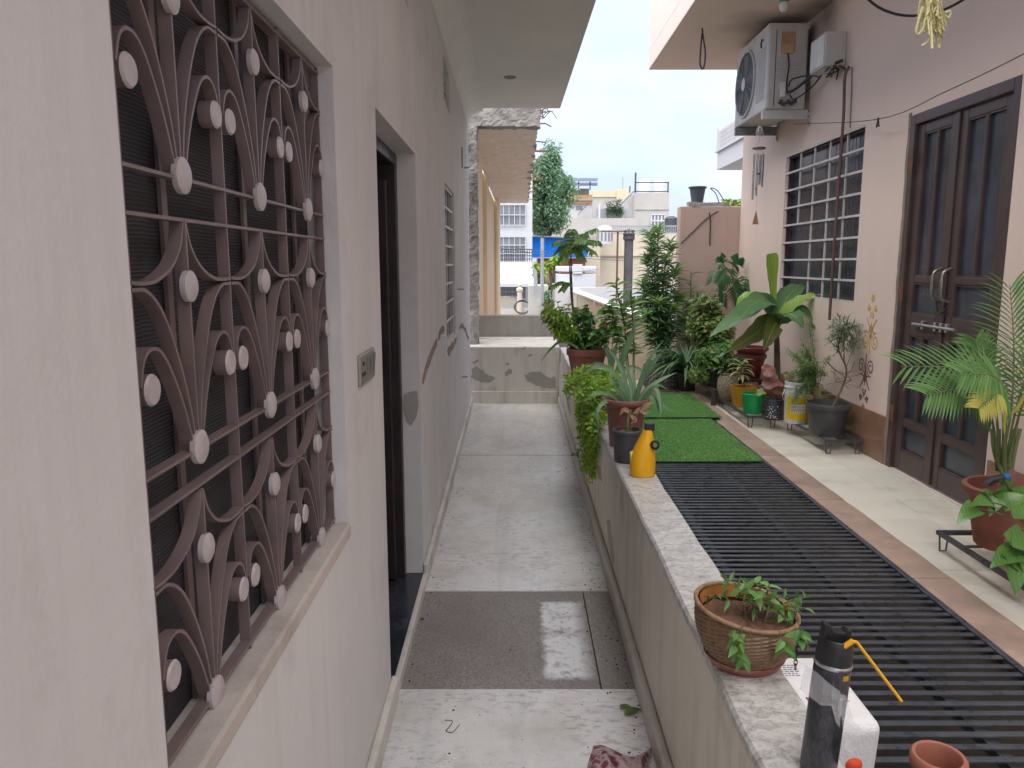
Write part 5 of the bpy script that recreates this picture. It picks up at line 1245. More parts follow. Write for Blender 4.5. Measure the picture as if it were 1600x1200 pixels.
# -- spray can with torn film and yellow straw
X0, Y0 = 0.566, 1.30
t = thing('aerosol_can', 'dark aerosol can with torn clear film and yellow straw at near end of dwarf wall', 'spray can', (X0, Y0, ZL)); t.rotation_euler = (0, math.radians(4), 0); t.location.x -= 0.012
def canlabel():
    m, nt, b = nmat('can_print'); v = pos(nt)
    w1 = N(nt, 'ShaderNodeTexWave', bands_direction='Z'); w1.inputs['Scale'].default_value = 90; nt.links.new(v, w1.inputs['Vector'])
    nn = ntex(nt, pos(nt, (1,1,.25)), 260, 2); mu = N(nt, 'ShaderNodeMath', operation='MULTIPLY')
    nt.links.new(ramp(nt, w1.outputs['Fac'], .5, .7), mu.inputs[0]); nt.links.new(ramp(nt, nn, .48, .55), mu.inputs[1])
    big = ntex(nt, v, 18, 2); mu2 = N(nt, 'ShaderNodeMath', operation='MULTIPLY'); nt.links.new(mu.outputs[0], mu2.inputs[0]); nt.links.new(ramp(nt, big, .35, .5), mu2.inputs[1])
    c = mixc(nt, ramp(nt, big, .4, .7), (0.028, 0.028, 0.036), (0.06, 0.055, 0.065)); c = mixc(nt, mu2.outputs[0], c, (0.10, 0.10, 0.11))
    nt.links.new(c, b.inputs['Base Color']); b.inputs['Roughness'].default_value = .32; b.inputs['Metallic'].default_value = .3; return m
c0 = (X0, Y0, ZL+.001)
obj('can_body', MB().lathe([(0,.004),(.028,.0),(.0325,.006),(.0325,.212),(.031,.216)], c0, 36), canlabel(), t, smooth=True)
obj('rim_band', MB().lathe([(.0332,.212),(.0338,.214),(.0338,.217),(.0325,.219)], c0, 36), M['steel'], t, smooth=True)
obj('cap', MB().lathe([(.0322,.217),(.032,.236),(.030,.252),(.0275,.262),(.0255,.264),(.024,.256),(.0,.254)], c0, 32), M['black'], t, smooth=True)
obj('cap_hood', MB().plate([(X0-.026,Y0-.006,ZL+.25),(X0-.026,Y0-.006,ZL+.290),(X0-.016,Y0-.006,ZL+.288),(X0-.008,Y0-.006,ZL+.277),(X0+.010,Y0-.006,ZL+.275),(X0+.016,Y0-.006,ZL+.283),(X0+.024,Y0-.006,ZL+.280),(X0+.026,Y0-.006,ZL+.25)], (0,.02,0)), M['black'], t, bevel=.002)
obj('spray_button', MB().tube([(X0+.004,Y0-.024,ZL+.258),(X0+.018,Y0-.026,ZL+.272)], .005, 10), M['sprayer'], t, smooth=True)
obj('straw', MB().tube([(X0+.016,Y0-.026,ZL+.271),(X0+.026,Y0-.022,ZL+.268),(X0+.118,Y0-.03,ZL+.165)], .0029, 10), M['sprayer'], t, smooth=True)
obj('price_sticker', MB().add([(X0+.0331*math.cos(a), Y0+.0331*math.sin(a), ZL+zz) for a in (-1.35,-1.15,-.95) for zz in (.196,.206)], [(0,2,3,1),(2,4,5,3)]), M['yellowpot'], t)
m, nt, b = nmat('torn_clear_film'); b.inputs['Base Color'].default_value = (.75,.75,.76,1); b.inputs['Roughness'].default_value = .25; b.inputs['Alpha'].default_value = .38
bump(nt, b, ntex(nt, pos(nt), 40, 3), .8, .01); M['film'] = m
def film(poly, off, th=.0006, seed=0):
    q = random.Random(seed); mb = MB(); vs = []
    for (a, z, o_) in poly: vs.append((X0+(.0335+off+o_)*math.cos(a), Y0+(.0335+off+o_)*math.sin(a), ZL+z))
    n = len(vs)//2; return mb.add(vs, [(i, i+1, n*2-2-i, n*2-1-i) for i in range(n-1)])
obj('torn_film', film([(-3.1,.208,.016),(-2.7,.203,.004),(-2.3,.196,.001),(-1.9,.188,.001),(-1.5,.180,.001),(-1.3,.165,.002),(-1.25,.11,.003),(-1.45,.118,.001),(-1.8,.150,.001),(-2.3,.145,.001),(-2.7,.150,.004),(-3.1,.16,.02)], .001), M['film'], t)
obj('torn_film', film([(-1.5,.150,.001),(-1.2,.13,.001),(-.95,.10,.002),(-.7,.06,.004),(-.4,.05,.02),(-.4,.10,.03),(-.6,.12,.012),(-.85,.15,.004),(-1.1,.17,.001),(-1.4,.175,.001)][:10], .0016), M['film'], t)
# ================================================================ THINGS ON THE GRATING
# foam box
m, nt, b = nmat('white_foam'); v = pos(nt)
vo = N(nt, 'ShaderNodeTexVoronoi'); vo.inputs['Scale'].default_value = 220; nt.links.new(v, vo.inputs['Vector'])
dn = ntex(nt, v, 7, 6, .7); c = mixc(nt, ramp(nt, dn, .48, .72, 0, .6), (0.72,0.72,0.73), (0.42,0.37,0.34))
nt.links.new(c, b.inputs['Base Color']); b.inputs['Roughness'].default_value = .7; bump(nt, b, vo.outputs['Distance'], .35, .003); M['foam'] = m
fb = thing('foam_box', 'white polystyrene box with printed top standing on grating beside dwarf wall', 'box', (0.74, 1.72, ZC))
obj('box_body', MB().add([(x, y, z) for x, y, z in ((.640,1.640,ZC+.001),(.834,1.640,ZC+.001),(.834,1.944,ZC+.001),(.640,1.944,ZC+.001),(.630,1.628,.4998),(.844,1.628,.4998),(.844,1.952,.4998),(.630,1.952,.4998))], [(3,2,1,0),(4,5,6,7),(0,1,5,4),(1,2,6,5),(2,3,7,6),(3,0,4,7)]), M['foam'], fb, bevel=.028, seg=5)
M['inkg'] = simple('grey_print', (0.16,0.15,0.16), .7); M['inkr'] = simple('red_print', (0.42,0.08,0.09), .7, var=.3, scale=40)
pr_ = MB(); q = random.Random(4)
for j in range(6):
    x = 0.66
    while x < 0.72:
        l = q.uniform(.004, .012); pr_.box((x, 1.84+j*.010, .5001), (x+l, 1.8442+j*.010, .5004)); x += l + .003
stuff(obj('lid_print', pr_, M['inkg'], fb))
pr_ = MB(); x = 0.70
while x < .80:
    l = q.uniform(.003,.009); pr_.box((x, 1.715+q.uniform(0,.008), .5001), (x+l, 1.735+q.uniform(0,.008), .5004)); x += l+.003
stuff(obj('lid_print', pr_, M['inkr'], fb))
# small clay pot and orange scoop
cp_ = thing('clay_pot', 'small empty clay pot with thick rim standing on the grating, nearest camera', 'pot', (0.975, 1.63, ZC))
pot(cp_, (0.975,1.63,ZC+.001), [(0,0),(.040,0),(.046,.01),(.052,.12),(.054,.135),(.060,.139),(.062,.150),(.061,.166),(.057,.171),(.050,.170),(.046,.16),(.044,.10),(.038,.02),(0,.018)], 'clay')
sc_ = thing('orange_scoop', 'bright orange plastic scoop tip leaning beside the foam box at bottom edge', 'scoop', (0.66, 1.36, .62))
sp_ = P(1334, 1196, y=1.36); mb = MB()
for s_ in (1.0, .82): pass
vs = [(sp_.x+.017*math.cos(a)*k, 1.36 - .006*(1-k)*1.5, sp_.z+.016*math.sin(a)*k) for k in (1,.7,.35) for a in [2*math.pi*i/20 for i in range(20)]]
M['orangep'] = simple('orange_plastic', (0.70,0.075,0.02), .4, bmp=0)
mb.add(vs, [(j*20+i, j*20+(i+1)%20, (j+1)*20+(i+1)%20, (j+1)*20+i) for j in range(2) for i in range(20)]+[tuple(40+i for i in range(20))])
obj('scoop_bowl', mb, M['orangep'], sc_, smooth=True); obj('scoop_handle', MB().tube([(sp_.x, 1.362, sp_.z-.013), (sp_.x-.005, 1.38, ZC+.005)], .005, 8), M['orangep'], sc_, smooth=True)

# ================================================================ ARTIFICIAL TURF
M['turfbase'] = simple('turf_backing', (0.05,0.13,0.04), .9)
def turfmat():
    m = leafmat('turf_blades', (0.095,0.255,0.055), (0.20,0.40,0.12), yellow=(0.48,0.58,0.32), yel_amt=.05, rough=.5, trans=.1); return m
M['turf'] = turfmat()
def mat_thing(label, x0, x1, y0, y1, z, n, seed):
    r = random.Random(seed); t = thing('turf_mat', label, 'mat', ((x0+x1)/2, (y0+y1)/2, z)); mb = MB(); nx, ny = 12, 16
    def zz(x, y): return z + .006 + .004*mnoise.noise(V((x*3, y*3, seed)))+ .004*max(0, mnoise.noise(V((x*1.5, y*1.5, seed+4))))
    vs = [(x0+(x1-x0)*i/nx, y0+(y1-y0)*j/ny, zz(x0+(x1-x0)*i/nx, y0+(y1-y0)*j/ny)) for j in range(ny+1) for i in range(nx+1)]
    k = len(vs); vs += [(a_, b_, z) for a_, b_, c_ in vs]
    fs = [(j*(nx+1)+i, j*(nx+1)+i+1, (j+1)*(nx+1)+i+1, (j+1)*(nx+1)+i) for j in range(ny) for i in range(nx)]
    per = [i for i in range(nx+1)] + [j*(nx+1)+nx for j in range(1, ny+1)] + [ny*(nx+1)+i for i in range(nx-1,-1,-1)] + [j*(nx+1) for j in range(ny-1,0,-1)]
    fs += [(per[i], per[(i+1)%len(per)], k+per[(i+1)%len(per)], k+per[i]) for i in range(len(per))]
    obj('backing', mb.add(vs, fs), M['turfbase'], t)
    bl = MB()
    for i in range(n):
        x, y = r.uniform(x0, x1), r.uniform(y0, y1); b = V((x, y, zz(x, y)-.002)); h = r.uniform(.009,.017); a = r.uniform(0,6.28); l = V((r.gauss(0,.5), r.gauss(0,.5), 1)).normalized()*h; s = V((math.cos(a), math.sin(a), 0))*.0016
        bl.v += [tuple(b-s), tuple(b+s), tuple(b+l*.6+s*.8), tuple(b+l+V((r.uniform(-.004,.004), r.uniform(-.004,.004), -.001)))]; o = len(bl.v)-4; bl.f += [(o, o+1, o+2), (o, o+2, o+3)]
    stuff(obj('grass_blades', bl, M['turf'], t)); return t
mat_thing('long green artificial turf mat covering far end of the grating', .63, 1.605, 4.93, 6.36, ZC+.006, 44000, 1)
mat_thing('green turf mat overlapping the far edge of the long mat', .80, 1.69, 6.30, 7.02, ZC+.026, 15000, 2)
mat_thing('green turf mat farthest from camera, by the caged pot', .90, 1.70, 6.98, 7.60, ZC+.012, 9000, 3)

# ================================================================ STANDS ALONG THE PINK WALL
def stand(label, x0, x1, y0, y1, h, nbars=3):
    t = thing('plant_stand', label, 'plant stand', ((x0+x1)/2, (y0+y1)/2, ZC)); z = ZC + h
    f = MB(); f.box((x0, y0, z-.02), (x1, y0+.02, z)); f.box((x0, y1-.02, z-.02), (x1, y1, z)); f.box((x0, y0+.0202, z-.02), (x0+.02, y1-.0202, z)); f.box((x1-.02, y0+.0202, z-.02), (x1, y1-.0202, z))
    obj('frame', f, M['slat'], t, bevel=.002)
    for k in range(nbars): yb = y0 + (y1-y0)*(k+1)/(nbars+1); obj('cross_bar', MB().box((x0+.0202, yb-.008, z-.014), (x1-.0202, yb+.008, z-.006)), M['slat'], t)
    for (x, y, s) in ((x0+.012, y0+.012, 1), (x1-.012, y0+.012, -1), (x0+.012, y1-.012, 1), (x1-.012, y1-.012, -1)):
        obj('leg', MB().tube([(x, y, z-.02), (x+s*.006, y, ZC+.005), (x+s*.034, y, ZC+.005), (x+s*.040, y, z-.02)], .0042, 7), M['slat'], t)
    return t
stand('low black metal plant stand carrying the charcoal tub by the door', 2.10, 2.365, 5.16, 5.95, .10)
stand('low black metal plant stand carrying the green pot', 1.815, 2.06, 6.02, 6.95, .10)
stand('low black metal plant stand under the palm pot', 1.90, 2.365, 2.62, 3.36, .10)
wbn = thing('wooden_bench', 'low brown wooden bench under pots at far end of courtyard', 'bench', (1.93, 7.4, ZC))
obj('bench_top', MB().box((1.77, 6.98, ZC+.13), (2.10, 7.85, ZC+.155)), M['wood2'], wbn, bevel=.004)
for (x, y) in ((1.79,7.0),(2.08,7.0),(1.79,7.83),(2.08,7.83)): obj('leg', MB().box((x-.018,y-.018,ZC+.0005),(x+.018,y+.018,ZC+.1295)), M['wood2'], wbn, bevel=.003)
ZS = ZC + .1005
# -- charcoal tub with thuja
X0, Y0 = 2.190, 5.36; r = random.Random(41)
t = thing('potted_thuja', 'wispy grey green thuja shrub in large charcoal plastic tub beside the door', 'plant', (X0, Y0, ZS))
pot(t, (X0, Y0, ZS), [(0,0),(.112,0),(.118,.006),(.138,.18),(.140,.185),(.152,.19),(.154,.222),(.150,.228),(.140,.228),(.136,.20),(.110,.02),(0,.02)], 'greypot', .195, .136)
w = W_(Y0); tr = MB(); lf = MB()
main = spline([(X0+.03, Y0, ZS+.19), w(1318,600), w(1322,575), w(1310,545), w(1316,515)], 8)
tr.tube(main, [.009-.005*k/32 for k in range(33)], 7); tr.tube(spline([w(1318,585), w(1305,578), w(1292,565)], 6), .004, 6); tr.tube(spline([w(1318,590), w(1330,578), w(1335,565)], 6), .002, 5)
for (ex, ey, dy) in [(1300,508,0),(1312,498,-.1),(1325,500,.1),(1338,510,0),(1346,520,-.05),(1305,525,.1),(1335,530,.1),(1320,520,-.15),(1298,535,-.1),(1330,545,0),(1308,548,.1),(1340,505,.12),(1312,512,.15),(1338,540,-.12),(1322,508,0)]:
    a = main[r.randint(16, 31)]; e = w(ex, ey, dy); pa = spline([a, (a+e)/2+V((0,0,.02)), e], 5); tr.tube(pa, .0022, 4, False)
    for k in range(22):
        q = pa[r.randint(3,10)]; d = rdir(r, .35); 
        for j in range(3):
            p2 = q + d*.018*j; curve_leaf(lf, p2, d+rdir(r,0)*.5, .042*r.uniform(.6,1.2), .0046, .2, 2)
for k in range(9): 
    a = w(1318,600); tr.tube(spline([a, a+rdir(r,.5)*.07, a+rdir(r,.7)*.13], 4), .0015, 4, False)
obj('trunk', tr, M['brstem'], t, smooth=True); stuff(obj('foliage', lf, M['thuja'], t))
# -- asparagus fern behind the paint bucket
X0, Y0 = 2.245, 5.72
t = thing('asparagus_fern', 'fluffy light green asparagus fern in jute wrapped pot behind paint bucket', 'plant', (X0, Y0, ZS)); 
M['jute'] = simple('jute_wrap', (0.26,0.20,0.09), .9, var=.3, scale=60, bmp=.6)
pot(t, (X0, Y0, ZS), simple_pot(.24,.08,.095), 'jute', .21, .08); w = W_(Y0); lf = MB(); tr = MB()
for k in range(52):
    e = w(r.gauss(1255,17), r.gauss(578,26), r.uniform(-.2,.15)); b = V((X0, Y0, ZS+.21)); pa = spline([b, (b+e)/2+V((0,0,.08)), e], 5); tr.tube(pa, .0018, 4, False)
    for j in range(4, 11):
        for q in range(12):
            d = rdir(r, .05); curve_leaf(lf, pa[j]+d*.012*r.random(), d, .040*r.uniform(.5,1.1), .0034, .3, 2)
for k in range(6):
    e = w(r.uniform(1215,1300), r.uniform(570,640), r.uniform(-.2,.0)); b = V((X0, Y0, ZS+.21)); pa = spline([b, (b+e)/2+V((0,0,.10)), e], 5); tr.tube(pa, .0016, 4, False)
    for j in range(3, 11):
        for q in range(9): d = rdir(r, -.1); curve_leaf(lf, pa[j]+d*.01, d, .040*r.uniform(.5,1.1), .0034, .3, 2)
stuff(obj('stems', tr, M['stem'], t)); stuff(obj('foliage', lf, M['fern'], t))
for k in range(7):
    e = w(r.uniform(1262,1292), r.uniform(610,640), -.12); obj('dry_leaf', MB().leaf(spline([e+V((0,0,.05)), e+V((.01,-.01,.02)), e+V((.015,-.01,-.01))], 4), .014, (0,-1,.3), .4), M['dryl'], t)
# -- paint bucket
X0, Y0 = 2.110, 5.77
t = thing('paint_bucket', 'white paint bucket with yellow printed label and wire handle on stand', 'bucket', (X0, Y0, ZS))
obj('bucket_body', MB().lathe([(0,0),(.080,0),(.083,.004),(.088,.27),(.093,.272),(.093,.281),(.089,.284),(.090,.315),(.086,.317),(.082,.315),(.080,.26),(.076,.02),(0,.02)], (X0,Y0,ZS), 36), M['white_p'], t, smooth=True)
def arc_sheet(a0, a1, z0, z1, rad, n=14): return MB().add([(X0+rad*math.cos(a0+(a1-a0)*k/n), Y0+rad*math.sin(a0+(a1-a0)*k/n), ZS+z) for k in range(n+1) for z in (z0, z1)], [(2*k,2*k+2,2*k+3,2*k+1) for k in range(n)])
M['ylabel'] = simple('yellow_label', (0.70,0.46,0.01), .45, bmp=0); lab = obj('label', arc_sheet(-2.75,-.65,.035,.205,.0888), M['ylabel'], t, smooth='all')
obj('label_panel', arc_sheet(-2.35,-1.05,.085,.150,.0892), M['white_p'], lab, smooth='all'); pr_ = MB()
for j in range(5):
    a = -2.28
    while a < -1.15: l = r.uniform(.05,.16); pr_.add(arc_sheet(a, a+l, .092+j*.011, .0975+j*.011, .0895, 2).v, [(0,2,3,1),(2,4,5,3)]); a += l+.05
stuff(obj('label_print', pr_, M['inkg'], lab))
obj('wire_handle', MB().tube(spline([(X0-.092,Y0,ZS+.255),(X0-.112,Y0-.02,ZS+.20),(X0-.09,Y0-.07,ZS+.17),(X0-.02,Y0-.095,ZS+.162),(X0+.05,Y0-.085,ZS+.18)],6), .0022, 6), M['steel'], t)
# -- blue patterned pot with caladium
X0, Y0 = 2.005, 5.96; 
t = thing('potted_caladium', 'pink leaved caladium in blue and white patterned pot on stand', 'plant', (X0, Y0, ZS-.03))
m, nt, b = nmat('blue_patterned_glaze'); vo = N(nt, 'ShaderNodeTexVoronoi'); vo.inputs['Scale'].default_value = 55; nt.links.new(pos(nt), vo.inputs['Vector'])
c = mixc(nt, ramp(nt, vo.outputs['Distance'], .25, .35), (0.62,0.64,0.66), (0.030,0.042,0.075)); gt_ = ramp(nt, ntex(nt, pos(nt), 14, 2), .42, .5); c = mixc(nt, gt_, (0.030,0.042,0.075), c)
nt.links.new(c, b.inputs['Base Color']); b.inputs['Roughness'].default_value = .4; M['bluepat'] = m
ZB = ZS - .03
pot(t, (X0, Y0, ZS), simple_pot(.145,.060,.070,.002,.01,.006), 'bluepat', .125, .06)
w = W_(Y0)
def roundleaf(mb, c, nrm, rad, n=24, cup=.30):
    c, nrm = V(c), V(nrm).normalized(); u = nrm.orthogonal().normalized(); v2 = nrm.cross(u); vs = [c]
    for ring in (.5, 1):
        for k in range(n): a = 2*math.pi*k/n; rr_ = rad*ring*(1+.16*math.sin(a)+.10*math.sin(3*a)+.06*math.sin(7*a)); vs.append(c + u*rr_*math.cos(a) + v2*rr_*1.15*math.sin(a) + nrm*cup*rad*ring*ring*(math.sin(2*a)*.9 - .3 + .5*math.sin(5*a+1)))
    return mb.add(vs, [(0,1+k,1+(k+1)%n) for k in range(n)] + [(1+k,1+n+k,1+n+(k+1)%n,1+(k+1)%n) for k in range(n)])
for (px, py, rad, nrm, mm) in ((1209,597,.072,(-.2,-.6,.8),'pinkleaf'), (1199,578,.050,(-.3,-.8,.5),'pinkleaf'), (1231,588,.042,(.3,-.7,.6),'redleaf'), (1214,605,.05,(.2,-.9,.3),'pinkleaf'), (1190,613,.035,(-.3,-.5,.8),'olive'), (1226,612,.035,(.2,-.5,.8),'bright')):
    c = w(px, py, -.03); obj('leaf', roundleaf(MB(), c, nrm, rad), M[mm], t, smooth='all'); obj('leaf_stalk', MB().tube(spline([(X0, Y0, ZS+.12), (V((X0,Y0,ZS+.12))+c)/2+V((0,.02,.01)), c], 4), .0025, 5), M['stem'], t)
# -- green pot, mustard pot with dracaena, vase, dark pot
X0, Y0 = 1.895, 6.14; t = thing('green_pot', 'bright green ribbed plastic pot, empty but for soil, on stand', 'pot', (X0, Y0, ZS))
n = 64; prof = simple_pot(.165,.073,.092,.001,.008,.006); vs = []; fs = []
for (rr_, zz) in prof:
    for k in range(n): a = 2*math.pi*k/n; q = rr_*(1+(.012 if (k % 2 and .01 < zz < .15 and rr_ > .07) else 0)); vs.append((X0+q*math.cos(a), Y0+q*math.sin(a), ZS+zz))
obj('pot', MB().add(vs, [(i*n+k, i*n+(k+1)%n, (i+1)*n+(k+1)%n, (i+1)*n+k) for i in range(len(prof)-1) for k in range(n)]), M['greenpot'], t, smooth=True)
obj('soil', MB().disc((X0,Y0,ZS+.135), (0,0,1), .082, 24, .01), M['soil2'], t)
X0, Y0 = 1.900, 6.44; r = random.Random(44); t = thing('potted_dracaena', 'yellow striped dracaena in square mustard plastic pot behind green pot', 'plant', (X0, Y0, ZS))
def sqpot(x, y, z, b_, t_, h):
    vs = [(x+s*b_, y+q*b_, z) for s, q in ((-1,-1),(1,-1),(1,1),(-1,1))] + [(x+s*t_, y+q*t_, z+h) for s, q in ((-1,-1),(1,-1),(1,1),(-1,1))] + [(x+s*(t_-.008), y+q*(t_-.008), z+h) for s, q in ((-1,-1),(1,-1),(1,1),(-1,1))] + [(x+s*(t_-.014), y+q*(t_-.014), z+h-.03) for s, q in ((-1,-1),(1,-1),(1,1),(-1,1))]
    return MB().add(vs, [(3,2,1,0),(12,13,14,15)] + [(r0+k, r0+(k+1)%4, r0+4+(k+1)%4, r0+4+k) for r0 in (0,4,8) for k in range(4)])
obj('pot', sqpot(X0, Y0, ZS, .068, .094, .175), M['yellowpot'], t, bevel=.006); obj('soil', MB().box((X0-.078,Y0-.078,ZS+.14),(X0+.078,Y0+.078,ZS+.15)), M['soil'], t)
w = W_(Y0); a = w(1160, 592); obj('cane', MB().tube(spline([(X0+.005,Y0,ZS+.15), w(1163,600), a, w(1158,570)], 5), .007, 7), M['brstem'], t)
for k in range(17):
    an = k*2.4; up = .9 - .05*k; q = w(1158, 568 + k*1.2); d = V((math.cos(an), math.sin(an)*.8, up)); mb = MB(); curve_leaf(mb, q, d, .155*r.uniform(.8,1.1), .017, 1.5, 7, (0,0,1), .35, lance); obj('leaf', mb, M['drac'], t, smooth='all')
for k in range(5): an = k*1.3; q = w(1161, 588); mb = MB(); curve_leaf(mb, q, V((math.cos(an), math.sin(an), .1)), .09, .013, 1.4, 5, (0,0,1), .35, lance); obj('leaf', mb, M['drac'], t, smooth='all')
X0, Y0 = 1.865, 6.80; t = thing('stone_vase_planter', 'round beige embossed vase planter with dark leaves, behind mustard pot', 'planter', (X0, Y0, ZS))
m = simple('embossed_beige', (0.34,0.28,0.20), .7, var=.2, scale=30); nt = m.node_tree; b = nt.nodes['Principled BSDF']; vo = N(nt, 'ShaderNodeTexVoronoi'); vo.inputs['Scale'].default_value = 60; nt.links.new(pos(nt), vo.inputs['Vector']); bump(nt, b, vo.outputs['Distance'], 1.0, .012); M['vase'] = m
pot(t, (X0,Y0,ZS), [(0,0),(.055,0),(.06,.005),(.088,.07),(.095,.12),(.088,.18),(.068,.215),(.066,.22),(.074,.235),(.070,.24),(.060,.235),(.058,.20),(0,.19)], 'vase', .2, .058)
lf = MB(); tr = MB(); bush(lf, tr, (X0, Y0, ZS+.33), (.12,.12,.09), random.Random(45), 10, 6, .075, .022, (X0,Y0,ZS+.2)); stuff(obj('leaves', lf, M['philo'], t)); stuff(obj('stems', tr, M['stem'], t))
X0, Y0 = 1.86, 7.12; t = thing('dark_pot_plant', 'broad pointed green leaves in black pot standing on wooden bench', 'plant', (X0, Y0, ZC+.156)); pot(t, (X0,Y0,ZC+.156), simple_pot(.17,.065,.08), 'black', .15, .07)
w = W_(Y0); r = random.Random(46)
for k in range(10): an = k*2.4; mb = MB(); curve_leaf(mb, (X0,Y0,ZC+.30), V((math.cos(an), math.sin(an), .7)), .17*r.uniform(.7,1.1), .030, 1.0, 6, (0,0,1), .3, lance); obj('leaf', mb, M['mid'], t, smooth='all')
# -- banana
X0, Y0 = 2.165, 6.42; t = thing('banana_plant', 'young banana plant with broad leaves in terracotta pot below barred window', 'plant', (X0, Y0, ZC))
pot(t, (X0,Y0,ZC+.0005), simple_pot(.27,.10,.135,.012,.04,.012), 'terra2', .235, .12)
w = W_(Y0)
obj('pseudostem', MB().tube(spline([(X0,Y0,ZC+.22), w(1214,590), w(1214,545), w(1213,505)], 6), [.030,.030,.029,.029,.028,.028,.027,.027,.026,.026,.025,.025,.024,.024,.023,.022,.021,.02,.018], 10), simple('banana_stem', (0.10,0.085,0.05), .6, var=.4, scale=12), t, smooth=True)
banp = lambda f: 0.0 if f < .12 else math.sin(math.pi * min(1, .06+.94*(f-.12)/.88) ** .7) ** .75
BAN = [([(1212,512),(1208,470),(1205,430),(1204,396)], [0,.02,.03,.03], .062, 'banlight', (.35,-.9,0), .35), ([(1211,512),(1190,478),(1160,492),(1108,527)], [0,-.1,-.25,-.4], .115, 'ban', (-.2,-.5,.9), .25),
       ([(1212,510),(1200,470),(1175,478),(1158,497)], [0,-.15,-.35,-.45], .10, 'ban', (-.1,-.7,.7), .15), ([(1214,508),(1225,475),(1240,455),(1260,446)], [0,.1,.15,.2], .095, 'ban', (.1,-.6,.8), .2),
       ([(1214,512),(1235,485),(1262,468),(1290,462)], [0,-.05,-.1,-.15], .08, 'banlight', (.2,-.4,.9), .4), ([(1213,515),(1238,488),(1262,495),(1287,530)], [0,-.1,-.15,-.2], .105, 'ban', (.3,-.4,.9), .3),
       ([(1213,515),(1228,492),(1242,495),(1256,512)], [0,-.2,-.3,-.35], .085, 'ban', (.1,-.7,.7), .2), ([(1211,515),(1200,505),(1175,525),(1133,552)], [0,-.1,-.15,-.25], .085, 'banold', (0,-.95,.35), .2),
       ([(1213,518),(1212,505),(1205,520),(1193,548)], [0,-.15,-.25,-.28], .08, 'banold', (0,-1,.25), .15), ([(1210,510),(1190,470),(1165,463),(1150,480)], [0,.05,.1,.12], .060, 'banlight', (0,-.4,.9), .3)]
for pts, dy, wd, mm, nr, fo in BAN:
    pa = spline([w(x, y, d_) for (x, y), d_ in zip(pts, dy)], 9); q = random.Random(int(wd*1e4)+pts[-1][0]); n_ = len(pa)
    mb = MB(); mb.leaf(pa, wd, nr, fo, banp if pts[-1][1] > 400 else (lambda f: 0.12 + 0.88*min(1, f*1.25)**1.2 if f < .97 else .75)); 
    for i in range(0, len(mb.v)): mb.v[i] = tuple(V(mb.v[i]) + V((0, 0, .006*math.sin(i*1.7)*(i % 3 != 1))))
    L = obj('leaf', mb, M[mm], t, smooth='all'); obj('midrib', MB().tube([p+V((0,-.001,0)) for p in pa], [.009*(1-.8*k/(n_-1)) for k in range(n_)], 6), M['banlight'], L, smooth=True)
# -- maroon pots behind on a shelf
X0, Y0 = 2.14, 7.05
t = thing('plant_shelf', 'dark wooden shelf under maroon pots behind the banana plant', 'shelf', (X0, Y0, ZC))
obj('shelf_board', MB().box((1.99,6.90,ZC+.235),(2.30,7.22,ZC+.259)), M['wood'], t)
for (x, y) in ((2.01,6.92),(2.28,6.92),(2.01,7.20),(2.28,7.20)): obj('leg', MB().box((x-.012,y-.012,ZC+.0005),(x+.012,y+.012,ZC+.2345)), M['wood'], t)
t = thing('maroon_pot', 'lower maroon plastic pot standing on dark shelf behind banana plant', 'pot', (X0, Y0, ZC+.26)); pot(t, (X0,Y0,ZC+.2595), simple_pot(.22,.085,.125,.012,.04), 'maroon', .17, .11)
t = thing('maroon_pot', 'upper maroon plastic pot nested in the lower maroon pot', 'pot', (X0, Y0, ZC+.43)); pot(t, (X0,Y0,ZC+.4335), simple_pot(.11,.098,.14,.012,.03), 'maroon')
# -- bushy light green shrub, spider plant, philodendron, oleanders
r = random.Random(51)
X0, Y0 = 1.93, 7.55; t = thing('bushy_shrub', 'bushy pale green shrub with small leaves on bench before pink boundary wall', 'plant', (X0, Y0, ZC+.156)); pot(t, (X0,Y0,ZC+.156), simple_pot(.20,.08,.10), 'black', .17, .09)
w = W_(Y0); lf = MB(); tr = MB(); bush(lf, tr, w(1108,512), (.24,.22,.24), r, 110, 22, .06, .02, (X0,Y0,ZC+.33)); bush(lf, tr, w(1100,478), (.17,.16,.15), r, 60, 16, .06, .02, (X0,Y0,ZC+.4))
stuff(obj('leaves', lf, M['olive'], t)); stuff(obj('stems', tr, M['brstem'], t))
lf = MB(); tr = MB(); bush(lf, tr, w(1108,560,-.3), (.16,.12,.11), r, 32, 12, .07, .024, (X0-.05,Y0-.2,ZC+.25)); bush(lf, tr, w(1128,545,-.2), (.12,.12,.12), r, 28, 12, .07, .026, (X0,Y0-.1,ZC+.3)); stuff(obj('lower_leaves', lf, M['mid'], t))
lf = MB(); tr2 = MB(); bush(lf, tr2, w(1090,592,-.35), (.14,.1,.09), r, 28, 12, .06, .022, (X0-.05,Y0-.2,ZC+.25)); stuff(obj('yellowing_leaves', lf, M['olive'], t))
X0, Y0 = 1.72, 7.85; t = thing('spider_plant', 'spider plant with dense long narrow arching leaves beside caged pot', 'plant', (X0, Y0, ZC)); pot(t, (X0,Y0,ZC+.0005), simple_pot(.20,.08,.10), 'black', .17, .09); lf = MB()
for k in range(230):
    an = r.uniform(0,6.28); curve_leaf(lf, (X0+r.uniform(-.03,.03),Y0+r.uniform(-.03,.03),ZC+.18), V((math.cos(an), math.sin(an), r.uniform(.5,2.0))), r.uniform(.40,.70), .0115, r.uniform(1.4,2.4), 7, (0,0,1), .4, strap)
stuff(obj('strap_leaves', lf, M['oleander2'] if False else M['aloe'], t))
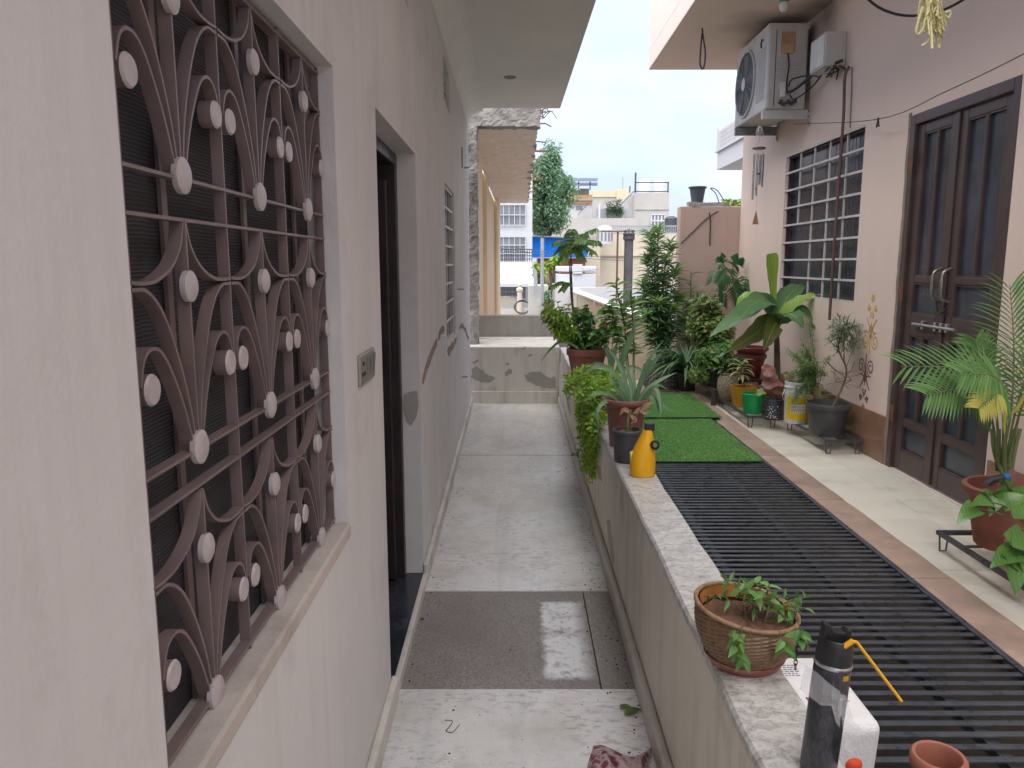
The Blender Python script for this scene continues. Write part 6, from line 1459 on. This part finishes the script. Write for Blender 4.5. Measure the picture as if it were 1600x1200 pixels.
X0, Y0 = 2.10, 8.12; t = thing('split_leaf_philodendron', 'dark split leaf philodendron against pink boundary wall in the corner', 'plant', (X0, Y0, ZC)); pot(t, (X0,Y0,ZC+.0005), simple_pot(.26,.10,.13), 'terra2', .22, .12); w = W_(Y0)
def split_leaf(c, tip, nrm, size, n=9):
    mb = MB(); c, tip, nrm = V(c), V(tip), V(nrm).normalized(); ax = tip - c; sd = ax.normalized().cross(nrm).normalized()
    mb.leaf([c, c+ax*.35, c+ax*.7, tip], size*.16, nrm, .1, lance)
    for k in range(n):
        f = .08 + .8*k/(n-1)
        for s in (-1,1):
            b = c + ax*f; L = size*(.62 - .30*abs(f-.3)); d = (sd*s + ax.normalized()*(.25+.5*f-.5*(k<2))).normalized(); mb.leaf([b, b+d*L*.5+nrm*.01, b+d*L-nrm*.03*size*8], size*.062, nrm, .2, lance)
    return mb
for (cx, cy_, tx, ty, size, dy) in ((1136,418,1118,445,.27,-.15), (1145,415,1155,402,.20,.05), (1150,435,1158,470,.24,0), (1162,442,1185,455,.17,-.05), (1130,412,1125,400,.16,.08), (1125,450,1128,480,.18,.1), (1158,450,1165,482,.15,.1)):
    a = w(cx, cy_, dy); L = obj('leaf', split_leaf(a, w(tx, ty, dy-.05), (-.1,-.85,.5), size), M['philo'], t, smooth='all'); obj('leaf_stalk', MB().tube(spline([(X0,Y0,ZC+.2), w(1148,500), w(1146,440,dy*.6), a], 6), .006, 6), M['olive'] if False else M['stem'], L, smooth=True)
X0, Y0 = 1.545, 8.15; t = thing('tall_oleander', 'tall dark green oleander with many upright stems in wire caged pot', 'plant', (X0, Y0, ZC)); w = W_(Y0)
pot(t, (X0,Y0,ZC+.0005), [(0,0),(.17,0),(.20,.01),(.205,.25),(.215,.26),(.20,.265),(.185,.24),(0,.22)], 'cagepot' if 'cagepot' in M else 'offwhite', .23, .18)
cg = MB(); 
for k in range(36): a = 2*math.pi*k/36; cg.box((X0+.214*math.cos(a)-.003, Y0+.214*math.sin(a)-.003, ZC+.01), (X0+.214*math.cos(a)+.003, Y0+.214*math.sin(a)+.003, ZC+.25))
for zz in (.03,.07,.11,.15,.19,.23): cg.tube([(X0+.214*math.cos(2*math.pi*k/36), Y0+.214*math.sin(2*math.pi*k/36), ZC+zz) for k in range(37)], .004, 5, False)
stuff(obj('wire_cage', cg, M['black'], t)); lf = MB(); ly = MB(); tr = MB()
for (ex, ey, dy) in ((1015,362,0),(1028,356,-.1),(1048,378,.05),(1010,400,.1),(1040,400,-.15),(1055,420,.1),(1003,440,-.05),(1020,385,.1),(1060,460,0),(998,470,.05),(1035,430,.15),(1050,480,-.15),(1012,490,-.15),(1030,470,-.2),(1065,500,.05),(1020,450,.0)):
    pa = spline([(X0+r.uniform(-.08,.08), Y0+r.uniform(-.06,.06), ZC+.22), w(1030+(ex-1030)*.5, 540+(ey-540)*.4, dy*.5), w(ex, ey, dy)], 10); tr.tube(pa, [.009-.006*k/20 for k in range(21)], 6, False)
    H_ = (pa[-1]-pa[0]).length; leaves_on(lf, pa, r, int(92*H_), .155, .0115, .66, .9, .18, 4); leaves_on(ly, pa, r, 16, .13, .013, .55, .5, .90, 4)
obj('stems', tr, M['brstem'], t, smooth=True); stuff(obj('narrow_leaves', lf, M['oleander'], t)); stuff(obj('shoot_tips', ly, M['oleander2'], t))
X0, Y0 = 1.83, 8.30; t = thing('small_oleander', 'sparse dark oleander against pink boundary wall right of tall oleander', 'plant', (X0, Y0, ZC)); pot(t, (X0,Y0,ZC+.0005), simple_pot(.2,.08,.1), 'black', .17, .09); w = W_(Y0); lf = MB(); tr = MB()
for (ex, ey) in ((1080,425),(1090,455),(1072,470)):
    pa = spline([(X0, Y0, ZC+.17), w(1075+(ex-1075)*.5, 520), w(ex, ey)], 8); tr.tube(pa, .005, 6, False); leaves_on(lf, pa, r, 46, .17, .013, .7, .9, .35, 4)
obj('stems', tr, M['brstem'], t); stuff(obj('narrow_leaves', lf, M['oleander'], t))

# ================================================================ PALM AND POTHOS BY THE DOOR
X0, Y0 = 2.075, 3.16; ZP = ZC + .1005; t = thing('potted_palm', 'areca palm with feathery fronds in large terracotta pot before the double door', 'plant', (X0, Y0, ZP)); r = random.Random(61)
pot(t, (X0,Y0,ZP), [(0,0),(.100,0),(.108,.008),(.125,.10),(.132,.17),(.142,.215),(.150,.225),(.168,.236),(.170,.262),(.162,.268),(.150,.266),(.140,.22),(.12,.12),(.09,.02),(0,.02)], 'terra', .215, .138, 'soil2', 44)
w = W_(Y0)
FR = [([(1562,735),(1580,640),(1584,540),(1578,445)], [0,0,.03,.05], 'palm', .26, 1.0), ([(1560,735),(1555,640),(1520,580),(1407,572)], [0,-.05,-.1,-.1], 'palm', .20, .55), ([(1558,735),(1548,650),(1505,610),(1445,618)], [0,-.1,-.25,-.3], 'palm', .17, .5),
      ([(1565,735),(1572,640),(1556,590),(1500,585)], [0,-.12,-.3,-.35], 'palm', .17, .6), ([(1565,735),(1568,660),(1562,615),(1528,640)], [0,-.2,-.35,-.42], 'palmdry', .11, .5), ([(1570,735),(1585,650),(1605,590),(1640,560)], [0,.05,.05,0], 'palm', .22, .7),
      ([(1572,735),(1595,640),(1620,590),(1680,600)], [0,-.1,-.2,-.25], 'palmdry', .16, .6), ([(1575,730),(1600,620),(1640,520),(1700,470)], [0,.1,.2,.25], 'palm', .24, .8), ([(1562,735),(1556,640),(1540,560),(1525,530)], [0,.1,.2,.25], 'palm', .17, .7)]
for pts, dy, mm, LL, spread in FR:
    pa = spline([w(x, y, d_) for (x, y), d_ in zip(pts, dy)], 12); n_ = len(pa)
    fo = obj('frond', MB().tube(pa, [.0065*(1-.8*k/(n_-1)) for k in range(n_)], 6), M['stem'], t, smooth=True); lf = MB()
    for k in range(13, n_):
        for half in (0,):
            q = pa[k-1].lerp(pa[k], half); tt = (pa[k]-pa[k-1]).normalized(); sd = tt.cross(V((.15,-.75,.6))).normalized(); f = (k-13+half)/(n_-13); L = LL*(.55+.9*math.sin(math.pi*min(1,.15+.75*f)))*.62
            for s in (-1,1): curve_leaf(lf, q, sd*s + tt*(.35+.7*f) , L*r.uniform(.9,1.1), .0056, r.uniform(.35,.7), 5, (.1,-.7,.7), .35, lance)
    stuff(obj('leaflets', lf, M[mm], fo, smooth='all'))
for k in range(5): obj('cane', MB().tube(spline([(X0+r.uniform(-.03,.05), Y0+r.uniform(-.03,.03), ZP+.20), w(1556+7*k, 715, r.uniform(-.03,.03)), w(1550+11*k, 670, r.uniform(-.05,.05))], 5), .008, 7), M['stem'], t, smooth=True)
X0, Y0 = 1.985, 2.80; t = thing('potted_pothos', 'glossy heart leaved pothos spilling from fluted clay pot at right edge', 'plant', (X0, Y0, ZP))
n = 60; prof = [(0,0),(.068,0),(.074,.006),(.092,.10),(.096,.105),(.112,.108),(.116,.135),(.110,.139),(.102,.137),(.095,.10),(.07,.02),(0,.02)]; vs = []
for (rr_, zz) in prof:
    for k in range(n): a = 2*math.pi*k/n; q = rr_*(1+(.022*math.cos(a*15) if (.002 < zz < .1 and rr_ > .07) else 0)); vs.append((X0+q*math.cos(a), Y0+q*math.sin(a), ZP+zz))
obj('pot', MB().add(vs, [(i*n+k, i*n+(k+1)%n, (i+1)*n+(k+1)%n, (i+1)*n+k) for i in range(len(prof)-1) for k in range(n)]), M['clay'], t, smooth=True); obj('soil', MB().disc((X0,Y0,ZP+.115), (0,0,1), .098, 24, .01), M['soil'], t)
w = W_(Y0)
for (px, py, dy, an, L) in ((1512,800,-.1,200,.11),(1545,775,-.05,120,.12),(1560,765,0,95,.12),(1535,782,-.1,165,.10),(1585,780,-.05,40,.12),(1590,845,-.18,-60,.12),(1570,868,-.2,185,.13),(1590,875,-.2,-60,.13),(1588,900,-.22,-100,.12),(1605,800,-.1,0,.13),(1600,770,0,60,.12),(1580,770,.05,110,.11),(1605,850,-.2,-20,.13),(1610,890,-.22,-90,.12),(1553,790,-.05,230,.08)):
    a = math.radians(an); q = w(px, py, dy); d = V((math.cos(a), -.35, math.sin(a)*.8)).normalized(); mb = MB(); curve_leaf(mb, q - d*L*.4, d, L, L*.33, .7, 8, (-.1,-.6,.8), .22, heart)
    L_ = obj('leaf', mb, M['pothos'], t, smooth='all'); obj('vine', MB().tube(spline([(X0,Y0-.02,ZP+.115), (V((X0,Y0,ZP+.13))+q)/2+V((0,0,.05)), q - d*L*.4], 5), .0028, 5), M['stem'], L_)
tw = thing('garden_trowel', 'black handled trowel with blue band lying across palm pot rim', 'trowel', P(1570, 750, y=2.98)); w = W_(2.98)
obj('handle', MB().tube([w(1541,757), w(1550,750), w(1572,745)], [.014,.016,.013], 10), M['black'], tw, smooth=True); M['bluep'] = simple('blue_plastic', (0.02,0.13,0.42), .4, bmp=0)
obj('blue_band', MB().tube([w(1568,746), w(1577,744)], [.0145,.0135], 12), M['bluep'], tw, smooth=True); obj('blade', MB().leaf(spline([w(1576,745), w(1588,747), w(1615,757)], 5), .03, (0,-.5,.9), .5, oval), M['rust'], tw)
# ================================================================ AIR CONDITIONER AND WALL FITTINGS ON THE PINK HOUSE
M['acw'] = simple('ac_casing', (0.52,0.51,0.50), .5, var=.06, scale=5, bmp=.03, dirt=(0.34,0.31,0.29), dirt_amt=.6, dscale=6)
M['acg'] = simple('ac_fan_guard', (0.20,0.21,0.23), .5, bmp=0); M['acd'] = simple('ac_dark_fan', (0.05,0.055,0.065), .6, bmp=0)
ax0, ax1, ay0, ay1, az0, az1 = 2.015, 2.335, 6.56, 7.50, 2.80, 3.462
ac = thing('air_conditioner', 'white outdoor air conditioner unit on wall brackets above barred window', 'air conditioner', (2.2, 7.0, az0))
obj('casing', MB().box((ax0, ay0, az0), (ax1, ay1, az1)), M['acw'], ac, bevel=.018, seg=3)
obj('lid_edge', MB().box((ax0-.004, ay0-.004, az1-.045), (ax1+.004, ay1+.004, az1+.004)), M['acw'], ac, bevel=.008)
fy, fz, fr_ = 7.17, 3.125, .275
obj('fan_ring', MB().tube([(ax0-.008, fy+fr_*math.cos(2*math.pi*k/48), fz+fr_*math.sin(2*math.pi*k/48)) for k in range(49)], .012, 8, False), M['acw'], ac, smooth=True)
obj('fan_backing', MB().tube([(ax0-.004, fy, fz), (ax0-.001, fy, fz)], fr_, 40), M['acd'], ac)
gd = MB()
for q in range(1, 12): gd.tube([(ax0-.016, fy+fr_*q/12*math.cos(2*math.pi*k/36), fz+fr_*q/12*math.sin(2*math.pi*k/36)) for k in range(37)], .0026, 4, False)
for k in range(16): a = 2*math.pi*k/16; gd.tube([(ax0-.018, fy+.05*math.cos(a), fz+.05*math.sin(a)), (ax0-.018, fy+fr_*math.cos(a), fz+fr_*math.sin(a))], .003, 4)
stuff(obj('fan_guard', gd, M['acg'], ac)); obj('fan_hub', MB().disc((ax0-.022, fy, fz), (1,0,0), .055, 24, .008), M['acw'], ac)
for k in range(5): a = 2*math.pi*k/5; obj('fan_blade', MB().plate([(ax0-.007, fy+.05*math.cos(a), fz+.05*math.sin(a)), (ax0-.011, fy+.25*math.cos(a+.1), fz+.25*math.sin(a+.1)), (ax0-.007, fy+.25*math.cos(a+.75), fz+.25*math.sin(a+.75)), (ax0-.006, fy+.05*math.cos(a+.7), fz+.05*math.sin(a+.7))], (-.002,0,0)), M['acg'], ac)
for k in range(20): z = az0+.10+k*.021; obj('front_louvre', MB().box((ax0-.006, ay0+.07, z), (ax0-.0005, ay0+.285, z+.009)), M['acw'], ac)
for k in range(6):
    for (x0_, x1_) in ((ax0+.075, ax0+.145), (ax0+.175, ax0+.265)): obj('side_louvre', MB().box((x0_, ay0-.006, az0+.245+k*.024), (x1_, ay0-.0005, az0+.257+k*.024)), M['acw'], ac)
obj('side_cover', MB().box((ax0+.10, ay0-.012, az0+.075), (ax0+.24, ay0-.0005, az0+.215)), M['acw'], ac, bevel=.006)
obj('side_seam', MB().box((ax0+.058, ay0-.0018, az0+.02), (ax0+.064, ay0-.0003, az1-.05)), M['acd'], ac)
M['tan'] = simple('tan_label', (0.42,0.26,0.16), .7, var=.2); obj('rating_label', MB().box((ax0+.10, ay0-.0020, az0+.445), (ax0+.215, ay0-.0004, az0+.60)), M['tan'], ac)
M['tan2'] = simple('cardboard_tag', (0.50,0.33,0.20), .7); obj('terminal_cover', MB().box((ax0+.105, ay0-.016, az0+.43), (ax0+.20, ay0-.0022, az0+.505)), M['tan2'], ac, bevel=.003)
lg = MB(); ly0, lz0 = ay0+.17, az0+.555                       # maker's mark: a hooked stroke and a dot
lg.tube(spline([(ax0-.003, ly0+.016, lz0+.035), (ax0-.003, ly0+.028, lz0+.005), (ax0-.003, ly0+.020, lz0-.025), (ax0-.003, ly0+.002, lz0-.035)], 5), [.005]*4+[.008]*8+[.005]*4, 6)
lg.tube([(ax0-.003, ly0-.012, lz0+.03), (ax0-.003, ly0-.016, lz0+.012)], .006, 6); stuff(obj('maker_mark', lg, M['black'], ac))
vl = MB()
for k, (dx, dz) in enumerate(((.11,.05),(.135,.035),(.17,.05),(.20,.04),(.225,.055))): vl.tube([(ax0+dx, ay0-.03, az0+dz), (ax0+dx, ay0, az0+dz)], .012, 8); vl.box((ax0+dx-.012, ay0-.04, az0+dz-.016), (ax0+dx+.012, ay0-.028, az0+dz+.016))
stuff(obj('service_valves', vl, M['greypot'], ac)); obj('valve_stopper', MB().box((ax0+.105, ay0-.026, az0+.09), (ax0+.145, ay0-.013, az0+.205)), M['white_p'], ac, bevel=.003)
for y in (6.60, 7.40):
    br = thing('wall_bracket', ('near' if y < 7 else 'far') + ' grey steel wall bracket holding up the air conditioner', 'bracket', (2.2, y, 2.7))
    obj('arm', MB().box((ax0-.02, y-.018, az0-.075), (XR-.0005, y+.018, az0-.0005)), M['acg'] if y > 7 else M['acw'], br, bevel=.003)
    obj('wall_plate', MB().box((XR-.014, y-.03, az0-.13), (XR-.0004, y+.03 if False else y-.0185, az0+.36)), M['acw'], br)
    bh = MB(); [bh.disc((XR-.016, y-.024, az0-.10+.045*k), (1,0,0), .008, 8, .006) for k in range(3)]; stuff(obj('bolt', bh, M['rust'], br))
# stabiliser box with cables
bx = thing('stabiliser_box', 'dusty white voltage stabiliser box mounted on pink wall right of air conditioner', 'electrical box', (2.32, 6.0, 3.1))
obj('box_case', MB().box((2.235, 5.93, 2.985), (XR-.0005, 6.22, 3.225)), M['acw'], bx, bevel=.006); obj('front_plate', MB().box((2.229, 5.945, 3.0), (2.2345, 6.205, 3.21)), M['white_p'], bx, bevel=.003)
q = random.Random(5); tg = MB()
for k in range(7): a = V((2.33+q.uniform(-.05,.04), 5.95+q.uniform(-.05,.05), 2.985)); tg.tube(spline([a, a+V((q.uniform(-.05,.05), q.uniform(-.09,.03), -.03)), a+V((q.uniform(-.06,.06), q.uniform(-.05,.05), -.06+q.uniform(-.02,.03)))], 5), .0055, 6)
stuff(obj('cable_tangle', tg, M['black'], bx))
def cable(label, pts, rad, m='blackrub', cat='cable', nm='power_cable'): return tag(obj(nm, MB().tube(spline(pts, 7), rad, 7), M[m], smooth=True), label, cat)
v0 = V((ax0+.155, ay0-.035, az0+.12))
cable('thick black cable bundle running from air conditioner to stabiliser box', [v0, v0+V((.05,-.05,.02)), V((2.28,6.25,3.00)), V((2.30,6.0,3.0)), V((2.345,5.88,3.01))], .011)
cable('thin black cable looping high between air conditioner and wall', [v0+V((.01,0,.05)), V((2.20,6.50,3.02)), V((2.31,6.42,3.03)), V((2.37,6.35,3.0))], .006)
cable('thin black cable sagging below air conditioner valves', [v0+V((.02,-.01,-.02)), V((2.22,6.47,2.86)), V((2.31,6.36,2.93)), V((2.33,6.2,3.0))], .006)
cable('short black cable dropping from tan cover on air conditioner side', [V((ax0+.155, ay0-.014, az0+.43)), V((ax0+.165, ay0-.02, az0+.33)), V((ax0+.155, ay0-.02, az0+.22)), v0], .006)
M['pipebrown'] = simple('brown_pipe', (0.13,0.065,0.055), .5, var=.2)
cable('brown drain pipe running down pink wall across barred window', [P(1327,104,x=2.365), P(1320,122,x=2.34), P(1318,180,x=2.34), P(1311,280,x=2.34), P(1303,390,x=2.34), P(1296,500,x=2.34)], .011, 'pipebrown', 'pipe', 'drain_pipe')
cable('thin grey cable tacked straight down pink wall beside drain pipe', [P(1331,105,x=2.383), P(1330,150,x=2.383), P(1328,200,x=2.383)], .004, 'acg')
# clothes line with peg
cl = [P(1240,194,x=2.30), P(1373,186,x=2.30), P(1480,142,x=2.25), P(1600,84,x=2.15), P(1700,25,x=2.05)]
cable('thin clothes line stretched past pink wall from bracket to door side', cl, .0025, 'blackrub', 'clothes line', 'clothes_line')
c = P(1373,187,x=2.297); pg = thing('clothes_peg', 'black clothes peg hanging on the clothes line near the door', 'peg', c)
for s in (-1,1): obj('peg_jaw', MB().bar(c+V((-.004,s*.016,-.045)), c+V((-.004,-s*.004,.012)), .009, .008, (1,0,0)), M['black'], pg)
# wind chime
c = P(1186,232,y=6.47); wc = thing('wind_chime', 'wind chime with grey metal tubes hanging under air conditioner bracket', 'wind chime', c)
top = P(1186,196,y=6.47); obj('string', MB().tube([top, c+V((0,0,.05))], .0035, 5), M['acw'], wc)
kn = MB(); [kn.tube(spline([c+V((0,0,.10)), c+V((math.cos(k)*.03, math.sin(k)*.03, .10+.02*k/3)), c+V((math.cos(k)*.01,math.sin(k)*.01,.17))],5), .003, 5) for k in range(6)]; stuff(obj('string_knot', kn, M['acw'], wc))
obj('top_disc', MB().lathe([(0,-.006),(.05,-.006),(.054,0),(.05,.007),(0,.007)], c, 28), M['wood2'], wc, smooth=True)
for k, (a, l) in enumerate(((2.4,.30),(3.3,.36),(4.2,.33),(-.9,.22),(0,.26),(.9,.24))):
    b = c + V((.038*math.cos(a), .038*math.sin(a), -.045)); tb = obj('chime_tube', MB().tube([b, b-V((0,0,l))], .0085, 10), M['steel'], wc, smooth=True); obj('thread', MB().tube([b, b+V((0,0,.05))], .0012, 4), M['acw'], tb)
obj('clapper', MB().disc(c-V((0,0,.20)), (0,0,1), .014, 14, .012), M['wood'], wc); obj('centre_string', MB().tube([c, c-V((0,0,.50))], .0014, 4), M['acw'], wc)
b = c - V((0,0,.49)); obj('wind_sail', MB().plate([b, b+V((.026,0,-.115)), b+V((-.026,0,-.115))], (0,.006,0)), simple('sail_wood', (0.36,0.19,0.12), .6), wc)
# bulb holder, hook wire, cable arc, dried garland
c = P(1225,0,y=6.0); lb = thing('lamp_holder', 'green lamp holder with white bulb on underside of pink slab', 'lamp', (c.x, 6.0, 3.52)); M['mint'] = simple('mint_plastic', (0.02,0.36,0.20), .4, bmp=0)
obj('holder', MB().lathe([(0,.0),(.035,.0),(.036,-.075),(.03,-.08),(0,-.08)], (c.x,6.0,3.5245), 20), M['mint'], lb, smooth=True); obj('bulb', MB().lathe([(.026,-.08),(.032,-.10),(.030,-.125),(.016,-.145),(0,-.148)], (c.x,6.0,3.5245), 20), M['white_p'], lb, smooth=True)
Yh = 6.86; tag(obj('loop_wire', MB().tube(spline([P(1097,44,y=Yh), P(1099,60,y=Yh), P(1102,85,y=Yh), P(1099,107,y=Yh), P(1094,100,y=Yh), P(1095,75,y=Yh), P(1097,52,y=Yh)], 6), .007, 6), M['black']), 'looped black wire hanging from underside of pink slab', 'wire')
Yk = 4.3; cable('black cable drooping in an arc behind the dried garland', [P(1330,-30,y=Yk), P(1365,6,y=Yk), P(1400,22,y=Yk), P(1440,24,y=Yk), P(1480,13,y=Yk), P(1530,-15,y=Yk)], .007)
Yg = 2.9; M['straw'] = leafmat('dried_yellow_fibre', (0.40,0.375,0.19), (0.52,0.485,0.30), trans=.25); q = random.Random(12)
gtop = P(1455,-60,y=Yg); ga = thing('dried_garland', 'bunch of dried yellow marigold strings hanging at top right corner', 'garland', gtop); gm = MB(); gl = MB()
obj('hanging_string', MB().tube([gtop, V((gtop.x, gtop.y, 3.524))], .003, 5), M['straw'], ga)
for k in range(30):
    x = q.gauss(1470, 7) if k < 18 else q.gauss(1447, 7); e = q.uniform(40,78) if k < 18 else q.uniform(20,62)
    a = P(1455+q.uniform(-14,14), -45, y=Yg+q.uniform(-.03,.03)); b = P(x, e, y=Yg+q.uniform(-.05,.05)); gm.tube(spline([a, a.lerp(b,.5)+V((q.uniform(-.02,.02),0,0)), b], 6), q.uniform(.002,.005), 5)
    for j in range(6): p = a.lerp(b, q.uniform(.35,1)); curve_leaf(gl, p, rdir(q,-.4), .03, .005, .5, 2)
for pts in ([(1442,10),(1432,45),(1434,54),(1442,45),(1446,30)], [(1448,30),(1453,60),(1440,72)], [(1475,20),(1485,18),(1482,28),(1476,24)], [(1446,28),(1444,38),(1450,36),(1452,26)]): gm.tube(spline([P(x, y, y=Yg-.02) for x, y in pts], 6), .004, 6)
stuff(obj('fibre_strings', gm, M['straw'], ga, smooth=True)); stuff(obj('petal_shreds', gl, M['straw'], ga))

# ================================================================ THINGS ON THE CORRIDOR FLOOR
m, nt, b = nmat('printed_cloth'); v = pos(nt); vo = N(nt, 'ShaderNodeTexVoronoi'); vo.inputs['Scale'].default_value = 26; nt.links.new(v, vo.inputs['Vector'])
n1 = ntex(nt, v, 55, 3); c = mixc(nt, ramp(nt, vo.outputs['Distance'], .30, .42), (0.16,0.035,0.06), (0.42,0.32,0.31)); c = mixc(nt, ramp(nt, n1, .5, .6, 0, .7), c, (0.20,0.07,0.09)); big = ntex(nt, v, 9, 2); c = mixc(nt, ramp(nt, big, .56, .62), c, (0.12,0.02,0.035))
nt.links.new(c, b.inputs['Base Color']); b.inputs['Roughness'].default_value = .9; M['cloth'] = m
ct = MB(); nx, ny = 34, 34; vs = []
for j in range(ny+1):
    for i in range(nx+1):
        u, v_ = i/nx, j/ny; x = .225 + .19*u + .02*math.sin(v_*7); y = 1.78 + .47*v_ + .03*math.sin(u*6+1)
        ed = min(u, 1-u, v_, 1-v_)*6; z = .008 + min(1, ed)*(.022 + .030*abs(mnoise.noise(V((u*4.5+v_*2, v_*3.2, 3)))) + .014*math.sin((u*1.4+v_)*9)**2); vs.append((x, y, z))
ct.add(vs, [(j*(nx+1)+i, j*(nx+1)+i+1, (j+1)*(nx+1)+i+1, (j+1)*(nx+1)+i) for j in range(ny) for i in range(nx)])
tag(obj('crumpled_cloth', ct, M['cloth'], smooth='all'), 'crumpled maroon printed cloth on corridor floor against dwarf wall', 'cloth')
M['fallen'] = leafmat('fallen_leaf', (0.05,0.09,0.02), (0.10,0.14,0.03), trans=.1); q = random.Random(15)
for i, (px, py, L, mm, lab) in enumerate(((977,1117,.075,'fallen','green fallen leaf lying on marble slab near crumpled cloth'), (968,1103,.060,'fallen','dark folded fallen leaf just beyond the green leaf'), (870,738,.03,'dryl','tiny dry leaf on third marble slab near dwarf wall'))):
    p = P(px, py, z=.006); a = q.uniform(-.6,.6); mb = MB(); curve_leaf(mb, p, V((math.cos(a), math.sin(a), .10)), L, L*.22, .3, 5, (0,0,1), .5); tag(obj('fallen_leaf', mb, M[mm]), lab, 'leaf')
tag(obj('bent_twig', MB().tube(spline([P(x, y, z=.003) for x, y in ((695,1125),(707,1127),(700,1138),(697,1142),(707,1144),(718,1132))], 6), .0014, 5), M['brstem']), 'thin curled twig lying on nearest marble slab', 'twig')
tag(obj('red_pebble', MB().lathe([(0,0),(.008,.001),(.006,.008),(0,.010)], P(660,968,z=0), 8), M['rust']), 'small rust red crumb beside doorway sill on granite', 'crumb')
gr_ = MB(); q = random.Random(16)
for k in range(420):
    y = q.uniform(1.5, 8.4); near = q.random(); x = (.425 - abs(q.gauss(0,.05))) if near < .6 else (lx(y)+.03+abs(q.gauss(0,.03))) if near < .85 else q.uniform(-.35,.35)
    if not (lx(y)+.03 < x < .425): continue
    s_ = q.uniform(.0015,.0055); h = V((x, y, .0005)); gr_.add([h+V((s_,0,0)), h+V((0,s_*1.6,0)), h+V((-s_,0,0)), h+V((0,-s_,0)), h+V((0,0,s_*.7))], [(0,1,4),(1,2,4),(2,3,4),(3,0,4)])
M['grit'] = simple('dark_grit', (0.06,0.05,0.04), .95); gg = stuff(obj('floor_grit', gr_, M['grit'])); gg['label'] = 'dark grit and leaf crumbs scattered along corridor floor edges'; gg['category'] = 'grit'
